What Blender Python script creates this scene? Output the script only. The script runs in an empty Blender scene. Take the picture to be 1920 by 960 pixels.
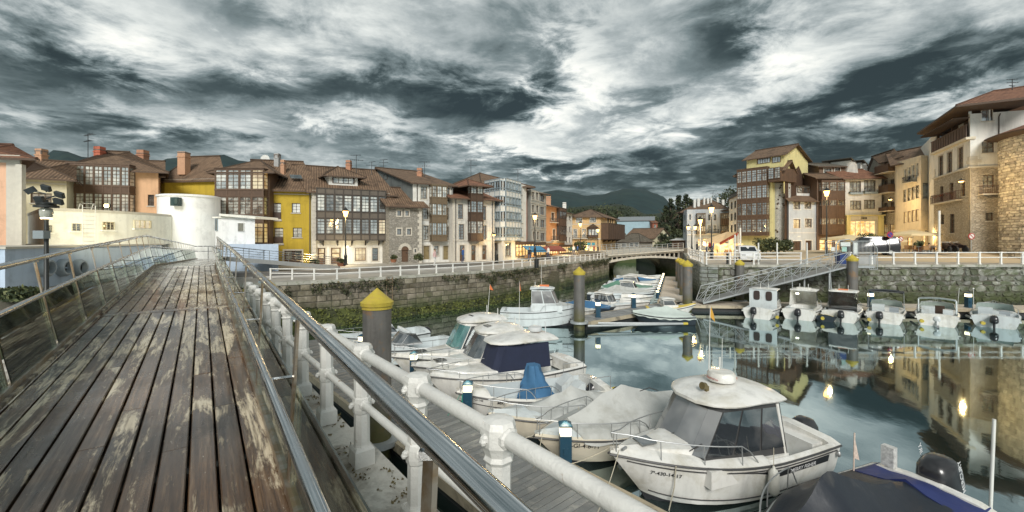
import bpy, math, random
from mathutils import Vector, Matrix, noise as mnoise
R = math.radians
random.seed(7)
C = bpy.context.scene
col = C.collection
# ---------------------------------------------------------------- camera
FPX, CX, HY, EYE = 800.0, 960.0, 448.0, 5.6
cam_d = bpy.data.cameras.new('camera'); cam = bpy.data.objects.new('camera', cam_d); col.objects.link(cam)
cam.location = (0, 0, EYE); cam.rotation_euler = (R(90), 0, 0)
cam_d.sensor_width = 36; cam_d.lens = 15; cam_d.shift_y = -32/1920
cam_d.clip_start = 0.05; cam_d.clip_end = 9000
C.camera = cam
C.view_settings.view_transform = 'Standard'; C.view_settings.look = 'None'
C.view_settings.exposure = 0.34; C.view_settings.gamma = 1.0
C.cycles.max_bounces = 6; C.cycles.transparent_max_bounces = 8; C.cycles.glossy_bounces = 4
C.cycles.use_denoising = True
C.cycles.sample_clamp_indirect = 4.0
# ---------------------------------------------------------------- sky and sun
SUN_EL, SUN_AZ = 33.0, 181.0      # azimuth clockwise from +Y: the light comes from behind the camera
wd = bpy.data.worlds.new('World'); C.world = wd; wd.use_nodes = True
class NT:
    """small helper for node trees"""
    def __init__(s, t): s.t = t
    def n(s, typ, **k):
        x = s.t.nodes.new(typ)
        for a, b in k.items():
            if a == 'ins':
                for i, v in b.items():
                    if hasattr(v, 'is_output') or v.__class__.__name__.startswith('NodeSocket'): s.t.links.new(v, x.inputs[i])
                    else: x.inputs[i].default_value = v
            else: setattr(x, a, b)
        return x
    def m(s, op, a, b=0.0, c=None, clamp=False):
        d = {0: a, 1: b}
        if c is not None: d[2] = c
        return s.n('ShaderNodeMath', operation=op, use_clamp=clamp, ins=d).outputs[0]
    def ramp(s, fac, stops, interp='LINEAR'):
        x = s.n('ShaderNodeValToRGB', ins={0: fac}); cr = x.color_ramp; cr.interpolation = interp
        while len(cr.elements) < len(stops): cr.elements.new(0.5)
        for e, (p, c) in zip(cr.elements, stops):
            e.position = p; e.color = tuple(c) + (1,) if len(c) == 3 else c
        return x.outputs[0]
    def mix(s, f, a, b):
        x = s.n('ShaderNodeMix', data_type='RGBA')
        for i, v in ((0, f), (6, a), (7, b)):
            if v.__class__.__name__.startswith('NodeSocket'): s.t.links.new(v, x.inputs[i])
            else: x.inputs[i].default_value = (tuple(v) + (1,) if isinstance(v, (tuple, list)) and len(v) == 3 else v)
        return x.outputs[2]
wt = wd.node_tree; wt.nodes.clear(); T = NT(wt)
tc = T.n('ShaderNodeTexCoord').outputs['Generated']
sp = T.n('ShaderNodeSeparateXYZ', ins={0: tc})
sx, sy, sz = sp.outputs
zz = T.m('ADD', T.m('ABSOLUTE', sz), 0.15)
pxn = T.m('DIVIDE', sx, zz); pyn = T.m('DIVIDE', sy, zz)
pv = T.n('ShaderNodeCombineXYZ', ins={0: pxn, 1: T.m('MULTIPLY', pyn, 1.05), 2: T.m('MULTIPLY', sz, 1.2)}).outputs[0]
n1 = T.n('ShaderNodeTexNoise', ins={'Vector': pv, 'Scale': 1.25, 'Detail': 10.0, 'Roughness': 0.60, 'Distortion': 0.3}).outputs[0]
pv2 = T.n('ShaderNodeVectorMath', operation='ADD', ins={0: pv, 1: (7.3, 2.1, 0.4)}).outputs[0]
n2 = T.n('ShaderNodeTexNoise', ins={'Vector': pv2, 'Scale': 3.9, 'Detail': 10.0, 'Roughness': 0.64, 'Distortion': 0.35}).outputs[0]
pv3 = T.n('ShaderNodeVectorMath', operation='ADD', ins={0: pv, 1: (1.3, 9.1, 3.4)}).outputs[0]
n3 = T.n('ShaderNodeTexNoise', ins={'Vector': pv3, 'Scale': 2.8, 'Detail': 9.0, 'Roughness': 0.62, 'Distortion': 0.5}).outputs[0]
base = T.m('ADD', T.m('MULTIPLY', T.m('SUBTRACT', n1, 0.5), 1.0), T.m('ADD', T.m('MULTIPLY', T.m('SUBTRACT', n2, 0.5), 0.9), T.m('MULTIPLY', T.m('SUBTRACT', n3, 0.5), 0.8)))
# cloud masses: (px, py, rx, ry, angle, amount) turned into directions ahead of the camera
yy = T.m('MAXIMUM', sy, 0.02)
warp = T.m('MULTIPLY', T.m('SUBTRACT', n2, 0.5), 0.55)
warp2 = T.m('MULTIPLY', T.m('SUBTRACT', n3, 0.5), 0.22)
uu = T.m('ADD', T.m('DIVIDE', sx, yy), warp); vv = T.m('ADD', T.m('DIVIDE', T.m('ABSOLUTE', sz), yy), warp2)
BL = [(70,115,150,34,8,-.55),(220,150,110,26,12,-.4),(60,175,130,22,5,-.35),(600,170,200,24,3,-.55),(860,185,170,34,4,-.62),(460,185,90,25,0,-.2),
      (1345,50,70,52,-50,-.62),(1365,105,50,26,-50,-.3),(1560,185,190,24,-22,-.5),(1790,110,190,32,-24,-.62),(1500,228,150,18,-14,-.45),(1230,325,330,24,-6,-.5),
      (120,245,170,22,4,-.3),(620,255,110,16,6,-.35),(900,215,60,20,-10,-.25),(300,268,120,14,2,-.28),(1640,270,200,20,-14,-.35),(760,290,120,12,0,-.2),(430,25,60,26,10,-.3),
      (1180,200,60,24,-40,-.25),(960,30,60,40,0,-.25),(1000,130,60,60,0,-.12),(1450,300,200,25,-10,-.3),(830,40,40,26,0,-.15),(1090,340,150,14,0,-.2),
      (200,45,110,50,15,.5),(330,80,60,60,20,.3),(500,95,110,50,0,.2),(210,195,90,16,10,.35),(60,205,50,18,10,.25),(420,235,90,18,8,.35),(590,215,120,14,0,.3),
      (1085,140,62,90,25,.72),(1060,210,80,30,-20,.35),(970,278,80,22,20,.5),(1040,300,50,10,10,.35),(1530,105,120,40,-30,.22),(1440,150,110,30,-35,.2),(1250,205,120,26,-25,.3),
      (1730,215,130,18,-16,.4),(1640,60,150,36,-25,.15),(1300,230,80,20,-15,.35),(1860,190,90,22,-12,.35),(720,225,80,16,0,.25),(1860,20,60,26,-20,.2),(700,60,120,50,0,.18)]
acc = None
for (bx, by, rx, ry, an, am) in BL:
    u0, v0 = (bx-CX)/FPX, (HY-by)/FPX; ca, sa = math.cos(R(-an)), math.sin(R(-an))
    du = T.m('SUBTRACT', uu, u0); dv = T.m('SUBTRACT', vv, v0)
    a = T.m('MULTIPLY', T.m('ADD', T.m('MULTIPLY', du, ca), T.m('MULTIPLY', dv, sa)), FPX/rx)
    b = T.m('MULTIPLY', T.m('SUBTRACT', T.m('MULTIPLY', dv, ca), T.m('MULTIPLY', du, sa)), FPX/ry)
    g = T.m('MULTIPLY', T.m('EXPONENT', T.m('MULTIPLY', T.m('ADD', T.m('MULTIPLY', a, a), T.m('MULTIPLY', b, b)), -0.55)), am)
    acc = g if acc is None else T.m('ADD', acc, g)
front = T.n('ShaderNodeMapRange', ins={0: sy, 1: 0.05, 2: 0.3}).outputs[0]
val = T.m('ADD', T.m('ADD', base, T.m('MULTIPLY', T.m('MULTIPLY', acc, front), .60)), T.m('ADD', .50, T.m('MULTIPLY', T.m('MAXIMUM', T.m('SUBTRACT', .17, T.m('ABSOLUTE', sz)), 0.0), .9)))
cloud = T.ramp(val, [(0.0, (.022,.033,.032)), (0.18, (.050,.070,.069)), (0.40, (.165,.205,.208)), (0.58, (.36,.40,.40)), (0.76, (.62,.65,.625)), (0.95, (.86,.86,.80))])
sky = T.n('ShaderNodeTexSky', sky_type='NISHITA', sun_disc=False, sun_elevation=R(SUN_EL), sun_rotation=R(SUN_AZ))
cl10 = T.n('ShaderNodeVectorMath', operation='SCALE', ins={0: cloud, 'Scale': 10.0}).outputs[0]
skymix = T.mix(0.96, sky.outputs[0], cl10)
bg = T.n('ShaderNodeBackground', ins={0: skymix, 1: 0.10})
T.n('ShaderNodeOutputWorld', ins={0: bg.outputs[0]})
sd = bpy.data.lights.new('sun', 'SUN'); sd.energy = 2.7; sd.angle = R(22); sd.color = (1.0, .97, .92)
so = bpy.data.objects.new('sun', sd); col.objects.link(so)
so.rotation_euler = (R(90-SUN_EL), 0, R(180-SUN_AZ)+R(0))
_az = R(SUN_AZ); _d = Vector((math.sin(_az)*math.cos(R(SUN_EL)), math.cos(_az)*math.cos(R(SUN_EL)), math.sin(R(SUN_EL))))
so.rotation_euler = _d.to_track_quat('Z', 'Y').to_euler()
so.location = _d*60

# ---------------------------------------------------------------- geometry helpers
def W(px, py, d): return Vector(((px-CX)/FPX*d, d, EYE-(py-HY)/FPX*d))
def G(px, py, z):
    d = (EYE-z)*FPX/(py-HY); return Vector(((px-CX)/FPX*d, d, z))
WL = {}
class MB:
    def __init__(s): s.v = []; s.f = []; s.m = []; s.uv = None
    def face(s, pts, m=0):
        n = len(s.v); s.v += [tuple(p) for p in pts]; s.f.append(tuple(range(n, n+len(pts)))); s.m.append(m); return s
    def obox(s, o, a, b, c, m=0):
        o, a, b, c = map(Vector, (o, a, b, c)); n = len(s.v)
        if a.cross(b).dot(c) < 0: a, b = b, a
        for k in (o, o+a, o+a+b, o+b, o+c, o+a+c, o+a+b+c, o+b+c): s.v.append(tuple(k))
        for q in ((0,3,2,1),(4,5,6,7),(0,1,5,4),(1,2,6,5),(2,3,7,6),(3,0,4,7)): s.f.append(tuple(n+i for i in q)); s.m.append(m)
        return s
    def box(s, x0, x1, y0, y1, z0, z1, m=0): return s.obox((x0,y0,z0), (x1-x0,0,0), (0,y1-y0,0), (0,0,z1-z0), m)
    def cbox(s, c, sz, m=0, rz=0):
        ca, sa = math.cos(rz), math.sin(rz); a = Vector((ca,sa,0))*sz[0]; b = Vector((-sa,ca,0))*sz[1]; k = Vector((0,0,sz[2]))
        return s.obox(Vector(c)-(a+b+k)/2, a, b, k, m)
    def bar(s, p, q, w, h, m=0, up=(0,0,1)):
        p, q = Vector(p), Vector(q); d = q-p; u = Vector(up); r = d.cross(u)
        if r.length < 1e-6: r = d.cross(Vector((0,1,0)))
        r = r.normalized()*w; k = r.cross(d).normalized()*h
        return s.obox(p-r/2-k/2, d, r, k, m)
    def rings(s, rs, m=0, closed=True, cap0=True, cap1=True):
        n = len(s.v); k = len(rs[0])
        for r in rs: s.v += [tuple(p) for p in r]
        for i in range(len(rs)-1):
            for j in range(k if closed else k-1):
                a, b = n+i*k+j, n+i*k+(j+1) % k
                s.f.append((a, b, b+k, a+k)); s.m.append(m)
        if cap0 and closed: s.f.append(tuple(n+j for j in reversed(range(k)))); s.m.append(m)
        if cap1 and closed: s.f.append(tuple(n+(len(rs)-1)*k+j for j in range(k))); s.m.append(m)
        return s
    def tube(s, pts, r, n=8, m=0, caps=True):
        pts = [Vector(p) for p in pts]; rs = []
        rr = r if isinstance(r, (list, tuple)) else [r]*len(pts)
        ref = Vector((0.013, 0.021, 1))
        for i, p in enumerate(pts):
            d = (pts[min(i+1, len(pts)-1)]-pts[max(i-1, 0)])
            if d.length < 1e-9: d = Vector((0,0,1))
            d.normalize()
            if abs(d.z) > .93: a = d.cross(Vector((0,1,0)))
            else: a = d.cross(ref)
            a.normalize(); b = d.cross(a)
            rs.append([p+(a*math.cos(t)+b*math.sin(t))*rr[i] for t in [2*math.pi*k/n for k in range(n)]])
        # keep rings aligned
        for i in range(1, len(rs)):
            best = min(range(n), key=lambda o: (rs[i][o]-rs[i-1][0]-(pts[i]-pts[i-1])).length)
            rs[i] = rs[i][best:]+rs[i][:best]
        return s.rings([list(reversed(x)) for x in rs], m, True, caps, caps)
    def lathe(s, prof, c=(0,0,0), n=12, m=0, ph=0):
        c = Vector(c)
        return s.rings([[c+Vector((r*math.cos(ph+2*math.pi*k/n), r*math.sin(ph+2*math.pi*k/n), z)) for k in range(n)] for r, z in prof], m)
    def prism(s, poly, z0, z1, m=0, mt=None):
        n = len(s.v); k = len(poly)
        ar = sum(poly[i][0]*poly[(i+1) % k][1]-poly[(i+1) % k][0]*poly[i][1] for i in range(k))
        if ar < 0: poly = list(reversed(poly))
        for p in poly: s.v.append((p[0], p[1], z0))
        for p in poly: s.v.append((p[0], p[1], z1))
        for j in range(k):
            b = (j+1) % k; s.f.append((n+j, n+b, n+b+k, n+j+k)); s.m.append(m)
        s.f.append(tuple(n+k+j for j in range(k))); s.m.append(m if mt is None else mt)
        s.f.append(tuple(n+j for j in reversed(range(k)))); s.m.append(m)
        return s
    def blob(s, c, r, m=0, n=10, k=6, jit=0):
        c = Vector(c); r = Vector(r) if not isinstance(r, (int, float)) else Vector((r,r,r)); rs = []
        for i in range(k+1):
            t = math.pi*(i/k); rs.append([c+Vector((r.x*math.sin(max(t,.02) if t<3.1 else 3.12)*math.cos(2*math.pi*j/n), r.y*math.sin(max(t,.02) if t<3.1 else 3.12)*math.sin(2*math.pi*j/n), -r.z*math.cos(t)))*1 for j in range(n)])
        return s.rings(rs, m)
    def add(s, o, M=None):
        n = len(s.v); s.v += [tuple(M @ Vector(p)) if M else p for p in o.v]
        s.f += [tuple(n+i for i in f) for f in o.f]; s.m += o.m; return s
    def mesh(s, name, mats):
        me = bpy.data.meshes.new(name); me.from_pydata(s.v, [], s.f)
        for m in (mats if isinstance(mats, (list, tuple)) else [mats]): me.materials.append(m)
        if any(s.m): me.polygons.foreach_set('material_index', s.m)
        if s.uv:
            l = me.uv_layers.new(name='UVMap'); l.data.foreach_set('uv', [c for p in s.uv for c in p])
        me.update(); return me
    def build(s, name, mats, parent=None, smooth=0, world=True):
        """smooth: angle in degrees below which edges are shaded smooth"""
        me = s.mesh(name, mats)
        if smooth:
            me.shade_smooth() if hasattr(me, 'shade_smooth') else None
            try: me.set_sharp_from_angle(angle=R(smooth))
            except Exception: pass
        return link(bpy.data.objects.new(name, me), parent, world)
def link(o, parent=None, world=True, loc=None):
    col.objects.link(o)
    if loc is not None: o.location = loc
    if parent is not None:
        o.parent = parent
        if world: o.location = o.location - WL.get(parent.name, Vector((0,0,0)))
        WL[o.name] = Vector((0,0,0)) if world else WL.get(parent.name, Vector((0,0,0)))+o.location
    return o
def tag(o, label=None, cat=None, group=None, kind=None):
    if label: o['label'] = label
    if cat: o['category'] = cat
    if group: o['group'] = group
    if kind: o['kind'] = kind
    return o
def thing(name, loc, label, cat, group=None, rz=0):
    o = bpy.data.objects.new(name, None); o.empty_display_size = .2; col.objects.link(o); o.location = loc; o.rotation_euler = (0,0,rz)
    WL[o.name] = Vector(loc); return tag(o, label, cat, group)
KIDS = {}
def copy_tree(o, loc=None, rz=None, parent=None, label=None):
    c = o.copy(); col.objects.link(c)
    if parent is not None: c.parent = parent
    if loc is not None: c.location = loc
    if rz is not None: c.rotation_euler = (0,0,rz)
    if label: c['label'] = label
    for ch in [x for x in col.objects if x.parent == o]: copy_tree(ch, parent=c)
    return c
# ---------------------------------------------------------------- materials
def hexc(r, g, b):
    f = lambda c: (c/255/12.92 if c <= 10 else ((c/255+.055)/1.055)**2.4)
    return (f(r), f(g), f(b))
MATS = {}
def mat(name, colr=(.5,.5,.5), rough=.6, metal=0, var=.12, scale=3.0, bump=0, bscale=None, col2=None, c2=.5, c2w=.12, c2scale=None, spec=.5, obj=False, wet=None, stretch=None, rnd=0, coat=0, moss=None, streak=0, alpha=None):
    """principled material with broken-up colour: var = value noise, col2 = patches of a second colour, moss = (z, colour)"""
    if name in MATS: return MATS[name]
    m = bpy.data.materials.new(name); m.use_nodes = True; t = m.node_tree; t.nodes.clear(); N = NT(t)
    if obj: P = N.n('ShaderNodeTexCoord').outputs['Object']
    else: P = N.n('ShaderNodeNewGeometry').outputs['Position']
    if rnd or obj:
        oi = N.n('ShaderNodeObjectInfo').outputs['Random']
        P = N.n('ShaderNodeVectorMath', operation='ADD', ins={0: P, 1: N.n('ShaderNodeCombineXYZ', ins={0: N.m('MULTIPLY', oi, 37.0), 1: N.m('MULTIPLY', oi, 91.0)}).outputs[0]}).outputs[0]
    if stretch: P = N.n('ShaderNodeVectorMath', operation='MULTIPLY', ins={0: P, 1: stretch}).outputs[0]
    nz = N.n('ShaderNodeTexNoise', ins={'Vector': P, 'Scale': scale, 'Detail': 6.0, 'Roughness': .62}).outputs[0]
    c = N.mix(nz, tuple(min(1, x*(1-1.6*var)) for x in colr), tuple(min(1, x*(1+1.6*var)) for x in colr))
    if col2:
        n2 = N.n('ShaderNodeTexNoise', ins={'Vector': P, 'Scale': c2scale or scale*.6, 'Detail': 7.0, 'Roughness': .7, 'Distortion': .4}).outputs[0]
        f2 = N.n('ShaderNodeMapRange', ins={0: n2, 1: c2-c2w/2, 2: c2+c2w/2}).outputs[0]
        c = N.mix(f2, c, col2)
    if streak:
        Ps = N.n('ShaderNodeVectorMath', operation='MULTIPLY', ins={0: P, 1: (3.0, 3.0, .28)}).outputs[0]
        ns = N.n('ShaderNodeTexNoise', ins={'Vector': Ps, 'Scale': 1.0, 'Detail': 5.0, 'Roughness': .6}).outputs[0]
        fs = N.n('ShaderNodeMapRange', ins={0: ns, 1: .48, 2: .72, 4: streak}).outputs[0]
        c = N.mix(fs, c, tuple(x*.38 for x in colr))
    if rnd:
        hs = N.n('ShaderNodeHueSaturation', ins={'Color': c, 'Value': N.n('ShaderNodeMapRange', ins={0: oi, 3: 1-rnd, 4: 1+rnd}).outputs[0], 'Hue': N.n('ShaderNodeMapRange', ins={0: N.m('FRACT', N.m('MULTIPLY', oi, 7.77)), 3: .5-rnd*.03, 4: .5+rnd*.03}).outputs[0]})
        c = hs.outputs[0]
    if moss:
        pz = N.n('ShaderNodeSeparateXYZ', ins={0: N.n('ShaderNodeNewGeometry').outputs['Position']}).outputs[2]
        nm = N.n('ShaderNodeTexNoise', ins={'Vector': N.n('ShaderNodeNewGeometry').outputs['Position'], 'Scale': 1.3, 'Detail': 6.0, 'Roughness': .7}).outputs[0]
        for (zt, wz, mc) in moss:
            fm = N.n('ShaderNodeMapRange', ins={0: N.m('ADD', pz, N.m('MULTIPLY', N.m('SUBTRACT', nm, .5), 2.2)), 1: zt+wz, 2: zt-wz}).outputs[0]
            c = N.mix(fm, c, mc)
    b = N.n('ShaderNodeBsdfPrincipled', ins={'Base Color': c, 'Roughness': rough, 'Metallic': metal})
    b.inputs['Specular IOR Level'].default_value = spec
    if coat: b.inputs['Coat Weight'].default_value = coat; b.inputs['Coat Roughness'].default_value = .08
    if wet:
        nw = N.n('ShaderNodeTexNoise', ins={'Vector': P, 'Scale': wet[0], 'Detail': 4.0}).outputs[0]
        N.t.links.new(N.n('ShaderNodeMapRange', ins={0: nw, 1: .42, 2: .6, 3: wet[1], 4: wet[2]}).outputs[0], b.inputs['Roughness'])
    if bump:
        nb = N.n('ShaderNodeTexNoise', ins={'Vector': P, 'Scale': bscale or scale*6, 'Detail': 5.0, 'Roughness': .6}).outputs[0]
        bp = N.n('ShaderNodeBump', ins={'Height': nb, 'Strength': min(1, bump), 'Distance': .02 if bump <= 1 else .02*bump})
        N.t.links.new(bp.outputs[0], b.inputs['Normal'])
    if alpha is not None: b.inputs['Alpha'].default_value = alpha
    N.n('ShaderNodeOutputMaterial', ins={0: b.outputs[0]})
    MATS[name] = m; return m
def glow(name, colr, s):
    if name in MATS: return MATS[name]
    m = bpy.data.materials.new(name); m.use_nodes = True; t = m.node_tree; t.nodes.clear(); N = NT(t)
    e = N.n('ShaderNodeEmission', ins={0: tuple(colr)+(1,), 1: s}); N.n('ShaderNodeOutputMaterial', ins={0: e.outputs[0]}); MATS[name] = m; return m
def winglass(name, lo, hi, refl=.45, rough=.08, lit=0, sc=1.6):
    """window glass over curtains or a dim room: patches of two tones, in some materials painted sky reflections, mirror-like on top; tilt varies pane to pane"""
    if name in MATS: return MATS[name]
    m = bpy.data.materials.new(name); m.use_nodes = True; t = m.node_tree; t.nodes.clear(); N = NT(t)
    P = N.n('ShaderNodeNewGeometry').outputs['Position']
    oi = N.n('ShaderNodeObjectInfo').outputs['Random']
    Pa = N.n('ShaderNodeVectorMath', operation='ADD', ins={0: P, 1: N.n('ShaderNodeCombineXYZ', ins={0: N.m('MULTIPLY', oi, 31.0)}).outputs[0]}).outputs[0]
    n = N.n('ShaderNodeTexNoise', ins={'Vector': Pa, 'Scale': sc, 'Detail': 3.0}).outputs[0]
    f = N.n('ShaderNodeMapRange', ins={0: n, 1: .42, 2: .58}).outputs[0]
    c = N.mix(f, lo, hi)
    d = N.n('ShaderNodeBsdfDiffuse', ins={0: c})
    nb = N.n('ShaderNodeTexNoise', ins={'Vector': Pa, 'Scale': 1.1, 'Detail': 1.0}).outputs[0]
    bp = N.n('ShaderNodeBump', ins={'Height': nb, 'Strength': .5, 'Distance': .06})
    g = N.n('ShaderNodeBsdfGlossy', ins={0: (.92,.95,.95,1), 'Roughness': rough, 'Normal': bp.outputs[0]})
    mx = N.n('ShaderNodeMixShader', ins={0: refl, 1: d.outputs[0], 2: g.outputs[0]}).outputs[0]
    if lit:
        e = N.n('ShaderNodeEmission', ins={0: N.mix(f, (1,.55,.16), (1,.80,.42)), 1: lit}); mx = N.n('ShaderNodeAddShader', ins={0: mx, 1: e.outputs[0]}).outputs[0]
    N.n('ShaderNodeOutputMaterial', ins={0: mx}); MATS[name] = m; return m
steel = mat('brushed_steel', (.55,.57,.58), .28, 1, .10, 6, wet=(4,.13,.30))
steel_dull = mat('brown_steel', (.42,.31,.20), .38, 1, .3, 5, col2=(.55,.5,.44), c2=.5)  # brownish steel with paler patches
galv = mat('galvanised_steel', (.36,.38,.38), .5, .35, .12, 5)
white_iron = mat('white_painted_iron', (.72,.71,.67), .42, 0, .06, 8, bump=.3, bscale=40, col2=(.30,.19,.10), c2=.655, c2w=.05, c2scale=6, rnd=.04, streak=.22)
black_iron = mat('black_iron', (.03,.032,.03), .45, .3)
yellow_paint = mat('yellow_paint', (.46,.36,.045), .55, 0, .15, 3, streak=.45, bump=.3, col2=(.42,.30,.07), c2=.62)
# ================================================================= WATER, LAND, QUAYS
QL, QR = EYE-2.75, EYE-2.17       # height of the two quays above the water
def water_mat():
    m = bpy.data.materials.new('harbour_water'); m.use_nodes = True; t = m.node_tree; t.nodes.clear(); N = NT(t)
    P = N.n('ShaderNodeNewGeometry').outputs['Position']
    a = N.n('ShaderNodeTexNoise', ins={'Vector': N.n('ShaderNodeVectorMath', operation='MULTIPLY', ins={0: P, 1: (1, .55, 1)}).outputs[0], 'Scale': .9, 'Detail': 4.0, 'Roughness': .55}).outputs[0]
    b2 = N.n('ShaderNodeTexNoise', ins={'Vector': P, 'Scale': .10, 'Detail': 3.0}).outputs[0]
    bp = N.n('ShaderNodeBump', ins={'Height': a, 'Strength': .35, 'Distance': .010})
    body = N.mix(b2, (.012,.026,.024), (.035,.05,.04))
    d = N.n('ShaderNodeBsdfDiffuse', ins={0: body})
    g = N.n('ShaderNodeBsdfGlossy', ins={0: (.72,.84,.86,1), 'Roughness': .035, 'Normal': bp.outputs[0]})
    fr = N.n('ShaderNodeFresnel', ins={'IOR': 1.95, 'Normal': bp.outputs[0]})
    f = N.m('MINIMUM', N.m('ADD', N.m('MULTIPLY', fr.outputs[0], 1.1), .33), 1.0)
    mx = N.n('ShaderNodeMixShader', ins={0: f, 1: d.outputs[0], 2: g.outputs[0]})
    N.n('ShaderNodeOutputMaterial', ins={0: mx.outputs[0]}); return m
tag(MB().face([(-400,-300,0),(400,-300,0),(400,140,0),(-400,140,0)]).build('harbour_water', water_mat()), kind='structure')
tag(MB().face([(-400,-300,-3),(400,-300,-3),(400,140,-3),(-400,140,-3)]).build('harbour_bed', mat('mud', (.06,.06,.04), .9)), kind='structure')
pave = mat('quay_paving', (.34,.32,.28), .75, 0, .12, .7, bump=.4, bscale=6, col2=(.25,.235,.21), c2=.55)
road = mat('quay_road', (.12,.115,.105), .8, 0, .15, .5, bump=.3, bscale=12)
wall_core = mat('wall_mortar', (.085,.077,.058), .95, 0, .25, 2, bump=.6, bscale=5, moss=[(.85,.6,(.045,.055,.02)), (.15,.3,(.018,.02,.012))])
EDGE_L = [(-90,13),(-40,16.5),(-24,20),(-19,23.5),(-15.4,26.5),(-12,28.4),(-7.3,32.5),(-2.5,36.7),(2.3,43.5),(6.5,50),(11,57),(14.3,63)]
EDGE_R = [(26.6,66),(19.6,47.5),(17.4,39.8),(16.1,36.4),(17.2,35.6),(90,36.6),(120,20)]
far_l = [(18,90),(22,140)]; far_r = [(31,90),(34,140)]
left_land = EDGE_L+far_l+[(22,400),(-300,900),(-900,900),(-900,13)]
right_land = list(reversed(EDGE_R))[0:]+far_r[0:]+[(22.001,140.01),(22.001,400),(300,900),(900,900),(900,20)]
tag(MB().prism(left_land, -2.5, QL, 1, 0).build('left_quay_ground', [pave, wall_core]), kind='structure')
tag(MB().prism(right_land, -2.5, QR, 1, 0).build('right_quay_ground', [pave, wall_core]), kind='structure')
tag(MB().face([(-6000,400,QL-.05),(6000,400,QL-.05),(6000,7500,QL-.05),(-6000,7500,QL-.05)]).build('far_ground', mat('fields', (.05,.075,.03), .95, 0, .3, .02)), kind='structure')
# roads
def strip(poly, w0, w1, z):
    """flat band offset from a polyline towards its left"""
    mb = MB(); P = [Vector((p[0], p[1], z)) for p in poly]; L = []
    for i, p in enumerate(P):
        d = (P[min(i+1, len(P)-1)]-P[max(i-1, 0)]).normalized(); n = Vector((-d.y, d.x, 0)); L.append((p+n*w0, p+n*w1))
    for i in range(len(L)-1): mb.face([L[i][0], L[i+1][0], L[i+1][1], L[i][1]])
    return mb
tag(strip(EDGE_L[3:], 4.2, 10.0, QL+.004).build('left_quay_road', road), kind='structure')
kb = strip(EDGE_L[3:], 4.05, 4.2, QL+.12); 
def kerb(poly, off, z, name):
    mb = MB(); P = [Vector((p[0], p[1], z)) for p in poly]
    for i in range(len(P)-1):
        d = (P[i+1]-P[i]); n = Vector((-d.y, d.x, 0)).normalized()
        mb.bar(P[i]+n*off+Vector((0,0,.06)), P[i+1]+n*off+Vector((0,0,.06)), .16, .12)
    tag(mb.build(name, mat('kerb_stone', (.42,.41,.38), .8)), kind='structure')
kerb(EDGE_L[3:], 4.1, QL, 'left_quay_kerb')
tag(MB().face([(24,50,QR+.004),(90,42,QR+.004),(90,47,QR+.004),(27,56,QR+.004)]).build('right_quay_road', mat('sand_paving', (.44,.36,.24), .8, 0, .1, .8, bump=.3)), kind='structure')
kerb([(24,49.9),(90,41.9)], 0, QR, 'right_quay_kerb')

# ---- stone blocks laid into walls
stone_grey = mat('wall_stone_grey', (.26,.255,.23), .85, 0, .4, 2.2, bump=1, bscale=9, col2=(.085,.095,.055), c2=.47, c2w=.2, c2scale=1.1, rnd=.38, moss=[(1.25,.6,(.055,.065,.022)), (.2,.25,(.02,.022,.014))])
stone_tan = mat('wall_stone_tan', (.245,.215,.165), .9, 0, .35, 1.7, bump=.8, bscale=9, col2=(.10,.085,.052), c2=.52, c2w=.2, c2scale=.7, rnd=.32, moss=[(.95,.6,(.055,.07,.022)), (.30,.25,(.02,.024,.012))], streak=.6)
def stone_mesh(name, m, rough=.06, seed=0, cr=None):
    cr = (.16 if rough < .08 else .42) if cr is None else cr
    rnd = random.Random(seed); mb = MB(); rs = []
    # rounded unit block: x along wall, y depth (front at y=0), z up
    for (y, k) in ((.5, 1.0), (.06, 1.0), (-.06, .95), (-.13, .78)):
        ring = []
        for a in range(8):
            sx_, sz_ = ((1,1-cr),(1-cr,1),(cr-1,1),(-1,1-cr),(-1,cr-1),(cr-1,-1),(1-cr,-1),(1,cr-1))[a]
            ring.append(Vector((.5*sx_*k+rnd.uniform(-rough, rough)*.6, y+(rnd.uniform(-rough, rough) if y < .4 else 0), .5*sz_*k+rnd.uniform(-rough, rough)*.8)))
        rs.append(ring)
    mb.rings(rs, 0, True, False, True)
    me = mb.mesh(name, m); return me
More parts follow.
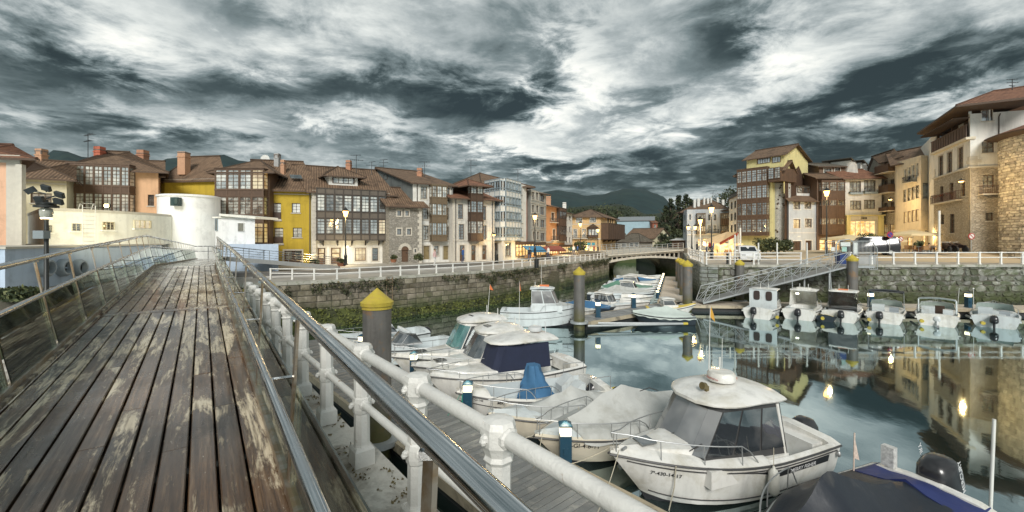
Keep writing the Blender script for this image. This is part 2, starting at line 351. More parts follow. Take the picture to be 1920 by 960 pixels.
def lay_wall(root, pts, z0, z1, lens, hs, mm, cap=300, gap=.03, rough=.06, seed=3, depth=.3, far_joined=None, back=None):
    """courses of stones along a plan polyline; the nearest `cap` become parts, the rest one joined part"""
    rnd = random.Random(seed); meshes = [stone_mesh('stone', mm, rough, k) for k in range(6)]
    rows = []; z = z0
    while z < z1-.05:
        h = min(rnd.uniform(*hs), z1-z); rows.append((z, h if z1-z-h > .15 else z1-z)); z += rows[-1][1]
    items = []
    for i in range(len(pts)-1):
        a = Vector((pts[i][0], pts[i][1], 0)); b = Vector((pts[i+1][0], pts[i+1][1], 0)); L = (b-a).length; d = (b-a)/L; ang = math.atan2(d.y, d.x)
        for (z, h) in rows:
            s = -rnd.uniform(0, .0)
            while s < L-.08:
                l = rnd.uniform(*lens); l = l if L-s-l > .25 else L-s
                c = a+d*(s+l/2); items.append((c.length, Vector((c.x, c.y, z+h/2)), l-gap, h-gap, ang)); s += l
    items.sort(key=lambda t: t[0]); mb = MB()
    for k, (_, c, l, h, ang) in enumerate(items):
        me = meshes[rnd.randrange(6)]
        if k < cap:
            o = bpy.data.objects.new('stone', me); o.rotation_euler = (0,0,ang); o.scale = (l, depth, h); o.location = c-Vector((0,0,0))
            link(o, root, True)
        else:
            M = Matrix.Translation(c) @ Matrix.Rotation(ang, 4, 'Z') @ Matrix.Diagonal((l, depth, h, 1))
            mb.add(STM[me.name] if me.name in STM else _cache(me), M)
    if mb.v: tag(mb.build('stones', mm, root), kind='stuff')
STM = {}
def _cache(me):
    x = MB(); x.v = [tuple(v.co) for v in me.vertices]; x.f = [tuple(p.vertices) for p in me.polygons]; x.m = [0]*len(x.f); STM[me.name] = x; return x
def wall_body(root, pts, z0, z1, off, mm, name='backing', thick=.5):
    mb = MB()
    for i in range(len(pts)-1):
        a = Vector((pts[i][0], pts[i][1], 0)); b = Vector((pts[i+1][0], pts[i+1][1], 0)); n = Vector((-(b-a).y, (b-a).x, 0)).normalized()
        mb.obox(a+n*off+Vector((0,0,z0)), b-a, n*thick, (0,0,z1-z0))
    mb.build(name, mm, root)
lw = thing('quay_wall', (-2.5,36.7,0), 'long mossy harbour wall below the white railed promenade and the row of old houses', 'wall')
wall_body(lw, EDGE_L[2:], -1.2, QL-.16, .03, wall_core)
lay_wall(lw, EDGE_L[3:], -.1, QL-.2, (.55,1.25), (.34,.46), stone_tan, cap=295, gap=.022, rough=.03, depth=.42)
cap_m = mat('coping_stone', (.36,.35,.30), .8, 0, .2, 2, bump=.5, bscale=8, rnd=.1, col2=(.13,.14,.08), c2=.58)
def coping(root, pts, z, l, w=.5, h=.2, out=.06):
    me = MB().box(-.5,.5,-.5,.5,-.5,.5).mesh('coping', cap_m)
    for i in range(len(pts)-1):
        a = Vector((pts[i][0], pts[i][1], 0)); b = Vector((pts[i+1][0], pts[i+1][1], 0)); L = (b-a).length; n = max(1, round(L/l)); d = (b-a)/L; nn = Vector((-d.y, d.x, 0))
        for k in range(n):
            c = a+d*(L*(k+.5)/n)+nn*(w/2-out); o = bpy.data.objects.new('coping_stone', me); o.scale = (L/n-.012, w, h); o.rotation_euler = (0,0,math.atan2(d.y, d.x)); o.location = (c.x, c.y, z-h/2+random.uniform(-.004,.004)); link(o, root)
coping(lw, EDGE_L[3:], QL+.012, 1.2)
rw = thing('quay_wall', (17.2,35.6,0), 'rubble harbour wall of big rounded grey stones behind the moored stern drive boats', 'wall')
RWP = [EDGE_R[4], (62,36.22)]
wall_body(rw, RWP, -1.2, QR-.18, .03, wall_core)
lay_wall(rw, RWP, -.1, QR-.2, (.38,1.3), (.36,.56), stone_grey, cap=290, rough=.13, seed=9, depth=.5, gap=.015)
coping(rw, RWP, QR+.012, 1.4)
cw = thing('quay_wall', (19.6,47.5,0), 'curved ashlar harbour wall under the white railing between bridge and gangway', 'wall')
CWP = [EDGE_R[0], EDGE_R[1], EDGE_R[2], EDGE_R[3], EDGE_R[4]]
wall_body(cw, CWP, -1.2, QR-.18, .03, wall_core)
ashlar = mat('ashlar_block', (.27,.285,.27), .85, 0, .25, 2.4, bump=.5, bscale=9, col2=(.12,.14,.10), c2=.52, c2w=.2, rnd=.22, moss=[(1.3,.6,(.05,.06,.025)), (.2,.3,(.02,.024,.014))])
lay_wall(cw, CWP, -.1, QR-.2, (.5,.8), (.32,.36), ashlar, cap=280, rough=.02, seed=5, depth=.5, gap=.02)
coping(cw, CWP, QR+.012, 1.0)

# ---- white railings on the quays (posts, rails)
def railing(name, pts, z, h, sp, label, cat='railing', r=.035, nr=3, m=None, pr=.045, group=None, base=True):
    """post and tube railing along a plan polyline"""
    m = m or white_iron
    root = thing(name, (pts[0][0], pts[0][1], z), label, cat, group)
    pm = MB().box(-pr,pr,-pr,pr,0,1).box(-pr*1.5,pr*1.5,-pr*1.5,pr*1.5,.0,.08).box(-pr*1.3,pr*1.3,-pr*1.3,pr*1.3,.93,1.03).mesh('post', m)
    P = [Vector((p[0], p[1], z+(p[2] if len(p) > 2 else 0))) for p in pts]
    for k in range(nr):
        hh = h*(.97-k*(.80/max(1, nr)) ) if nr > 1 else h*.97
        MB().tube([p+Vector((0,0,hh)) for p in P], r, 6).build('rail', m, root)
    cnt = 0; carry = 0
    for i in range(len(P)-1):
        L = (P[i+1]-P[i]).length; d = (P[i+1]-P[i])/L; s = carry
        while s <= L+1e-4:
            o = bpy.data.objects.new('post', pm); o.location = P[i]+d*s; o.scale = (1,1,h); o.rotation_euler = (0,0,math.atan2(d.y, d.x)); link(o, root); s += sp; cnt += 1
        carry = s-L
    return root
def inset(pts, w):
    out = []
    P = [Vector((p[0], p[1], 0)) for p in pts]
    for i, p in enumerate(P):
        d = (P[min(i+1, len(P)-1)]-P[max(i-1, 0)]).normalized(); n = Vector((-d.y, d.x, 0)); out.append(((p+n*w).x, (p+n*w).y))
    return out
RL = inset(EDGE_L, .3)
railing('quay_railing', [(-16.4,29.0),RL[5]]+RL[6:], QL, .74, 1.55, 'long white tube railing on top of the mossy wall before the row of houses', nr=2)
RRi = inset(EDGE_R, .3)
railing('quay_railing', [(26.4,64),RRi[1],RRi[2],(16.4,36.6)], QR, 1.02, 1.5, 'white railing curving along the ashlar wall from bridge to gangway', nr=3)
railing('quay_railing', [(16.4,36.0),(24.4,36.05)], QR, 1.02, 2.0, 'white railing with tubes behind the sloping gangway by the parked white car', nr=3)
railing('quay_railing', [(28.6,36.1),(60,36.5)], QR, 1.05, 1.85, 'white two tube railing along the rubble wall under the round stone tower', nr=2, pr=.06, r=.04)

# ================================================================= FOOTBRIDGE (camera stands on it)
DD = Vector((-.588, .809, 0)); NN = Vector((.809, .588, 0))
def dh(s):
    if s < 9.1: return -1.5+.034*s
    if s < 18.5: return -1.19+.027*(s-9.1)
    return -.936-.0277*(s-18.5)
def tsh(s): return 0 if s < 18.5 else .043*(s-18.5)
def DP(s, t, h): 
    v = DD*s+NN*(t+tsh(s)); return Vector((v.x, v.y, EYE+dh(s)+h))
fb = thing('footbridge', DP(0,-.5,0), 'steel and timber footbridge with glass balustrades leading to the white building', 'footbridge')
wood = None
def wood_mat():
    m = bpy.data.materials.new('wet_worn_decking'); m.use_nodes = True; t = m.node_tree; t.nodes.clear(); N = NT(t)
    P0 = N.n('ShaderNodeNewGeometry').outputs['Position']; oi = N.n('ShaderNodeObjectInfo').outputs['Random']
    Rt = N.n('ShaderNodeVectorRotate', rotation_type='Z_AXIS', ins={'Vector': P0, 'Angle': -math.atan2(DD.y, DD.x)}).outputs[0]   # x along the boards
    off = N.n('ShaderNodeCombineXYZ', ins={0: N.m('MULTIPLY', oi, 5.0)}).outputs[0]
    Q = N.n('ShaderNodeVectorMath', operation='ADD', ins={0: Rt, 1: off}).outputs[0]
    def nz(vec, mul, sc, det=6.0, ro=.6, dist=0.0):
        return N.n('ShaderNodeTexNoise', ins={'Vector': N.n('ShaderNodeVectorMath', operation='MULTIPLY', ins={0: vec, 1: mul}).outputs[0], 'Scale': sc, 'Detail': det, 'Roughness': ro, 'Distortion': dist}).outputs[0]
    grain = nz(Q, (1.2, 26, 1), 1.6, 8.0, .65); big = nz(Rt, (1, 1.3, 1), .55, 5.0); mid = nz(Q, (.42, 2.6, 1), 1.7, 9.0, .70, .8)
    flake = nz(Q, (1.6, 5.5, 1), 3.4, 7.0, .7, .9); knots = nz(Q, (2.0, 9, 1), 5.0, 5.0, .7)
    c = N.ramp(grain, [(.3, (.045,.021,.008)), (.5, (.135,.068,.028)), (.68, (.25,.145,.068))])
    grey = N.ramp(grain, [(.3, (.022,.013,.008)), (.55, (.070,.050,.036)), (.75, (.17,.135,.105))])
    c = N.mix(N.n('ShaderNodeMapRange', ins={0: big, 1: .40, 2: .62}).outputs[0], c, grey)
    worn = N.n('ShaderNodeMapRange', ins={0: N.m('ADD', N.m('ADD', N.m('MULTIPLY', mid, .72), N.m('MULTIPLY', flake, .20)), N.m('MULTIPLY', nz(Rt, (.7, 1.1, 1), .8, 3.0), .42)), 1: .680, 2: .735}).outputs[0]
    worn = N.m('MULTIPLY', worn, N.n('ShaderNodeMapRange', ins={0: grain, 1: .36, 2: .50, 3: .25, 4: 1.0}).outputs[0])
    c = N.mix(worn, c, N.ramp(grain, [(.3, (.42,.33,.21)), (.7, (.76,.66,.48))]))
    chips = N.n('ShaderNodeMapRange', ins={0: knots, 1: .66, 2: .70}).outputs[0]
    c = N.mix(chips, c, (.62,.57,.47))
    c = N.n('ShaderNodeHueSaturation', ins={'Color': c, 'Value': N.n('ShaderNodeMapRange', ins={0: oi, 3: .72, 4: 1.25}).outputs[0]}).outputs[0]
    ro = N.n('ShaderNodeMapRange', ins={0: nz(Rt, (1, 1.6, 1), 1.1, 5.0), 1: .42, 2: .58, 3: .08, 4: .45}).outputs[0]
    hgt = N.m('ADD', N.m('MULTIPLY', grain, .55), N.m('ADD', N.m('MULTIPLY', mid, .6), N.m('MULTIPLY', worn, .12)))
    bp = N.n('ShaderNodeBump', ins={'Height': hgt, 'Strength': .7, 'Distance': .014})
    b = N.n('ShaderNodeBsdfPrincipled', ins={'Base Color': c, 'Roughness': ro, 'Normal': bp.outputs[0]})
    b.inputs['Specular IOR Level'].default_value = .6; b.inputs['Coat Weight'].default_value = .5; b.inputs['Coat Roughness'].default_value = .10
    N.n('ShaderNodeOutputMaterial', ins={0: b.outputs[0]}); return m
wood = wood_mat()
TE, TL = .226, .1475
def board(s0, s1, t0, t1, h=0.0, name='plank'):
    mb = MB(); n = max(1, int((s1-s0)/3)); hh = h+random.uniform(-.002,.002); e = .006
    rs = []
    for i in range(n+1):
        s = s0+(s1-s0)*i/n
        rs.append([DP(s,t0,hh-.035), DP(s,t0,hh-e), DP(s,t0+e,hh), DP(s,t1-e,hh), DP(s,t1,hh-e), DP(s,t1,hh-.035)])
    mb.rings([list(reversed(r)) for r in rs]); return mb.build(name, wood, fb)
for (sa, sb) in ((-3.0, 9.0), (9.28, 18.5), (18.5, 41.8)):
    rr = random.Random(int(sa*10)+5)
    for k in range(-1, 11):
        if k == -1: t0, t1 = TE+.007, .405
        else: t1, t0 = TE-TL*k-.007, TE-TL*(k+1)+.007
        s = sa
        while s < sb-.01:
            l = rr.choice((3.2, 4.1, 5.0, 6.2)) if sa < 15 else 23.3
            if s == sa: l *= rr.uniform(.45, 1)
            e = s+l if sb-s-l > 1.2 else sb
            board(s+.003, e-.003, t0, t1); s = e
for q in (9.0, 9.14): board(q+.002, q+.138, -1.40, .405, .001, 'cross_plank')
beam = mat('bridge_steel_beam', (.22,.2,.17), .5, .4, .2, 2)
for t in (-1.42, .43):
    mb = MB(); rs = [[DP(s,t-.05,-.34), DP(s,t+.05,-.34), DP(s,t+.05,-.02), DP(s,t-.05,-.02)] for s in (-3, 3, 9.1, 14, 18.5, 26, 34, 42)]
    mb.rings(rs).build('side_beam', beam, fb)
mb = MB()
for k in range(44):
    s = -2.8+k*1.02; mb.obox(DP(s,-1.36,-.25), NN*1.72, DD*.08, (0,0,.18))
tag(mb.build('cross_beams', beam, fb), kind='stuff')
MB().rings([[DP(s,-1.38,-.34), DP(s,.39,-.34), DP(s,.39,-.30), DP(s,-1.38,-.30)] for s in (-3, 9.1, 18.5, 42)]).build('soffit', beam, fb)
# worn concrete-like kerb on the left edge seen beside the planks
edge = mat('worn_edge_board', (.60,.53,.40), .5, 0, .3, 4, col2=(.11,.09,.07), c2=.5, c2w=.1, c2scale=5, bump=.6, bscale=20)
MB().rings([[DP(s,-1.40,-.03), DP(s,-1.262,-.03), DP(s,-1.262,.028), DP(s,-1.40,.028)] for s in (-3, 9.0)]).build('edge_board', edge, fb)
MB().rings([[DP(s,-1.40,-.03), DP(s,-1.262,-.03), DP(s,-1.262,.05), DP(s,-1.40,.05)] for s in (9.28, 18.5, 41.8)]).build('edge_board', edge, fb)
glass = bpy.data.materials.new('balustrade_glass'); glass.use_nodes = True; _t = glass.node_tree; _t.nodes.clear(); N = NT(_t)
_tr = N.n('ShaderNodeBsdfTransparent', ins={0: (.80,.86,.80,1)}); _gl = N.n('ShaderNodeBsdfGlossy', ins={0: (.9,.95,.92,1), 'Roughness': .02})
_fr = N.n('ShaderNodeFresnel', ins={'IOR': 1.5}); _ds = N.n('ShaderNodeBsdfDiffuse', ins={0: (.35,.38,.30,1)})
_dn = N.n('ShaderNodeTexNoise', ins={'Vector': N.n('ShaderNodeNewGeometry').outputs['Position'], 'Scale': 3.0, 'Detail': 6.0}).outputs[0]
_a = N.n('ShaderNodeMixShader', ins={0: N.n('ShaderNodeMapRange', ins={0: _dn, 1: .4, 2: .75, 3: .03, 4: .22}).outputs[0], 1: _tr.outputs[0], 2: _ds.outputs[0]})
_b = N.n('ShaderNodeMixShader', ins={0: _fr.outputs[0], 1: _a.outputs[0], 2: _gl.outputs[0]}); N.n('ShaderNodeOutputMaterial', ins={0: _b.outputs[0]})
SS = [-3, 0, 3, 6, 9.1, 12, 15, 18.5, 22, 26, 30, 34, 38, 41.8]
def fb_side(sgn, tb, tl, tt, hl, ht, posts, extra):
    MB().tube([DP(s,tt,ht) for s in SS], .030, 12).build('top_rail', steel, fb, 40)
    MB().tube([DP(s,tl,hl) for s in SS], .024, 12).build('hand_rail', steel, fb, 40)
    if extra: MB().tube([DP(s,tb+.05,.45) for s in SS], .018, 8).build('mid_rail', steel, fb, 40)
    MB().rings([[DP(s,tb-.02,.03), DP(s,tb+.02,.03), DP(s,tb+.02,.08), DP(s,tb-.02,.08)] for s in SS]).build('glass_channel', steel_dull, fb)
    for i, s in enumerate(posts):
        a, b = DP(s,tb,-.05), DP(s,tt,ht-.01); w = .055
        mb = MB(); ax = DD*w; ay = NN*.014
        mb.rings([[p-ax/2-ay/2, p+ax/2-ay/2, p+ax/2+ay/2, p-ax/2+ay/2] for p in (a, b)])
        p = mb.build('post', steel_dull, fb)
        k = (hl+.05)/(ht+.05); c = a.lerp(b, k)
        MB().tube([c, DP(s,tl,hl)], .009, 6).cbox(DP(s,tt,ht-.028), (.05,.05,.02)).build('bracket', steel, p)
        if i+1 < len(posts):
            s2 = posts[i+1]; kk = (hl-.04+.05)/(ht+.05)
            q0, q1 = DP(s+.05,tb,.06), DP(s2-.05,tb,.06); tm = tb+(tt-tb)*kk
            r0, r1 = DP(s+.05,tm,hl-.04), DP(s2-.05,tm,hl-.04); nn = NN*.008
            MB().rings([[q0,q1,r1,r0],[q0+nn,q1+nn,r1+nn,r0+nn]]).build('glass_pane', glass, fb)
def zs(z, t): return (z-.588*t)/.809
fb_side(1, .385, .285, .435, .65, 1.0, [-.78]+[zs(1.0+1.39*k, .435) for k in range(0, 24)], True)
fb_side(-1, -1.31, -1.36, -1.49, .69, 1.045, [zs(z,-1.3) for z in (0.0,1.2,2.4)]+[zs(3.6+1.2*k,-1.3) for k in range(0, 25)], False)
# piers of the footbridge and the cross railing at its far end
for s in (11.5, 22, 33):
    MB().tube([DP(s,-.5,-5.6-dh(s)-1.0), DP(s,-.5,-.3)], .28, 14).build('pier', beam, fb, 40)
MB().tube([DP(41.9,-1.5,1.0), DP(41.9,.5,1.0)], .03, 8).tube([DP(41.9,-1.5,.6), DP(41.9,.5,.6)], .02, 8).tube([DP(41.9,-.6,0), DP(41.9,-.6,1.0)], .025, 8).build('end_rail', steel, fb)
# side gangway leading from the footbridge end down to the promenade
a0, a1 = DP(40.5,.5,0), Vector((-16.6,40.3,QL+.06)); sg = thing('gangway', a0, 'grey steel side ramp with wire railings running down to the promenade', 'gangway')
dv = (a1-a0); nv = Vector((-dv.y, dv.x, 0)).normalized()
MB().bar(a0-nv*.7, a1-nv*.7, .12, .34).bar(a0+nv*.7, a1+nv*.7, .12, .34).build('side_beam', galv, sg)
MB().bar(a0+Vector((0,0,.06)), a1+Vector((0,0,.06)), 1.36, .06).build('deck', mat('ramp_deck', (.2,.2,.19), .6), sg)
for sd_ in (-.7, .7):
    for hh in (.35,.55,.75,.95): MB().tube([a0+nv*sd_+Vector((0,0,hh)), a1+nv*sd_+Vector((0,0,hh))], .016 if hh < .9 else .026, 6).build('rail', steel, sg)
    for k in range(7):
        p = a0+dv*(k/6)+nv*sd_; MB().tube([p, p+Vector((0,0,.96))], .022, 6).build('post', steel, sg)

# ================================================================= CONCRETE MOLE BESIDE THE FOOTBRIDGE with white cast posts
conc = mat('weathered_concrete', (.60,.57,.51), .8, 0, .22, 1.8, bump=.9, bscale=14, col2=(.16,.13,.09), c2=.57, c2w=.16, c2scale=1.3, wet=(1.5,.5,.85))
ml = thing('mole', (-1.5,3.5,0), 'weathered concrete ledge under the white cast iron posts beside the footbridge', 'mole')
SH = EYE-1.84
ed = Vector((-.625,.78,0)).normalized(); e0 = Vector((-2.68,5.58,0)); en = Vector((.78,.625,0)).normalized()
def MP(s, t, z): v = e0+ed*s+en*t; return Vector((v.x, v.y, z))   # s along the edge from x=576, t right of it
k = 0; s = -10.5; rq = random.Random(4)
while s < 5.2:
    l = rq.uniform(1.1, 1.9); l = min(l, 5.2-s)
    MB().obox(MP(s+.006,-3.4,SH-.3), ed*(l-.012), en*(3.4+rq.uniform(-.03,.03)), (0,0,.3+rq.uniform(-.012,.006))).build('slab', conc, ml); s += l
MB().obox(MP(-10.6,-3.3,-2), ed*15.7, en*3.15, (0,0,SH-.25+2)).build('core', mat('mole_stone', (.16,.15,.12), .9, 0, .3, 1.5, bump=1, bscale=5, moss=[(1.2,.6,(.05,.065,.02)),(.2,.3,(.02,.02,.012))]), ml)
# posts
def white_post():
    mb = MB(); o8 = math.pi/8
    mb.rings([[Vector((x*w, y*w, z)) for x, y in ((-1,-1),(1,-1),(1,1),(-1,1))] for w, z in ((.078,0),(.078,.13),(.066,.15),(.058,.155),(.058,.155))])
    mb.lathe([(.070,.15),(.062,.17),(.060,.42),(.068,.43),(.074,.46),(.074,.52),(.068,.55),(.060,.56),(.062,.78),(.074,.80),(.064,.82),(.074,.85),(.084,.87),(.084,.955),(.074,.985),(.03,.995)], (0,0,0), 8, 0, o8)
    for z_ in (.49,.90):
        for sg_ in (-1,1): mb.lathe([(.0,0),(.022,.0),(.022,.02),(.012,.03)], (0,sg_*.078,z_), 6).blob((0,sg_*.088,z_), .020, 0, 6, 4)
    return mb
zlist = [2.05,2.72,3.50,4.28,5.03,5.7,6.3,6.85,7.4,7.95,8.5]
def post_xy(z): return Vector((1.586-.805*z, z, 0))
wr = thing('railing', post_xy(3.5)+Vector((0,0,SH)), 'white cast iron railing with octagonal capped posts and thick tubes on the concrete ledge', 'railing')
pm = white_post().mesh('post', white_iron); jm = MB().lathe([(.034,-.10),(.052,-.085),(.052,-.05),(.046,-.03),(.046,.03),(.052,.05),(.052,.085),(.034,.10)], (0,0,0), 10).mesh('collar', white_iron)
pts_ = [post_xy(z)+Vector((0,0,SH)) for z in [-.6,.2,.9,1.42]+zlist]
rdir = (pts_[-1]-pts_[0]); rang = math.atan2(rdir.y, rdir.x)
from mathutils import Euler
for p in pts_:
    if 1.0 < p.y < 1.9: continue
    o = bpy.data.objects.new('post', pm); o.location = p; o.rotation_euler = (0,0,rang); o.scale = (1.02,1.02,.99); link(o, wr)
    for hh, sc in ((.50,.85),(.915,1.0)):
        j = bpy.data.objects.new('collar', jm); j.rotation_euler = Euler((0, R(90), rang)); j.location = p+Vector((0,0,hh*.99)); j.scale = (sc,sc,sc); link(j, wr)
for hh, r_ in ((.50,.030),(.915,.041)):
    MB().tube([p+Vector((0,0,hh*.99)) for p in (pts_[0], pts_[-1])], r_, 14).build('rail', white_iron, wr, 40)
# moss and litter on the ledge
def leaves(mb, c, rad, n, size, m=0, rnd=random, flat=0.0):
    for _ in range(n):
        while True:
            v = Vector((rnd.uniform(-1,1), rnd.uniform(-1,1), rnd.uniform(-1,1)))
            if v.length < 1: break
        p = Vector((c[0]+v.x*rad[0], c[1]+v.y*rad[1], c[2]+v.z*rad[2]))
        a = Vector((rnd.gauss(0,1), rnd.gauss(0,1), rnd.gauss(0,1)*(1-flat))).normalized(); b = a.cross(Vector((rnd.gauss(0,1), rnd.gauss(0,1), rnd.gauss(0,1)))).normalized(); s = size*rnd.uniform(.6,1.4)
        mb.face([p-a*s, p+b*s*.6, p+a*s, p-b*s*.6], m if isinstance(m, int) else rnd.choice(m))
mb = MB(); rq = random.Random(12)
for _ in range(900):
    s = rq.uniform(-6.5, 3.5); t = -abs(rq.gauss(0,.12))-.02 if rq.random() < .6 else rq.uniform(-1.1,-.1)
    if mnoise.noise(Vector((s*1.3, t*2, 3))) < .05 and rq.random() < .85: continue
    p = MP(s, t, SH+.006); leaves(mb, p, (.03,.03,.008), 4, .014, 0, rq)
tag(mb.build('moss_tufts', mat('dry_moss', (.16,.13,.06), .95, 0, .4, 9)), kind='stuff')
ivy_m = [mat('ivy_dark', (.035,.042,.016), .7, 0, .3, 2), mat('ivy_mid', (.065,.07,.028), .7, 0, .3, 2), mat('ivy_dry', (.12,.10,.05), .8, 0, .3, 2)]
# growth along the top of the promenade wall, weed bank at its foot
mb = MB(); rq = random.Random(3)
def along(pts, s):
    for i in range(len(pts)-1):
        a = Vector((pts[i][0], pts[i][1], 0)); b = Vector((pts[i+1][0], pts[i+1][1], 0)); L = (b-a).length
        if s <= L: d = (b-a)/L; return a+d*s, d, Vector((d.y, -d.x, 0))
        s -= L
    return b, (b-a).normalized(), Vector(((b-a).y, -(b-a).x, 0)).normalized()
LW = EDGE_L[3:]; TOT = sum((Vector(LW[i+1])-Vector(LW[i])).length for i in range(len(LW)-1))
s = 0
while s < TOT:
    p, d, n = along(LW, s); k = mnoise.noise(Vector((s*.35, 1.7, 0)))+mnoise.noise(Vector((s*1.1, 7, 0)))*.5
    dep = max(0, .55+k*1.3)*(1.15 if s < 10 else 1.0 if s < 30 else .6)
    if dep > .15:
        for q in range(int(1+dep*5)):
            leaves(mb, p+n*rq.uniform(.12,.32)+Vector((0,0,QL-.25-rq.random()**1.4*dep)), (.22,.16,.22), 9, .085, (0,0,1,2), rq)
    s += .30
tag(mb.build('ivy', ivy_m), kind='stuff')
mb = MB()
nS = 90; rows_ = []
for i in range(nS+1):
    s = TOT*.66*i/nS; p, d, n = along(LW, s); wgt = max(0.06, 1-s/15)
    row = []
    for j in range(7):
        o = j/6; w = (1.0+2.0*wgt)*o; hgt = (1.45*wgt+.42)*(1-o)**1.2-.08+.22*mnoise.noise(Vector((s*.9, o*4, 2)))*(1 if j else .5)
        row.append(p+n*(w+.02)+Vector((0,0,hgt if j < 6 else -.3)))
    rows_.append(row)
mb.rings(rows_, 0, False)
bank_m = mat('weed_covered_bank', (.085,.10,.022), .85, 0, .35, 1.4, bump=1.5, bscale=7, col2=(.035,.04,.016), c2=.5, c2w=.16)
tag(mb.build('weed_bank', bank_m, None, 60), kind='structure')
mb = MB()
for _ in range(2200):
    s = rq.random()**1.3*TOT*.6; p, d, n = along(LW, s); wgt = max(.06, 1-s/15); o = rq.random()
    hgt = (1.45*wgt+.42)*(1-o)**1.2-.02
    leaves(mb, p+n*((1.0+2.0*wgt)*o*.95)+Vector((0,0,hgt)), (.2,.2,.10), 3, .085, (0,1), rq, .3)
tag(mb.build('seaweed', [mat('weed_olive', (.12,.135,.03), .8, 0, .3, 3), mat('weed_dark', (.035,.045,.015), .8, 0, .3, 3)]), kind='stuff')
# ================================================================= BUILDING KIT
def stucco(name, c, streak=.35, var=.07, **k): return mat(name, c, .85, 0, var, .9, bump=.35, bscale=7, streak=streak, col2=tuple(x*.72 for x in c), c2=.62, c2w=.2, c2scale=.8, **k)
def rubble(name, c, c2_, sc=2.6):
    if name in MATS: return MATS[name]
    m = bpy.data.materials.new(name); m.use_nodes = True; t = m.node_tree; t.nodes.clear(); N = NT(t)
    P = N.n('ShaderNodeNewGeometry').outputs['Position']
    P = N.n('ShaderNodeVectorMath', operation='MULTIPLY', ins={0: P, 1: (1.5,1.5,3.3)}).outputs[0]
    nw = N.n('ShaderNodeTexNoise', ins={'Vector': P, 'Scale': 1.7, 'Detail': 3.0}).outputs[1]
    Pw = N.n('ShaderNodeVectorMath', operation='ADD', ins={0: P, 1: N.n('ShaderNodeVectorMath', operation='SCALE', ins={0: nw, 'Scale': .35}).outputs[0]}).outputs[0]
    v = N.n('ShaderNodeTexVoronoi', ins={'Vector': Pw, 'Scale': sc}); e = N.n('ShaderNodeTexVoronoi', feature='DISTANCE_TO_EDGE', ins={'Vector': Pw, 'Scale': sc}).outputs[0]
    cc = N.mix(N.n('ShaderNodeSeparateColor', ins={0: v.outputs['Color']}).outputs[0], c, c2_)
    nz = N.n('ShaderNodeTexNoise', ins={'Vector': P, 'Scale': 5.0, 'Detail': 6.0}).outputs[0]
    cc = N.mix(N.m('MULTIPLY', nz, .5), cc, tuple(x*.5 for x in c))
    j = N.n('ShaderNodeMapRange', ins={0: e, 1: .02, 2: .09}).outputs[0]
    cc = N.mix(j, tuple(x*.42 for x in c), cc)
    bp = N.n('ShaderNodeBump', ins={'Height': N.m('ADD', N.m('MULTIPLY', j, .6), N.m('MULTIPLY', nz, .4)), 'Strength': .8, 'Distance': .06})
    b = N.n('ShaderNodeBsdfPrincipled', ins={'Base Color': cc, 'Roughness': .9, 'Normal': bp.outputs[0]})
    N.n('ShaderNodeOutputMaterial', ins={0: b.outputs[0]}); MATS[name] = m; return m
def tiles(name, c, c2_):
    if name in MATS: return MATS[name]
    m = bpy.data.materials.new(name); m.use_nodes = True; t = m.node_tree; t.nodes.clear(); N = NT(t)
    uv = N.n('ShaderNodeUVMap').outputs[0]; s_ = N.n('ShaderNodeSeparateXYZ', ins={0: uv}).outputs
    u = N.m('DIVIDE', s_[0], .26); v = N.m('DIVIDE', s_[1], .42)
    wu = N.m('ABSOLUTE', N.m('SUBTRACT', N.m('FRACT', u), .5)); wv = N.m('FRACT', v)
    cell = N.n('ShaderNodeTexWhiteNoise', noise_dimensions='2D', ins={'Vector': N.n('ShaderNodeCombineXYZ', ins={0: N.m('FLOOR', u), 1: N.m('FLOOR', v)}).outputs[0]}).outputs[0]
    P = N.n('ShaderNodeNewGeometry').outputs['Position']
    nz = N.n('ShaderNodeTexNoise', ins={'Vector': P, 'Scale': .8, 'Detail': 7.0, 'Roughness': .65}).outputs[0]
    cc = N.mix(N.m('ADD', N.m('MULTIPLY', cell, .6), N.m('MULTIPLY', nz, .4)), c, c2_)
    cc = N.mix(N.n('ShaderNodeMapRange', ins={0: nz, 1: .52, 2: .68, 4: .75}).outputs[0], cc, tuple(x*.35 for x in c))
    cc = N.mix(N.n('ShaderNodeMapRange', ins={0: wu, 1: .36, 2: .5, 4: .8}).outputs[0], cc, tuple(x*.22 for x in c))
    h = N.m('ADD', N.m('MULTIPLY', N.m('COSINE', N.m('MULTIPLY', wu, 6.28)), .5), N.m('MULTIPLY', N.m('SUBTRACT', 1.0, wv), .35))
    bp = N.n('ShaderNodeBump', ins={'Height': h, 'Strength': .9, 'Distance': .08})
    b = N.n('ShaderNodeBsdfPrincipled', ins={'Base Color': cc, 'Roughness': .85, 'Normal': bp.outputs[0]})
    N.n('ShaderNodeOutputMaterial', ins={0: b.outputs[0]}); MATS[name] = m; return m
tile_brown = tiles('roof_tiles_brown', (.135,.085,.052), (.26,.165,.10))
tile_red = tiles('roof_tiles_red', (.19,.085,.05), (.33,.16,.09))
tile_grey = tiles('roof_tiles_grey', (.10,.085,.06), (.19,.16,.12))
fr_dark = mat('window_wood_dark', (.055,.032,.02), .6, 0, .2, 3)
fr_brown = mat('window_wood_brown', (.105,.064,.04), .6, 0, .2, 3)
fr_black = mat('gallery_wood_black', (.045,.036,.028), .6, 0, .25, 2, streak=.3)
fr_white = mat('window_white', (.62,.62,.58), .5, 0, .08, 3)
fr_grey = mat('window_grey_blue', (.28,.34,.37), .5, 0, .08, 3)
fr_olive = mat('window_wood_olive', (.135,.10,.06), .6, 0, .15, 3)
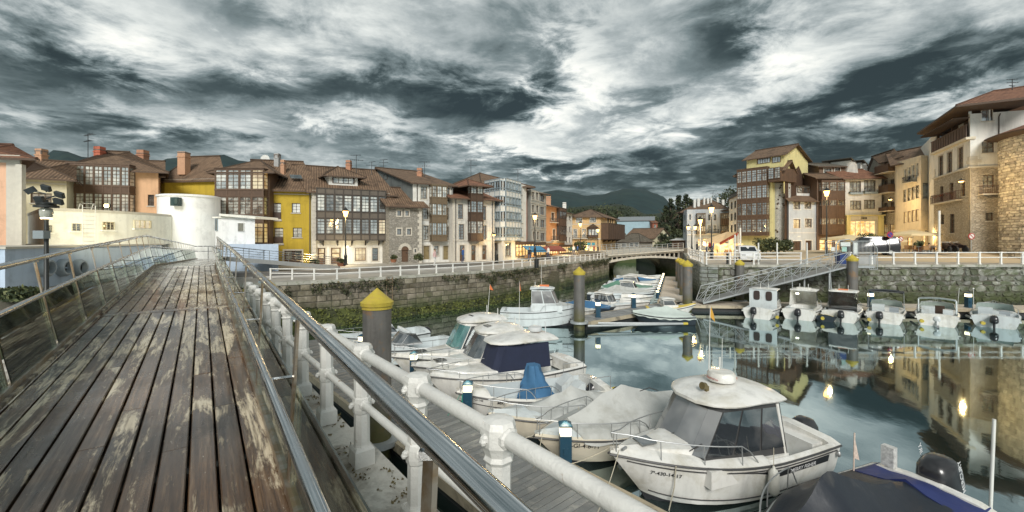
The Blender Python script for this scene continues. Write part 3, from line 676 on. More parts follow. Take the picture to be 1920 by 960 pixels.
panel_brown = mat('gallery_panel_brown', (.092,.055,.034), .65, 0, .25, 2, bump=.3, streak=.3)
panel_black = mat('gallery_panel_taupe', (.105,.088,.07), .65, 0, .2, 2, bump=.3, streak=.3)
g_sky = winglass('glass_painted_sky', (.34,.37,.36), (.80,.79,.70), .42, .05, sc=1.4)  # pale tone imitates white sky reflections in the diffuse colour
g_dark = winglass('glass_dim', (.025,.028,.03), (.10,.10,.09), .34, .06)
g_grey = winglass('glass_grey', (.10,.12,.13), (.34,.38,.38), .42, .08)  # lighter tone paints stronger reflections into the diffuse colour
g_curt = winglass('glass_curtained', (.10,.10,.09), (.42,.41,.36), .30, .1, sc=2.5)
g_lit = winglass('glass_lit', (.30,.18,.07), (.7,.5,.25), .18, .1, lit=.75, sc=2.0)
g_lit2 = winglass('glass_lit_soft', (.22,.20,.15), (.55,.46,.3), .35, .08, lit=.22, sc=1.3)
door_brown = mat('door_brown', (.10,.055,.03), .6, 0, .2, 4)
door_olive = mat('door_olive', (.22,.17,.08), .6, 0, .2, 4)
trim_w = mat('stone_trim', (.50,.47,.40), .8, 0, .12, 3, bump=.3)
soffit_m = mat('eave_wood', (.08,.05,.032), .7, 0, .2, 3)
WINM = {}
def window_mesh(nx, ny, tr, fm, gm, joined, b=.055, mu=.026):
    """unit window x 0..1, z 0..1 (front at y=0, negative y outwards); tr = height share of a top transom light"""
    k = (nx, ny, tr, fm.name, gm.name, joined)
    if k in WINM: return WINM[k]
    mb = MB()
    mb.box(0,b,-.05,.05,0,1).box(1-b,1,-.05,.05,0,1).box(b,1-b,-.05,.05,0,b*.8).box(b,1-b,-.05,.05,1-b*.8,1)
    for i in range(1, nx):
        x = b+(1-2*b)*i/nx; w = mu if nx > 2 or i*2 != nx else mu*1.3; mb.box(x-w/2,x+w/2,-.035,.035,b*.8,1-b*.8)
    zt = 1-b*.8
    if tr: mb.box(b,1-b,-.045,.03,1-tr-.02,1-tr+.02); zt = 1-tr
    for j in range(1, ny):
        z = b*.8+(zt-b*.8)*j/ny; mb.box(b,1-b,-.03,.03,z-mu*.4,z+mu*.4)
    gl = MB()
    for i in range(nx):
        x0 = b+(1-2*b)*i/nx; x1 = b+(1-2*b)*(i+1)/nx; dy = random.uniform(-.008,.008)
        gl.face([(x0,.01+dy,b*.8),(x1,.01-dy,b*.8),(x1,.01-dy+.004,1-b*.8),(x0,.01+dy+.004,1-b*.8)])
    if joined:
        n = len(mb.v); mb.v += gl.v; mb.f += [tuple(n+i for i in f) for f in gl.f]; mb.m += [1]*len(gl.f)
        WINM[k] = (mb.mesh('window', [fm, gm]), None)
    else: WINM[k] = (mb.mesh('window', fm), gl.mesh('pane', gm))
    return WINM[k]
class Face:
    """vertical facade plane from A to B (plan points, left to right seen from outside)"""
    def __init__(s, A, B):
        s.A = Vector((A[0], A[1], 0)); s.B = Vector((B[0], B[1], 0)); s.L = (s.B-s.A).length; s.d = (s.B-s.A)/s.L
        s.n = Vector((s.d.y, -s.d.x, 0)); s.ang = math.atan2(s.d.y, s.d.x)
    def u(s, px):
        k = (px-CX)/FPX; return (k*s.A.y-s.A.x)/(s.d.x-k*s.d.y)
    def z(s, px, py):
        p = s.A+s.d*s.u(px); return EYE-(py-HY)/FPX*p.y
    def rect(s, x0, y0, x1, y1):
        u0, u1 = s.u(x0), s.u(x1); xm = (x0+x1)/2; return u0, u1, s.z(xm, y1), s.z(xm, y0)
    def P(s, u, z, out=0): v = s.A+s.d*u+s.n*out; return Vector((v.x, v.y, z))
def put_window(root, F, u0, u1, z0, z1, out, nx=2, ny=3, tr=0, fm=fr_brown, gm=g_dark, joined=False, name='window'):
    a, b = window_mesh(nx, ny, tr, fm, gm, joined)
    o = bpy.data.objects.new(name, a); o.location = F.P(u0, z0, out); o.rotation_euler = (0,0,F.ang); o.scale = (u1-u0, 1, z1-z0); link(o, root)
    if b:
        g = bpy.data.objects.new('pane', b); col.objects.link(g); g.parent = o
    return o
def wall_holes(mb, F, z0, z1, holes, depth=.22, m=0, u0=0, u1=None, rm=None):
    u1 = F.L if u1 is None else u1
    us = sorted({u0, u1} | {min(max(h[i], u0), u1) for h in holes for i in (0, 1)}); zs_ = sorted({z0, z1} | {min(max(h[i], z0), z1) for h in holes for i in (2, 3)})
    for i in range(len(us)-1):
        for j in range(len(zs_)-1):
            um, zm = (us[i]+us[i+1])/2, (zs_[j]+zs_[j+1])/2
            if us[i+1]-us[i] < 1e-4 or zs_[j+1]-zs_[j] < 1e-4: continue
            if any(h[0] < um < h[1] and h[2] < zm < h[3] for h in holes): continue
            mb.face([F.P(us[i],zs_[j]), F.P(us[i+1],zs_[j]), F.P(us[i+1],zs_[j+1]), F.P(us[i],zs_[j+1])], m)
    for h in holes:
        a, b, c, d = h[:4]; rr_ = m if rm is None else rm
        q = [F.P(a,c), F.P(b,c), F.P(b,d), F.P(a,d)]; k = [p-F.n*depth for p in q]
        for i in range(4): mb.face([q[i], q[(i+1)%4], k[(i+1)%4], k[i]], rr_)
def roof(root, quad, ze, rise, hip=(0,0), over=.55, m=None, wm=None, name='roof', ridge=.5, thick=.14, fascia=None):
    """pitched roof over plan quad F0,F1,B1,B0; ridge parallel to the front; hip = inset of the ridge ends"""
    m = m or tile_brown; F0, F1, B1, B0 = [Vector((p[0], p[1], 0)) for p in quad]
    dF = (F1-F0).normalized(); dS0 = (B0-F0).normalized(); dS1 = (B1-F1).normalized()
    r0 = F0.lerp(B0, ridge)+dF*hip[0]; r1 = F1.lerp(B1, ridge)-dF*hip[1]
    dep = (B0-F0).length*ridge; sl = rise/dep; drop = sl*over
    e = [F0-dS0*over-dF*over, F1-dS1*over+dF*over, B1+dS1*over+dF*over, B0+dS0*over-dF*over]
    e = [Vector((p.x, p.y, ze-drop)) for p in e]
    if not hip[0]: r0 = r0-dF*over
    if not hip[1]: r1 = r1+dF*over
    r0 = Vector((r0.x, r0.y, ze+rise)); r1 = Vector((r1.x, r1.y, ze+rise))
    mb = MB(); uv = []
    def slope(pts):
        o = pts[0]; ud = (pts[1]-pts[0]).normalized(); nn = None
        for i in range(2, len(pts)):
            c = (pts[1]-pts[0]).cross(pts[i]-pts[0])
            if c.length > 1e-6: nn = c.normalized(); break
        vd = nn.cross(ud); mb.face(pts); uv.extend([((p-o).dot(ud), (p-o).dot(vd)) for p in pts])
    slope([e[0], e[1], r1, r0]); slope([e[2], e[3], r0, r1])
    if hip[0]: slope([e[3], e[0], r0])
    if hip[1]: slope([e[1], e[2], r1])
    dn = Vector((0,0,-thick))
    def plain(pts): mb.face(pts, 1); uv.extend([(0,0)]*len(pts))
    plain([r0+dn, r1+dn, e[1]+dn, e[0]+dn]); plain([r1+dn, r0+dn, e[3]+dn, e[2]+dn])
    if hip[0]: plain([r0+dn, e[0]+dn, e[3]+dn])
    if hip[1]: plain([r1+dn, e[2]+dn, e[1]+dn])
    lp = [e[0], e[1], e[2], e[3]]
    for i in range(4):
        a, b = lp[i], lp[(i+1)%4]
        if i == 1 and not hip[1]: plain([a+dn, r1+dn, r1, a]); plain([r1+dn, b+dn, b, r1])
        elif i == 3 and not hip[0]: plain([a+dn, r0+dn, r0, a]); plain([r0+dn, b+dn, b, r0])
        else: plain([a+dn, b+dn, b, a])
    mb.uv = uv; o = mb.build(name, [m, soffit_m], root)
    # ridge tiles
    MB().tube([r0+Vector((0,0,.02)), r1+Vector((0,0,.02))], .12, 6).build('ridge', m, o)
    cr = MB()
    for (hh, a, b) in ((hip[0], e[0], r0), (hip[0], e[3], r0), (hip[1], e[1], r1), (hip[1], e[2], r1)):
        if hh: MB().tube([a, b], .09, 6).build('hip_ridge', m, o)
    return o, (F0, F1, B1, B0, r0, r1)
def chimney(root, px, py0, py1, d, w=.8, m=None, capm=None, name='chimney'):
    w *= .68
    p = W(px, py1, d); h = (py1-py0)/FPX*d; m = m or mat('chimney_brick', (.40,.20,.12), .85, 0, .2, 3); 
    c = MB().cbox((p.x,p.y,p.z+h*.35), (w,w,h*.7+1.2)).cbox((p.x,p.y,p.z+h*.72), (w*1.15,w*1.15,.1)).build(name, m, root)
    mb = MB()
    for sx_ in (-1,1):
        for sy_ in (-1,1): mb.cbox((p.x+sx_*w*.42,p.y+sy_*w*.42,p.z+h*.84), (.1,.1,h*.22))
    mb.cbox((p.x,p.y,p.z+h*.97), (w*1.1,w*1.1,.08)); 
    for k in range(3): mb.cbox((p.x,p.y,p.z+h*(.78+.05*k)), (w*.9,w*.9,.05))
    mb.build('cowl', capm or mat('chimney_cap', (.16,.13,.11), .8), c)
def aerial(px, py0, py1, d, lab, kind=0):
    p = W(px, py1, d); h = (py1-py0)/FPX*d; r = thing('roof_aerial', p, lab, 'aerial', 'television aerials standing on the roofs')
    m = mat('aerial_metal', (.06,.065,.07), .5, .6)
    MB().tube([p-Vector((0,0,.8)), p+Vector((0,0,h))], .035, 6).build('mast', m, r)
    mb = MB(); rnd = random.Random(int(px))
    for q in range(2 if kind == 0 else 3):
        z = p.z+h*(.97-.28*q); a = rnd.uniform(-.5,.5); L = h*rnd.uniform(.28,.42); dd = Vector((math.cos(a), math.sin(a), 0)); c = Vector((p.x,p.y,z))+dd*rnd.uniform(-.2,.2)*L
        b = MB().tube([c-dd*L, c+dd*L], .022, 5)
        for j in range(7):
            e_ = c+dd*L*(-1+2*j/6); s = Vector((-dd.y, dd.x, 0))*L*(.16+.03*j); b.tube([e_-s+Vector((0,0,0)), e_+s], .014, 4)
            if j % 2 == 0: b.tube([e_-Vector((0,0,L*.12)), e_+Vector((0,0,L*.12))], .014, 4)
        b.build('antenna', m, r)
def balcony(root, F, x0, y0, x1, y1, out=.7, m=None, solid=False, fl=None):
    """y0 rail top, y1 slab bottom"""
    u0, u1, z0, z1 = F.rect(x0, y0, x1, y1); m = m or black_iron; sl = .12
    slab = MB().obox(F.P(u0-.05, z0, 0), F.d*(u1-u0+.1), F.n*out, (0,0,sl)).build('balcony', fl or trim_w, root)
    mb = MB()
    for (a, b) in ((F.P(u0,z1,out-.04), F.P(u1,z1,out-.04)), (F.P(u0,z1,.02), F.P(u0,z1,out-.04)), (F.P(u1,z1,.02), F.P(u1,z1,out-.04))):
        mb.tube([a, b], .025, 5); mb.tube([a+Vector((0,0,z0+sl+.1-z1)), b+Vector((0,0,z0+sl+.1-z1))], .018, 5)
        L = (b-a).length; n = max(2, int(L/.14))
        if solid:
            mb.obox(a-Vector((0,0,0))+Vector((0,0,z0+sl-z1)), b-a, F.n*.03 if (b-a).dot(F.n) < .1 else F.d*.03, (0,0,(z1-z0-sl)*.94))
        else:
            for k in range(n+1):
                q = a.lerp(b, k/n); mb.obox(q+Vector((-.009,-.009,z0+sl-z1)), (.018,0,0), (0,.018,0), (0,0,z1-z0-sl))
    mb.build('balustrade', m, slab)
def gallery(root, F, x0, x1, bands, ytop, ybot, out=.8, cols=6, ny=3, nx=2, tr=.2, fm=fr_black, gm=g_sky, pm=None, lit=(), gms=None, side=True, brackets=0, mull=.09):
    """projecting glazed gallery between px x0..x1; bands = glazed (y0,y1) rows measured at its middle"""
    pm = pm or panel_black; u0, u1 = F.u(x0), F.u(x1); xm = (x0+x1)/2; zt, zb = F.z(xm, ytop), F.z(xm, ybot)
    Z = sorted([(F.z(xm, b), F.z(xm, a)) for a, b in bands]); mb = MB()
    # solid body set back behind panes, spandrels proud
    mb.obox(F.P(u0+.05, zb+.01, 0), F.d*(u1-u0-.1), F.n*(out-.16), (0,0,zt-zb-.02), 1)
    edges_ = [zb]+[v for z in Z for v in z]+[zt]
    for i in range(0, len(edges_), 2):
        a, b = edges_[i], edges_[i+1]
        if b-a > .02:
            mb.obox(F.P(u0, a, 0), F.d*(u1-u0), F.n*out, (0,0,b-a), 0)
            mb.obox(F.P(u0-.04, a-.001, 0), F.d*(u1-u0+.08), F.n*(out+.05), (0,0,.09), 2); mb.obox(F.P(u0-.04, b-.09, 0), F.d*(u1-u0+.08), F.n*(out+.05), (0,0,.091), 2)
    cw_ = (u1-u0)/cols
    for k in range(cols+1):
        uu_ = u0+cw_*k; mb.obox(F.P(uu_-mull/2+(mull/2 if k == 0 else -mull/2 if k == cols else 0), zb+.02, out-.12), F.d*mull, F.n*(.12+.03), (0,0,zt-zb-.04), 2)
    for q in range(brackets):
        uu_ = u0+(u1-u0)*(q+.5)/brackets; mb.rings([[F.P(uu_-.06,zb,0), F.P(uu_-.06,zb,out*.8), F.P(uu_-.06,zb-.55,0)], [F.P(uu_+.06,zb,0), F.P(uu_+.06,zb,out*.8), F.P(uu_+.06,zb-.55,0)]], 2)
    g = mb.build('gallery', [pm, mat('gallery_inside', (.05,.045,.04), .9), fm], root)
    rnd = random.Random(int(x0*7+ytop))
    for r_, (a, b) in enumerate(Z):
        for k in range(cols):
            ggm = (gms[len(Z)-1-r_] if gms else gm)
            if isinstance(ggm, (list, tuple)): ggm = rnd.choice(ggm)
            put_window(g, F, u0+cw_*k+mull/2, u0+cw_*(k+1)-mull/2, a, b, out-.04, nx, ny, tr, fm, ggm, True)
        if side:
            for (pp, dd) in ((F.P(u0, 0, 0), -1), (F.P(u1, 0, 0), 1)):
                S = Face((F.P(u0,0,0)[0], F.P(u0,0,0)[1]), (F.P(u0,0,out)[0], F.P(u0,0,out)[1])) if dd < 0 else Face((F.P(u1,0,out)[0], F.P(u1,0,out)[1]), (F.P(u1,0,0)[0], F.P(u1,0,0)[1]))
                put_window(g, S, .05, S.L-.05, a, b, -.03, 1, ny, tr, fm, ggm if not isinstance(ggm, (list, tuple)) else ggm[0], True)
    return g
class House:
    def __init__(s, name, label, pts, ytop, zg, wall, depth=9, back=None, cat='house', ytop_at=0, group=None):
        s.pts = [Vector((W(px, 0, d).x, d, 0)) for px, d in pts]; s.zg = zg
        s.ze = EYE-(ytop-HY)/FPX*pts[ytop_at][1]
        ch = (s.pts[-1]-s.pts[0]).normalized(); s.bk = Vector(back).normalized() if back else Vector((-ch.y, ch.x, 0)); s.depth = depth
        s.F = [Face(s.pts[i], s.pts[i+1]) for i in range(len(s.pts)-1)]; s.wall = wall
        m = (s.pts[0]+s.pts[-1])/2; s.root = thing(name, (m.x, m.y, zg), label, cat, group); s.holes = [[] for _ in s.F]; s.mb = MB(); s.extra = []
    def quad(s, over0=0, over1=0):
        return [s.pts[0], s.pts[-1], s.pts[-1]+s.bk*s.depth, s.pts[0]+s.bk*s.depth]
    def win(s, i, rects, nx=2, ny=3, tr=0, fm=fr_brown, gm=g_dark, trim=None, sill=True, rec=.14, name='window'):
        for r in rects:
            F = s.F[i]; h = F.rect(*r[:4]); s.holes[i].append(h)
            put_window(s.root, F, h[0], h[1], h[2], h[3], -rec, nx, ny, tr, fm, r[4] if len(r) > 4 else gm, False, name)
            if trim is not None:
                w = .13; o = .035
                for q in ((h[0]-w, h[3], h[1]-h[0]+2*w, w), (h[0]-w, h[2]-w, h[1]-h[0]+2*w, w)): s.mb.obox(F.P(q[0], q[1], -.05), F.d*q[2], F.n*(.05+o+.01), (0,0,q[3]), 1)
                for q in (h[0]-w, h[1]): s.mb.obox(F.P(q, h[2], -.05), F.d*w, F.n*(.05+o), (0,0,h[3]-h[2]), 1)
            elif sill: s.mb.obox(F.P(h[0]-.08, h[2]-.09, -.05), F.d*(h[1]-h[0]+.16), F.n*.14, (0,0,.09), 1)
    def door(s, i, rects, m=door_brown, glassm=None, trim=True):
        for r in rects:
            F = s.F[i]; h = list(F.rect(*r[:4])); h[2] = max(h[2], s.zg+.02) if h[2] < s.zg+.5 else h[2]; s.holes[i].append(h)
            mm = MB(); w = h[1]-h[0]; n = 2 if w > 1.1 else 1
            for k in range(n):
                a = h[0]+w*k/n+.02; b = h[0]+w*(k+1)/n-.02; mm.obox(F.P(a, h[2], -.17), F.d*(b-a), F.n*.05, (0,0,h[3]-h[2]))
                for q in range(3):
                    zz_ = h[2]+(h[3]-h[2])*(.08+.31*q); mm.obox(F.P(a+.12, zz_, -.13), F.d*(b-a-.24), F.n*.03, (0,0,(h[3]-h[2])*.24), 1 if glassm and q else 0)
            d = mm.build('door', [m, glassm or m], s.root)
            MB().cbox(F.P(h[1]-.14, h[2]+1.0, -.09), (.05,.05,.14)).build('handle', black_iron, d)
            if trim:
                w = .15
                s.mb.obox(F.P(h[0]-w, h[3], -.05), F.d*(h[1]-h[0]+2*w), F.n*.09, (0,0,w), 1)
                for q in (h[0]-w, h[1]): s.mb.obox(F.P(q, h[2], -.05), F.d*w, F.n*.085, (0,0,h[3]-h[2]), 1)
    def band(s, i, y, h=.12, out=.08, m=1, at=None):
        F = s.F[i]; px = at or (CX+FPX*s.pts[i].x/s.pts[i].y); z = F.z(px, y); s.mb.obox(F.P(0, z, -.02), F.d*F.L, F.n*(out+.02), (0,0,h), m)
    def quoin(s, i, end, z0, z1, w=.4, m=1):
        F = s.F[i]; z = z0; k = 0
        while z < z1-.2:
            ww = w*(1.0 if k % 2 else .65); u = 0 if end == 0 else F.L-ww
            s.mb.obox(F.P(u, z+.012, -.02), F.d*ww, F.n*.06, (0,0,.33), m); z += .35; k += 1
    def done(s, gable=None, trim=None, top_dz=0, extra_mats=()):
        mb = s.mb
        for i, F in enumerate(s.F): wall_holes(mb, F, s.zg-.3, s.ze+top_dz, s.holes[i])
        q = s.quad()
        for a, b in ((q[1], q[2]), (q[2], q[3]), (q[3], q[0])):
            mb.face([(a.x,a.y,s.zg-.3), (b.x,b.y,s.zg-.3), (b.x,b.y,s.ze+top_dz), (a.x,a.y,s.ze+top_dz)], 0 if not extra_mats else 2)
        # dark inside behind the openings
        mb.build('wall', [s.wall, trim or trim_w]+list(extra_mats), s.root)
        return s
    def roof(s, rise, hip=(0,0), over=.55, m=None, ridge=.5, q=None):
        q = q or s.quad(); o, k = roof(s.root, q, s.ze, rise, hip, over, m, None, 'roof', ridge)
        if not hip[0]: MB().face([(q[3].x,q[3].y,s.ze), (q[0].x,q[0].y,s.ze), tuple(q[0].lerp(q[3], ridge)+Vector((0,0,s.ze+rise-.06)))]).build('gable', s.wall, s.root)
        if not hip[1]: MB().face([(q[1].x,q[1].y,s.ze), (q[2].x,q[2].y,s.ze), tuple(q[1].lerp(q[2], ridge)+Vector((0,0,s.ze+rise-.06)))]).build('gable', s.wall, s.root)
        return o
    def downpipe(s, i, u, m=None):
        F = s.F[i]; MB().tube([F.P(u, s.ze-.2, .25), F.P(u, s.ze-.5, .07), F.P(u, s.zg+.1, .07)], .05, 6).build('downpipe', m or mat('downpipe', (.07,.06,.05), .5), s.root)
# ================================================================= LEFT ROW OF HOUSES
BKL = (-.63, .77, 0)
w_yellow = stucco('wall_ochre_yellow', (.43,.305,.030), .35, .12)
w_cream = stucco('wall_cream', (.60,.55,.38), .25)
w_white = stucco('wall_white', (.66,.65,.60), .35)
w_peach = stucco('wall_peach', (.58,.36,.21), .25)
w_orange = stucco('wall_orange', (.52,.27,.13), .3)
w_grey = stucco('wall_grey', (.34,.34,.31), .5)
w_slate = stucco('wall_slate_grey', (.135,.15,.145), .7, .2)
w_rub = rubble('wall_rubble_grey', (.40,.38,.33), (.26,.24,.20), 2.4)
w_rubw = rubble('wall_rubble_pale', (.52,.49,.42), (.36,.33,.27), 2.6)
w_pale = stucco('wall_pale_stone', (.60,.57,.50), .5)
# --- far left orange house
h = House('orange_house', 'orange plastered house with pale stone corner and projecting cornice, cut by the frame edge', [(-70,27),(40,27.6)], 292, QL, stucco('wall_pale_peach', (.66,.40,.26), .2), 8, (-1.35,1,0), ytop_at=1)
h.mb.obox(h.F[0].P(h.F[0].L-.75,QL,0), h.F[0].d*.75, h.F[0].n*.08, (0,0,h.ze-QL), 1); h.band(0,306,.5,.10,1,40); h.done(); h.roof(1.2,(3,3),.75,tile_red)
MB().obox(h.F[0].P(h.F[0].L-.1,QL,.0), h.F[0].d*.35, h.F[0].n*.3, (0,0,h.ze-QL-.6)).build('corner_pilaster', trim_w, h.root)
# --- cream house
h = House('cream_house', 'cream house with low brown tiled roof behind the floodlight mast', [(36,36),(125,37.5)], 327, QL, w_cream, 9, BKL)
h.win(0, [(57,362,97,381),(60,408,97,430)], 3, 2, 0, fr_brown, g_curt); h.band(0,343,.14,.10,1); h.downpipe(0,.3); h.done(); h.roof(1.9,(3,3),.7,ridge=.5)
chimney(h.root, 78, 283, 312, 40, .9, mat('chimney_peach', (.45,.26,.16), .85))
# --- brown galleried block
h = House('galleried_house', 'brown apartment house with two wide glazed timber galleries above the cream curved building', [(119,41),(297,43)], 311, QL, w_peach, 13, BKL)
h.quad_ = None
h.win(0, [(277,365,289,386)], 2, 3, 0, fr_dark, g_dark)
gallery(h.root, h.F[0], 138, 254, [(314,350),(364,398)], 309, 470, 1.0, 7, 4, 2, .22, fr_brown, g_sky, panel_brown)
h.done(); h.roof(2.6,(5,5),.9)
chimney(h.root, 187, 281, 297, 46, 1.0, mat('chimney_red', (.42,.12,.07), .85)); chimney(h.root, 345, 286, 318, 47, 1.2, mat('chimney_peach', (.45,.26,.16), .85)); chimney(h.root, 268, 288, 300, 50, 1.2)
aerial(165, 252, 292, 45, 'tall aerial on the roof of the brown galleried house')
h = House('peach_house', 'narrow peach house with small barred window between the brown gallery and the yellow house', [(256,43.2),(300,43.6)], 327, QL, w_peach, 10, BKL)
h.win(0, [(277,365,289,386)], 2, 3, 0, fr_dark, g_dark); h.done(); h.roof(2.1,(0,0),.5)
# --- yellow house, left wing
h = House('yellow_house', 'ochre yellow wing with broad brown hip roof behind the white round tower', [(302,46.5),(414,45.5)], 336, QL, w_yellow, 12, BKL)
h.band(0,340,.16,.12,1); h.done(); h.roof(3.2,(4,0),.6); 
for px, py in ((395,328),(342,329)):
    p = W(px,py,47.2); 
    MB().obox(p, (1.6,.1,0), (-.5,.65,.62), (0,0,.06)).build('skylight', g_sky, h.root)
# --- gallery tower of the yellow house
h = House('gallery_tower', 'brown glazed gallery block with small hip roof joined to the yellow house', [(411,43.4),(505,43.4)], 318, QL, panel_brown, 7, (-.2,1,0))
gms = [[g_lit2,g_sky,g_curt],[g_sky,g_curt],[g_dark,g_lit2]]
gallery(h.root, h.F[0], 413, 503, [(320,357),(370,404),(418,456)], 317.5, 470, .8, 4, 4, 2, .24, fr_brown, g_sky, panel_brown, gms=gms)
h.done(); h.roof(1.5,(2.2,2.2),.85)
# --- yellow house, right part
h = House('yellow_house', 'ochre yellow house with four brown windows in its plain front', [(502,44.5),(585,45.5)], 350, QL, w_yellow, 13, BKL)
h.win(0, [(511,380.5,527,413),(514,427,531,458)], 2, 5, .0, fr_dark, g_sky); h.win(0, [(547,381,563,399),(549,427,566,445)], 2, 3, 0, fr_dark, g_sky)
for r in ((511,398,527,413),(514,444,531,458)): balcony(h.root, h.F[0], *r, out=.12, m=fr_dark, solid=True)
h.band(0,364,.10,.03,1); h.door(0, [(533,470,566,497)], door_brown, g_dark)  # door put in where car shadow darkens the ground floor
h.done(); h.roof(3.7,(0,0),.7); h.downpipe(0, h.F[0].L-.2)
chimney(h.root, 520, 290, 316, 49, .75, mat('chimney_grey', (.34,.34,.33), .8)); chimney(h.root, 531, 305, 322, 47.5, .6, mat('chimney_peach', (.45,.26,.16), .85))
p = W(497,299,50); MB().rings([[p+Vector((r_*math.cos(a), dd, r_*math.sin(a))) for a in [k*math.pi/6 for k in range(12)]] for r_, dd in ((.05,.16),(.35,.1),(.55,0))]).build('satellite_dish', fr_white, h.root)
for px in (516,545): MB().obox(W(px,334,45.7), (1.1,.3,0), (-.45,.6,.42), (0,0,.06)).build('skylight', g_dark, h.root)
# --- long black gallery house
h = House('black_gallery_house', 'house with long black glazed galleries on two floors above a white ground floor', [(585,45.2),(730,48.6)], 354, QL, w_white, 12, BKL)
F = h.F[0]
for a, b in ((585,592.5),(722.5,730)):
    u0, u1 = F.u(a), F.u(b); z = QL
    while z < h.ze-.3: h.mb.obox(F.P(u0+.02*((z*7)%2<1), z, -.02), F.d*(u1-u0), F.n*.35, (0,0,.42), 1); z += .44
g1 = [[g_sky,g_sky,g_curt,g_dark],[g_grey,g_dark,g_curt,g_lit2]]
gallery(h.root, F, 592.5, 722, [(367.5,398),(411,439)], 356, 451, .85, 8, 4, 2, .2, fr_black, g_sky, panel_black, gms=g1, side=False, brackets=5, mull=.14)
h.door(0, [(595.5,465,610,497),(620.5,464.5,639,497.3)], door_brown, g_lit2); h.win(0, [(666,464.5,686,489)], 3, 2, 0, fr_brown, g_lit2, trim=1); h.win(0, [(698,465,709,489)], 1, 2, 0, fr_dark, g_dark, trim=1)
h.done(); h.roof(3.3,(0,0),.7)
q = W(635,342,47.4); dq = F.d
dm = [q+Vector((-1.9,0,0))*1, q+dq*3.0, q+dq*3.0+Vector((-1.6,2.0,0)), q-dq*1.2+Vector((-1.6,2.0,0))]
Fd = Face((q.x-dq.x*1.0, q.y-dq.y*1.0), (q.x+dq.x*2.0, q.y+dq.y*2.0)); zz0 = q.z-.6; zt = W(635,325,47.4).z
dmr = MB(); bk = Vector(BKL).normalized(); a_, b_ = Vector((Fd.A.x,Fd.A.y,0)), Vector((Fd.B.x,Fd.B.y,0))
dmr.prism([a_[:2], b_[:2], (b_+bk*4)[:2], (a_+bk*4)[:2]], zz0, zt); dmo = dmr.build('dormer', w_white, h.root)
put_window(dmo, Fd, .35, Fd.L-.35, q.z-.1, zt-.08, .03, 4, 3, 0, fr_dark, g_sky, True)
roof(dmo, [a_, b_, b_+bk*4, a_+bk*4], zt, 1.0, (1.4,1.4), .7, name='dormer_roof')
chimney(h.root, 654, 305, 322, 52, .8); aerial(668, 290, 322, 50, 'aerial with long crossbar behind the dormer of the black gallery house'); aerial(697, 303, 326, 52, 'small aerial beside the grey gable wall')
# --- rubble stone house
h = House('stone_house', 'small rubble stone house with arched door and four tiny windows', [(730,46.8),(791,48.6)], 381, QL, w_rub, 8, BKL)
h.win(0, [(745,395,752,404.5),(760,395,766.5,404.5),(744.5,429,752.5,440),(763,429,770.5,440),(777,467,780.5,473.5)], 1, 1, 0, fr_dark, g_dark, trim=1)
h.door(0, [(753,466,765.5,491)], door_brown, trim=False)
F = h.F[0]; u0, u1 = F.u(752.2), F.u(766.3); zc = F.z(759, 469); rr_ = (u1-u0)/2; um = (u0+u1)/2; mb = MB()
for k in range(9):
    a0_, a1_ = math.pi*k/9+.02, math.pi*(k+1)/9-.02
    mb.rings([[F.P(um+math.cos(t)*q_, zc+math.sin(t)*q_*1.05, o_) for t, q_ in ((a0_,rr_),(a1_,rr_),(a1_,rr_+.32),(a0_,rr_+.32))] for o_ in (-.05,.06)])
mb.build('door_arch', trim_w, h.root)
MB().rings([[F.P(um+math.cos(math.pi*k/10)*rr_, zc+math.sin(math.pi*k/10)*rr_*1.03, o_) for k in range(11)] for o_ in (-.03,.02)]).build('door_head', door_brown, h.root)
h.quoin(0,1,QL,h.ze,.5); h.done(); h.roof(2.2,(0,0),.6)
# --- white house with olive oriel and slate-hung gable
h = House('white_house', 'white and stone house with olive oriel gallery and dark slate side gable', [(774,48.8),(849,51.6)], 341, QL, w_white, 14, BKL)
F = h.F[0]
h.win(0, [(789,350,800.5,373),(793.6,385,803,412),(794,423,804,450),(836,352,842.5,377),(837,390,843.5,414),(838,425,844.5,450)], 2, 4, .0, fr_olive, g_curt, trim=1)
h.door(0, [(794,461,805.6,486.5),(831,461,841,487)], door_olive); h.win(0, [(814,461,822.4,479)], 2, 3, 0, fr_olive, g_curt, trim=1)
gallery(h.root, F, 805, 833.5, [(350,371),(383,404),(418,441)], 347, 452.5, .75, 3, 3, 2, 0, fr_olive, g_sky, fr_olive, gms=[[g_sky,g_curt],[g_curt,g_sky],[g_curt,g_grey]])
h.band(0,412,.10,.04,1); h.band(0,453,.2,.08,1); h.done(extra_mats=[w_slate]); h.roof(2.9,(0,0),.45,tile_brown,.72)
q = h.quad(); MB().face([(q[3].x-.02,q[3].y-.02,h.ze-.1), (q[0].x-.02,q[0].y-.02,h.ze-.1), tuple(q[0].lerp(q[3], .72)+Vector((-.02,-.02,h.ze+2.85)))]).build('slate_gable', w_slate, h.root)
Fs = Face(q[3], q[0])
for r in ((700,333,706,341),(720,328,727,338)): put_window(h.root, Fs, Fs.u(r[0]), Fs.u(r[2]), Fs.z(r[0],r[3]), Fs.z(r[0],r[1]), .02, 1, 1, 0, fr_dark, g_dark, True)
h.downpipe(0,.5); h.downpipe(0,h.F[0].L-.15); chimney(h.root, 787, 320, 334, 55, .9); aerial(796, 303, 330, 55, 'aerial on the ridge of the white house with the slate gable'); aerial(719, 299, 318, 58, 'bent aerial above the slate gable')
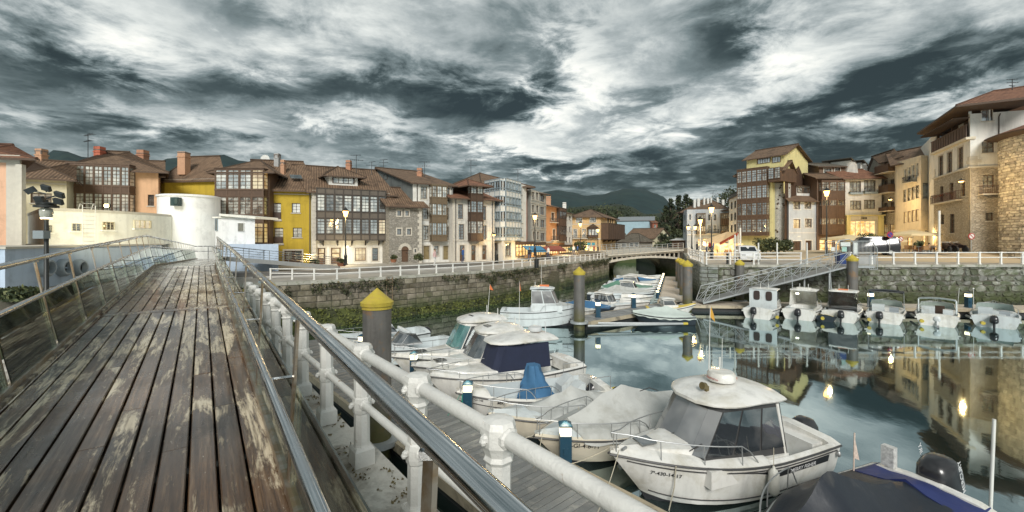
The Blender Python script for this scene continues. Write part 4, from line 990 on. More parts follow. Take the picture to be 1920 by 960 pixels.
# --- pale stone house with black oriel
h = House('pale_stone_house', 'pale stone house with tall arched openings and narrow dark oriel in its middle', [(849,50.6),(927,53.6)], 368, QL, w_pale, 10, BKL)
h.mb.obox(h.F[0].P(0,QL,0), h.F[0].d*h.F[0].L, h.F[0].n*.03, (0,0,.01))
h.win(0, [(858.5,383,868,410.5),(902.5,386.5,911,413),(860,420.5,870,449.5),(903,422.5,912,449.5)], 2, 5, 0, fr_brown, g_dark, trim=1)
h.win(0, [(859,368.5,865,374),(902,373,907.5,378)], 1, 1, 0, fr_dark, g_dark); h.door(0, [(862,460,871,489.5),(883.5,460,892,488.5),(904,460,912,487)], door_brown, g_dark)
gallery(h.root, h.F[0], 877, 900.5, [(351,364),(378,399),(414.5,438)], 347, 452, .8, 2, 4, 2, 0, fr_dark, g_grey, fr_dark, gms=[[g_sky],[g_grey],[g_curt,g_grey]])
h.band(0,452,.18,.07,1); h.quoin(0,1,QL,h.ze,.45); h.quoin(0,0,QL,h.ze,.45); h.done(); h.roof(1.6,(0,0),.75,tile_red)
qa = h.F[0].P(h.F[0].u(872),0,1.3); qb = h.F[0].P(h.F[0].u(906),0,1.3); bk = Vector(BKL).normalized(); roof(h.root, [qa, qb, qb+bk*5, qa+bk*5], h.F[0].z(888,350)+.1, .9, (1.2,1.2), .4, tile_red, name='oriel_roof')
h.downpipe(0,.35); h.downpipe(0,h.F[0].L-.3)
# --- white glazed corner building
h = House('glazed_building', 'white corner building faced with grey glazed galleries and chamfered corner', [(907,57),(943,53.6),(973,57.6),(987,59.5)], 336.5, QL, w_white, 12, BKL, ytop_at=1)
for fi, x0, x1, cols in ((0,913,942,3),(1,944,972.5,5)):
    F = h.F[fi]; k = 0 if fi == 0 else 1.5
    gallery(h.root, F, x0, x1, [(342+k,354+k),(355.5+k,358+k),(370+k*.8,381.5+k*.8),(383+k*.8,386+k*.8),(398.5,411),(412.5,415),(427,439),(440.5,444)], 337, 451, .35, cols, 1, 2, 0, fr_grey, g_grey, fr_white, gms=[[g_grey,g_dark,g_curt]]*8, side=False, mull=.10)
h.win(2, [(974,352,978.5,365),(974.5,378,979,392),(975,404,979.5,418),(975.5,428,980,444)], 1, 2, 0, fr_grey, g_dark)
h.win(0, [(924,456,933.4,477)], 2, 2, 0, fr_brown, g_grey, trim=1); h.win(1, [(948,456,957.5,480)], 2, 2, 0, fr_brown, g_grey, trim=1)
h.done(trim=w_grey); h.roof(2.2,(3,3),.8,tile_brown)
for px, d in ((883,60),(971,62)): aerial(px, 299 if px < 900 else 317, 334 if px < 900 else 342, d, 'aerial at the ridge end of the glazed corner building' if px > 900 else 'tallest aerial above the roof of the glazed corner building')
# --- beige flats
h = House('beige_flats', 'beige and brown apartment front with tall lamp before it', [(985.5,61.5),(995,60.2),(1024,66.5)], 356, QL, w_grey, 11, BKL)
h.F[1]; h.win(1, [(997,360,1001.5,374),(1004.5,361,1009,375),(997,384.5,1001.5,398),(1005,385,1009.5,398.5),(998,410,1002,425),(1006,411,1010,425),(998.5,434,1002.5,449),(1006.5,434,1010.5,449)], 1, 2, 0, fr_brown, g_curt, trim=1)
h.win(1, [(1013,363,1020.5,379),(1013,388,1020.5,403),(1013.5,412,1021,427),(1014,437,1021,452)], 2, 2, 0, fr_brown, g_dark); h.band(1,380,.1,.06,1); h.band(1,405,.1,.06,1); h.band(1,430,.1,.06,1)
h.done(); MB().obox(h.F[0].P(-.4,QL,.02), h.F[0].d*.9, h.F[0].n*.1, (0,0,h.ze-QL)).build('brick_strip', mat('brick_red', (.30,.10,.055), .85, 0, .2, 5), h.root); h.roof(1.5,(0,0),.7)
# --- orange narrow house, brown timber bay, white house
h = House('narrow_orange_house', 'narrow orange house with small iron balconies and dark timber bay', [(1024,70),(1058,78.5)], 384, QL, w_orange, 10, BKL)
h.win(0, [(1034,399,1039,413),(1036.5,430,1041,450)], 2, 3, 0, fr_dark, g_dark, trim=1); gallery(h.root, h.F[0], 1043.5, 1056, [(397,410),(424,440)], 390, 452, .6, 2, 3, 2, 0, fr_dark, g_dark, panel_brown, side=False)
balcony(h.root, h.F[0], 1031, 410, 1042, 418, .5); balcony(h.root, h.F[0], 1033, 443, 1045, 452, .5); h.band(0,456,.3,.06,1); h.done(); h.roof(1.2,(0,0),.6)
chimney(h.root, 1028, 371, 384, 74, 1.2, mat('chimney_peach', (.45,.26,.16), .85))
h = House('narrow_white_house', 'narrow white house with small shuttered windows next to the dark timber bay', [(1058.5,79),(1073,83)], 398, QL, w_white, 9, BKL)
h.win(0, [(1061,402,1063.5,412),(1067.5,404,1070,413),(1061,424,1063.5,434),(1067.5,425,1070,435),(1061.5,444,1064,454),(1067.5,445,1070,455)], 1, 2, 0, fr_dark, g_dark); h.done(); h.roof(1,(0,0),.5)
chimney(h.root, 1058, 381, 395, 84, 1.0, fr_white)
# --- tan corner house with dark timber box
h = House('tan_corner_house', 'tan corner house with gabled oriel and big dark timber gallery on its side', [(1071.5,84),(1126,84),(1152,93)], 405, QL, stucco('wall_tan', (.55,.38,.19), .2), 9, (-.1,1,0))
h.quad = lambda: [h.pts[0], h.pts[1], h.pts[2]+Vector((1,3,0)), h.pts[0]+Vector((0,12,0))]
h.win(0, [(1080.5,408,1091,417),(1106,407,1117,416.5)], 3, 2, 0, fr_dark, g_curt, trim=1); h.win(0, [(1075.5,430,1081.5,445),(1092,430,1098,444.5)], 2, 3, 0, fr_brown, g_curt, trim=1)
h.win(1, [(1139,408,1142,419),(1143.5,409,1146,419),(1147.5,410,1150,420)], 1, 2, 0, fr_dark, g_dark)
gallery(h.root, h.F[0], 1101.5, 1119.5, [(430,441)], 427, 445, .9, 3, 3, 2, 0, fr_dark, g_sky, fr_dark)
F = h.F[0]; u0, u1 = F.u(1100), F.u(1121); um = (u0+u1)/2; zg_ = F.z(1110,427); MB().rings([[F.P(u0,zg_,o_), F.P(u1,zg_,o_), F.P(um,zg_+.75,o_)] for o_ in (0,1.1)]).build('oriel_gable', tile_brown, h.root)
h.win(0, [(1092.5,454.5,1099.5,460),(1101,454.5,1108,460),(1109.5,454.5,1116,460)], 1, 1, 0, fr_white, mat('poster_blue', (.05,.30,.36), .5, 0, .4, 3), name='poster')
h.win(0, [(1078,463,1087,473),(1092,463,1101,473),(1104,463,1113,473),(1115,463,1123,473)], 1, 1, 0, fr_dark, g_lit)
balcony(h.root, F, 1073, 441, 1100, 447.5, .7); h.band(0,449,.25,.1,1); h.band(0,421,.12,.05,1)
h.done(); gallery(h.root, h.F[1], 1127, 1158, [], 420, 449, 1.6, 8, 2, 2, 0, fr_dark, g_dark, panel_brown, side=False, brackets=4)
roof(h.root, h.quad(), h.ze, 1.6, (4.5,3.5), .7, tile_brown)
# --- houses past the bridge
def small_house(name, label, pts, ytop, wallm, rise, hip, dep, feats=(), rm=tile_brown, zg=QL, back=None, fm=fr_brown, gm=g_dark):
    h = House(name, label, pts, ytop, zg, wallm, dep, back); h.win(0, feats, 2, 2, 0, fm, gm, trim=1); h.done(); h.roof(rise, hip, .4, rm); return h
small_house('dark_house', 'low dark timbered house with grey roof just past the bridge', [(1158,112),(1199,108)], 452, stucco('wall_dim', (.30,.27,.22), .4), 2.0, (2,2), 8, [(1166,457,1174,463),(1180,456,1187,463),(1190,456,1196,463)], tile_grey)
small_house('shed_house', 'brown roofed low house behind the dark timber gallery', [(1157,118),(1176,118)], 446, panel_black, 1.6, (0,0), 8, [], tile_grey)
small_house('cream_gable_house', 'cream house with wide brown gable roof beyond the bridge', [(1171,124),(1226,118)], 446, w_cream, 2.8, (0,0), 12, [(1178,448,1182,454),(1207,452,1211,461),(1215,452,1219,461)])
h = House('blue_clad_hall', 'long hall clad in pale blue sheet metal with red brick end', [(1157,150),(1226,146)], 414, QL, mat('blue_cladding', (.30,.42,.47), .6, 0, .15, 1, bump=.4), 16); h.done(); h.roof(1.6,(0,0),.3,mat('sheet_roof', (.22,.24,.25), .6))
h = House('red_brick_end', 'narrow red brick stair block with white windows at the blue hall', [(1223.5,144),(1233,144)], 417, QL, mat('brick_red', (.30,.10,.055), .85, 0, .2, 5), 6); h.win(0, [(1226,421,1230.5,427),(1226,434,1230.5,440),(1226,447,1230.5,453)], 2, 2, 0, fr_white, g_curt); h.done(); h.roof(.8,(0,0),.3,tile_red)
small_house('hillside_house', 'pale brick house with arched windows on the wooded slope', [(1252,190),(1279,186)], 416, mat('brick_pale', (.36,.24,.18), .85, 0, .2, 3), 3.2, (3,3), 10, [(1257,419,1261,426),(1264,419,1268,426),(1271,419,1275,426)], tile_red, zg=8, fm=fr_white, gm=g_curt)
small_house('brown_shed', 'brown shed with flat pale roof at the far bridge end', [(1259.5,90),(1283,88)], 450, panel_brown, .3, (0,0), 5, [], fr_white, zg=QR)
# shops at street level: awnings
def awning(px0, px1, y0, y1, d, colr, lab, zdrop=.6, group=None):
    a, b = W(px0,y0,d), W(px1,y0,d+(px1-px0)*.10); f = Vector((.5,-1,0)).normalized()*1.6; r = thing('awning', a, lab, 'awning', group)
    m = mat('awning_'+lab.split()[0], colr, .8, 0, .1, 2); dz = Vector((0,0,-zdrop)); n = 8; mb = MB()
    for k in range(n):
        p, q = a.lerp(b, k/n), a.lerp(b, (k+1)/n); mb.face([p+f+dz, q+f+dz, q, p]); mb.face([p+f+dz+Vector((0,0,-.22)), q+f+dz+Vector((0,0,-.22)), q+f+dz, p+f+dz])
    mb.build('canvas', m, r); MB().tube([a+f+dz, b+f+dz], .03, 6).tube([a, a+f+dz], .03, 6).tube([b, b+f+dz], .03, 6).build('frame', black_iron, r); return r
awning(979,1013,461,470,56,(.06,.22,.38),'blue striped cafe awning below the beige flats')
awning(1012,1050,461,466,64,(.26,.07,.05),'dark red awning in front of the orange house')
awning(1058,1073,462,466,80,(.10,.16,.10),'green awning in front of the narrow white house')
def lit_front(px0, px1, y0, y1, d0, d1, lab, m=None, n=6):
    """lit shop front: glazed bays with goods shelves behind"""
    F = Face(W(px0,0,d0)[:2], W(px1,0,d1)[:2]); z0, z1 = F.z(px0,y1), F.z(px0,y0); r = thing('shop_front', F.P(0,z0), lab, 'shop front')
    MB().obox(F.P(0,z0,-.3), F.d*F.L, F.n*.28, (0,0,z1-z0)).build('interior', mat('shop_inside', (.30,.22,.12), .8, 0, .5, 2), r)
    for k in range(n): put_window(r, F, F.L*k/n+.03, F.L*(k+1)/n-.03, z0, z1, .08, 1, 2, .25, fr_dark, m or g_lit, False)
    MB().obox(F.P(0,z1,0), F.d*F.L, F.n*.2, (0,0,.35)).build('fascia', panel_brown, r); return r
lit_front(966,1000,458,481,56.6,60.8,'warmly lit cafe front with brown timber frames below the white glazed building')
lit_front(1001,1022,459,480,60.9,64.8,'lit bar front under the beige flats')
lit_front(1024,1044,462,477,68.2,72.4,'lit shop window at the foot of the narrow orange house')
lit_front(1048,1072,463,475,75.6,81.5,'brightly lit terrace bar with plants by the narrow white house')
# long curved cream building with white round tower
w_wht = stucco('wall_harbour_white', (.74,.75,.74), .15); w_crm = stucco('wall_harbour_cream', (.76,.75,.67), .22); w_blu = stucco('wall_harbour_blue_white', (.46,.55,.66), .2)
hb = thing('harbour_building', W(200,0,30)*1, 'long low white harbour building with curved cream upper storey, round vents and round tower', 'building')
hb.location.z = QL; WL[hb.name] = hb.location.copy()
def curve_pts(P0, P1, bulge, n=10):
    P0, P1 = Vector(P0), Vector(P1); nn = Vector(((P1-P0).y, -(P1-P0).x)).normalized(); return [P0.lerp(P1, k/n)+nn*bulge*math.sin(math.pi*k/n) for k in range(n+1)]
lo = [(-25.2,21.5),(-33.4,40.5)]
Fl = Face((-25.9,21.8), (-29.6,35.2))
mb = MB(); mb.prism([(-25.9,21.8),(-29.9,36.4),(-38,38),(-42,24)], QL-.3, EYE-.52)
mb.prism([(-25.75,21.7),(-29.75,36.5),(-38,38.1),(-42.1,23.9)], EYE-.52, EYE-.40, 1)
mb.build('lower_storey', [w_blu, trim_w], hb)
cp = curve_pts(W(84,0,29)[:2], W(322,0,38)[:2], .9); zt1 = EYE+1.95; mb = MB()
back = [(-36,46),(-46,40)]
mb.prism([tuple(p) for p in cp]+back, EYE-.45, zt1); mb.prism([tuple(p*1.0+Vector((0,-.12))) for p in cp]+back, zt1, zt1+.2, 1)
mb.prism([tuple(p+Vector((.0,-.06))) for p in cp]+back, EYE+.42, EYE+.50, 0); mb.build('upper_storey', [w_crm, trim_w], hb)
Fc = Face(cp[0], cp[-1])
for r in ((90,422,97,436),(134,419,151,433),(191,416,214,431),(250,413,282,428)):
    xm = (r[0]+r[2])/2; best = min(range(10), key=lambda k: abs(CX+FPX*((cp[k]+cp[k+1])/2).x/((cp[k]+cp[k+1])/2).y-xm)); Fk = Face(cp[best], cp[best+1]); hh = Fk.rect(*r)
    put_window(hb, Fk, hh[0], hh[1], hh[2], hh[3], .05, 3 if r[2]-r[0] > 20 else 2, 3, 0, mat('window_cream', (.55,.5,.35), .6), g_lit2 if r[0] > 200 else g_dark)
    hb_s = MB().obox(Fk.P(hh[0]-.1, hh[2]-.12, 0), Fk.d*(hh[1]-hh[0]+.2), Fk.n*.18, (0,0,.1)).build('sill', w_crm, hb)
# ladder on the cream wall
Fk = Face(cp[3], cp[4]); a = Fk.u(152); L_ = MB(); hh = (Fk.z(160,462), Fk.z(160,385))
for dx in (0,.75): L_.tube([Fk.P(a+dx,hh[0],.16), Fk.P(a+dx,hh[1]+.0,.16), Fk.P(a+dx,hh[1]+.1,-.1), Fk.P(a+dx,hh[1]-.4,-.35)], .025, 6)
for k in range(11): L_.tube([Fk.P(a,hh[0]+.1+k*.3,.16), Fk.P(a+.75,hh[0]+.1+k*.3,.16)], .016, 5)
L_.build('ladder', fr_white, hb)
# tower
tcx = W(356,0,40.5); tw = MB().lathe([(2.42,QL-.3),(2.42,EYE+3.85),(2.52,EYE+3.86),(2.52,EYE+4.02),(2.3,EYE+4.07),(.1,EYE+4.09)], (tcx.x,tcx.y,0), 40).build('tower', w_wht, hb, 40)
mb = MB(); ft = Face(W(301,0,40.3)[:2], W(333,0,38.4)[:2]); mb.obox(ft.P(0,EYE+1.8,-.3), ft.d*ft.L, ft.n*.3, (0,0,1.9)); mb.build('tower_shade_panel', w_blu, hb)  # shaded part of the tower, put in as a blue-grey panel
MB().cbox(W(330,378,37.9), (.65,.5,.75)).lathe([(.2,-.1),(.3,.35),(.02,.4)], W(330,380,37.7), 10).build('loudspeaker', mat('dark_teal', (.03,.06,.06), .5), hb)
# low annex right of the tower with slit window and porch
F1 = Face(W(404,0,39.0)[:2], W(478,0,37.6)[:2]); zt2 = F1.z(430,399)
mb = MB(); _b = Vector((-.66,1,0))*4; _q = [F1.P(0,0,0), F1.P(F1.L,0,0), F1.P(F1.L,0,0)+_b, F1.P(0,0,0)+_b]; mb.prism([tuple(p[:2]) for p in _q], QL-.3, zt2-.45); mb.obox(F1.P(-.2,zt2-.45,-1), F1.d*(F1.L*.62), F1.n*1.15, (0,0,.12), 1); mb.build('annex', [w_wht, w_crm], hb)
MB().rings([[F1.P(F1.L*.2,zt2-.28,-2), F1.P(F1.L*.2,zt2-.28,.4), F1.P(F1.L*.2,zt2-.08,.4), F1.P(F1.L*.2,zt2-.08,-2)], [F1.P(F1.L+.5,zt2-.62,-2), F1.P(F1.L+.5,zt2-.62,.4), F1.P(F1.L+.5,zt2-.42,.4), F1.P(F1.L+.5,zt2-.42,-2)]]).build('annex_roof', w_crm, hb)
hh = F1.rect(447,418,459,434); put_window(hb, F1, hh[0], hh[1], hh[2], hh[3], .05, 1, 1, 0, fr_white, g_dark); hh = F1.rect(405,410,409,433); put_window(hb, F1, hh[0], hh[1], hh[2], hh[3], .05, 1, 1, 0, fr_grey, g_dark)
F2 = Face(W(418,0,36.4)[:2], W(522,0,36.4)[:2]); MB().prism([tuple(p[:2]) for p in (F2.P(0,0,0), F2.P(F2.L,0,0), F2.P(F2.L,0,0)+Vector((-.6,1,0))*2.2, F2.P(0,0,0)+Vector((-.7,1,0))*2.2)], QL-1.2, F2.z(470,458)).build('terrace_wall', w_blu, hb)
# round vents on the blue lower wall
for px in (80,114,143):
    u = Fl.u(px); z = Fl.z(px, 502); c = Fl.P(u, z, 0)
    rs = []
    for r_, o_ in ((.52,.0),(.52,.28),(.42,.40),(.34,.40),(.30,.10)):
        rs.append([c+Fl.d*(r_*math.cos(t))+Vector((0,0,r_*math.sin(t)))+Fl.n*o_ for t in [k*2*math.pi/20 for k in range(20)]])
    MB().rings(rs).rings([[c+Fl.d*(r_*math.cos(t))+Vector((0,0,r_*math.sin(t)))+Fl.n*o_ for t in [k*2*math.pi/20 for k in range(20)]] for r_,o_ in ((.31,.12),(.01,.13))],1).build('round_vent', [mat('vent_paint', (.30,.34,.36), .5, 0, .15, 3), black_iron], hb, 40)  # black disc painted in for the dark hole of the vent
MB().tube([Fl.P(Fl.u(97),Fl.z(97,502),.12), Fl.P(Fl.u(143),Fl.z(143,502),.12)], .05, 8).build('vent_pipe', w_blu, hb)
# bracket floodlight shining on the cream upper storey (lit in the photo)
fl = W(200,386,33.5); r = thing('floodlight', fl, 'lit floodlight on short arm above the cream curved roof edge', 'floodlight')
MB().tube([fl+Vector((0,.5,-.9)), fl+Vector((0,.2,-.1)), fl], .03, 6).cbox(fl+Vector((0,.08,.02)), (.36,.14,.26)).build('housing', black_iron, r)
MB().cbox(fl+Vector((0,-.02,.02)), (.30,.05,.2)).build('lens', glow('flood_lens', (1,.82,.42), 26), r)
def lamp_light(p, e, c=(1,.66,.28), size=.15, name='lamp_glow'):
    l = bpy.data.lights.new(name, 'POINT'); l.energy = e; l.color = c; l.shadow_soft_size = size; o = bpy.data.objects.new(name, l); o.location = p; col.objects.link(o); return o
lamp_light(fl+Vector((.3,-1.6,-.9)), 330, (1,.84,.48), .3)
# ================================================================= BRIDGE
bL, bR = Vector((14.1,63.2,EYE-2.36)), Vector((26.8,66.6,EYE-1.62)); bd = (bR-bL); bdn = Vector((-bd.y, bd.x, 0)).normalized(); bw = 13.0  # bridge made this wide so that its underside goes dark
br = thing('road_bridge', (bL+bR)/2, 'low arched road bridge with pale railing crossing the channel', 'bridge')
w_br = stucco('bridge_concrete', (.50,.46,.38), .4)
MB().obox(bL+Vector((0,0,-.42)), bd, bdn*bw, (0,0,.42)).obox(bL-bdn*.25+Vector((0,0,-.20)), bd, bdn*.25, (0,0,.22)).build('deck', w_br, br)
n = 16; arch = [[], []]
for k in range(n+1):
    t = k/n; c = bL.lerp(bR, t); za = EYE-3.35+.62*math.sin(math.pi*min(1,max(0,t)))**.8+.30*t
    arch[0].append(Vector((c.x,c.y,min(za, c.z-.45))))
for side in (0.05, bw-.55):
    MB().rings([[p+bdn*side, p+bdn*(side+.5), p+bdn*(side+.5)-Vector((0,0,.32)), p+bdn*side-Vector((0,0,.32))] for p in arch[0]]).build('arch_rib', w_br, br)
    for k in range(1, n):
        c = bL.lerp(bR, k/n); a = arch[0][k]
        if c.z-.42-a.z > .12: MB().obox(Vector((a.x,a.y,a.z-.05))+bdn*(side+.1), bd.normalized()*.16, bdn*.25, (0,0,c.z-.40-a.z)).build('strut', w_br, br)
MB().rings([[p+bdn*.6-Vector((0,0,.1)), p+bdn*(bw-.6)-Vector((0,0,.1)), p+bdn*(bw-.6)-Vector((0,0,.3)), p+bdn*.6-Vector((0,0,.3))] for p in arch[0]]).build('vault', mat('vault_shade', (.10,.08,.06), .9, 0, .3, 1), br)  # shade below the bridge painted as a dark vault colour
for off in (.1, bw-.1):
    mb = MB(); a, b = bL+bdn*off, bR+bdn*off
    for hh in (.35,.68,1.0): mb.tube([a+Vector((0,0,hh)), b+Vector((0,0,hh))], .028, 5)
    mb.build('rail', galv, br)
    for k in range(15):
        p = a.lerp(b, k/14); MB().cbox(p+Vector((0,0,.5)), (.07,.07,1.05), 0, .26).build('post', galv, br)
MB().obox(Vector((12.9,62.0,-1)), bd*.06, bdn*8, (0,0,EYE-1.9+1)).obox(Vector((26.9,65.6,-1)), bd*.08, bdn*8, (0,0,EYE-1.5+1)).build('abutment', mat('abutment_stone', (.25,.22,.17), .9, 0, .3, 1.2, bump=1, bscale=5, moss=[(1.2,.6,(.05,.065,.02))]), br)
_o = []; _y = 72.5
for q in range(13): a_ = math.pi*q/12; _o.append((21.3-4.1*math.cos(a_), .2+2.25*math.sin(a_)**.8))
_m = MB()
for q in range(12): _m.rings([[Vector((_o[q+j][0], _y+yy, z_)) for j, z_ in ((0,_o[q][1]),(1,_o[q+1][1]),(1,EYE-2.3),(0,EYE-2.3))] for yy in (0,3)])
_m.box(13.5,17.2,_y,_y+3,-1,EYE-2.3).box(25.4,31,_y,_y+3,-1,EYE-2.3); _m.build('stone_arch', mat('arch_stone', (.36,.29,.18), .9, 0, .3, 1.2, bump=1, bscale=5, moss=[(1.2,.6,(.05,.065,.02))]), br)
# embankment walls of the channel beyond
MB().obox(Vector((14.6,72,-1)), Vector((3.6,18,0)), Vector((-.3,0,0)), (0,0,QL+.9)).build('embankment', mat('abutment_stone'), br)
MB().cbox((24.5,100,1.2), (9,.6,4.4)).build('river_weir_wall', mat('abutment_stone'), br)
# ================================================================= RIGHT ROW
w_ye = stucco('wall_pale_yellow', (.62,.56,.27), .3); w_blg = stucco('wall_blue_grey', (.42,.46,.49), .25); w_gw = stucco('wall_grey_white', (.60,.60,.57), .3); w_bei = stucco('wall_beige', (.64,.57,.44), .25)
w_rt = rubble('wall_tower_rubble', (.48,.44,.36), (.30,.27,.21), 2.0); w_rs = rubble('wall_warm_stone', (.50,.45,.36), (.33,.29,.22), 1.9); w_rp = rubble('wall_white_rubble', (.62,.62,.58), (.46,.46,.43), 2.8)
# corner house at the bridge
h = House('corner_house', 'grey corner house with timber galleries and many white chimneys at the bridge head', [(1281,90),(1288,86),(1366,84)], 393, QR, w_blg, 12, (.50,1,0), ytop_at=1)
h.root['label'] = 'grey corner house with timber galleries and many white chimneys at the bridge head'
F = h.F[1]
gallery(h.root, F, 1305.5, 1321.5, [(402,410)], 400, 422, .9, 4, 2, 2, 0, fr_olive, g_curt, panel_brown, side=False); gallery(h.root, F, 1305.5, 1321.5, [(424,434)], 423, 439, .9, 4, 2, 2, 0, fr_olive, g_lit2, fr_olive, side=False)
gallery(h.root, F, 1350.5, 1366, [(402,410)], 400, 422, .9, 4, 2, 2, 0, fr_olive, g_curt, panel_brown, side=False); gallery(h.root, F, 1350.5, 1366, [(424,434)], 423, 439, .9, 4, 2, 2, 0, fr_olive, g_dark, fr_olive, side=False)
h.win(1, [(1327,402,1332,413),(1338,402,1343,413),(1292,402,1296,412)], 2, 3, 0, fr_brown, g_dark, trim=1); h.win(1, [(1327,422,1332,436),(1338,422,1343,436)], 2, 3, 0, fr_grey, g_curt, trim=1)
h.win(0, [(1281.5,403,1285,414),(1281.5,425,1285,436)], 2, 3, 0, fr_grey, g_grey)
h.win(1, [(1309,448,1315,461),(1318,447,1329,462),(1333,447,1345,462),(1350,447,1361,461)], 2, 2, .3, fr_brown, g_lit); balcony(h.root, F, 1325, 430, 1346, 438.5, .8)
h.band(1,441,.3,.1,1,1300); h.done(trim=w_gw); h.roof(2.6,(3.5,3.5),.7)
for px, py, w in ((1302,378,1.3),(1309,376,1.6),(1320,374,1.0),(1327,375,1.2),(1333,374,.9),(1345,374,1.0),(1355,378,1.4)): chimney(h.root, px, py, py+6, 90, w*.5, fr_white, fr_white)
aerial(1337, 357, 378, 92, 'thin aerial on the roof of the corner house by the bridge')
h = House('thin_white_house', 'thin white house with tall windows half hidden by the brown galleried block', [(1367,80),(1387,71)], 372, QR, w_white, 9, (.6,1,0))
h.win(0, [(1370+6.5*k, 378+22*j-1.8*k, 1373.5+6.5*k, 392+22*j-1.8*k) for k in range(3) for j in range(3)], 1, 3, 0, fr_dark, g_dark); h.done(); h.roof(1.0,(0,0),.9,tile_grey)
# tall brown galleried block with yellow gable
h = House('tall_galleried_house', 'tall brown house with four floors of glazed galleries, yellow gable and whitewashed stair tower', [(1386,69.5),(1448,65.6)], 325, QR, w_ye, 9, (.80,.60,0))
gms = [[g_grey,g_curt],[g_grey,g_curt],[g_grey,g_dark,g_curt],[g_grey,g_curt]]
gallery(h.root, h.F[0], 1386.5, 1443, [(320,342),(349,373),(381,404),(411,436)], 316, 442, .9, 6, 4, 2, .2, fr_brown, g_grey, panel_brown, gms=gms)
h.done(); qd = h.quad()
_f1 = Vector((W(1467,0,64.2).x, 64.2, 0)); roof(h.root, [h.pts[0], _f1, _f1+h.bk*3.0, h.pts[0]+h.bk*3.0], h.ze, 1.2, (.8,0), .7, tile_brown, ridge=.6)
Fx = Face(W(1440,0,65.2)[:2], W(1464,0,63.6)[:2]); gx = MB().obox(Fx.P(0, Fx.z(1452,340), -4.5), Fx.d*Fx.L, Fx.n*4.5, (0,0,h.ze-Fx.z(1452,340))).build('upper_bay', panel_brown, h.root)
for k in range(2): put_window(gx, Fx, Fx.L*k/2+.05, Fx.L*(k+1)/2-.05, Fx.z(1452,335), Fx.z(1452,314), .06, 2, 4, .22, fr_brown, [g_grey,g_curt][k], True)
# attic with yellow gable wall
A0, A1 = W(1400,0,68.8), W(1469,0,64.4); bkv = Vector((.80,.60,0)).normalized(); za0 = h.ze+.2; za1 = EYE+(HY-289)/FPX*65
mb = MB(); Fa = Face(A0[:2], A1[:2]); q3 = [A0, A1, A1+bkv*9.5, A0+bkv*9.5]
mb.prism([tuple(p[:2]) for p in q3], za0-.4, za1); mb.build('attic', w_ye, h.root)
for k, (a, b) in enumerate(((1420,1445),(1448,1464))):
    hh = (Fa.u(a), Fa.u(b)); zc = Fa.z((a+b)/2, 306-1.5*k)
    put_window(h.root, Fa, hh[0], hh[1], zc, zc+.85, .05, 5 if k == 0 else 3, 1, 0, fr_brown, g_grey, True)
roof(h.root, q3, za1, 1.9, (0,0), .55, tile_brown, ridge=.45, name='attic_roof')
MB().face([tuple(q3[1][:2])+(za1,), tuple(q3[2][:2])+(za1,), tuple(q3[1].lerp(q3[2], .45)[:2])+(za1+1.85,)]).build('gable', w_ye, h.root)
# side wall: yellow above, scalloped brown shingle lower triangle
Fs = Face(A1[:2], (A1+bkv*9.5)[:2]); mb = MB(); o = .06
mb.face([Fs.P(Fs.u(a_), Fs.z(a_, b_), o) for a_, b_ in ((1470,470),(1509,465),(1509,341),(1497,311),(1471,338))])
mb.build('shingled_side', tiles('shingles_brown', (.13,.065,.035), (.20,.11,.06)), h.root)
mb = MB(); mb.face([Fs.P(0,za0-4,.03), Fs.P(Fs.L,za0-4,.03), Fs.P(Fs.L,za1,.03), Fs.P(0,za1,.03)]).build('gable_side', w_ye, h.root)
chimney(h.root, 1479, 276, 286, 69, .8)
# whitewashed round stair tower
c = W(1464,0,66.6); rnd = random.Random(8); rs = []
for k in range(13):
    z = QR-.2+(EYE+8.8-QR)*k/12; rs.append([Vector((c.x+1.32*math.cos(t)*(1+.03*mnoise.noise(Vector((math.cos(t)*2,math.sin(t)*2,z)))), c.y+1.32*math.sin(t), z)) for t in [j*2*math.pi/24 for j in range(24)]])
MB().rings(rs).build('stair_tower', w_rp, h.root, 40)
for k in range(26):
    t = -math.pi/2+rnd.uniform(-1.1,1.1); z = rnd.uniform(QR+1, EYE+8.3); p = Vector((c.x+1.30*math.cos(t), c.y+1.30*math.sin(t), z)); MB().cbox(p, (.22,.12,.2), 0, t+math.pi/2).build('putlog_hole', fr_dark, h.root)
# blue grey house
h = House('blue_grey_house', 'blue grey house with four windows and dormer beside the whitewashed tower', [(1479,64.7),(1533,66.3)], 373, QR, w_blg, 9, (.05,1,0))
h.win(0, [(1487.5,378,1500,392.5),(1508,377,1521,391.5),(1509,410,1522,426.5)], 2, 2, 0, fr_brown, g_curt, trim=1); h.win(0, [(1487.5,411,1500.5,428,g_lit2)], 2, 2, 0, fr_brown, g_curt, trim=1)
h.door(0, [(1486.5,452,1502,476),(1510,451,1522,473)], fr_dark); h.band(0,437,.12,.05,1)
h.mb.obox(h.F[0].P(h.F[0].u(1495), h.F[0].z(1500,444.5), 0), h.F[0].d*.6, h.F[0].n*.03, (0,0,.2), 1); h.done(trim=w_gw); h.roof(2.6,(0,0),.6,tile_brown,.6)
F = Face((h.F[0].P(0,0,-1.5)).xy, (h.F[0].P(h.F[0].L,0,-1.5)).xy); u0, u1 = F.u(1494), F.u(1525); z0, z1 = F.z(1508,362), F.z(1508,350)
dm = MB().obox(F.P(u0,z0-.6,-3), F.d*(u1-u0), F.n*3, (0,0,z1-z0+.6)).obox(F.P(u0-.3,z1,-3), F.d*(u1-u0+.6), F.n*3.3, (0,0,.12), 1).build('dormer', [w_gw, tile_brown], h.root)
for k in range(3): put_window(dm, F, u0+(u1-u0)*k/3+.05, u0+(u1-u0)*(k+1)/3-.05, z0, z1-.15, .04, 1, 1, 0, fr_brown, [g_curt,g_dark,g_curt][k], True)
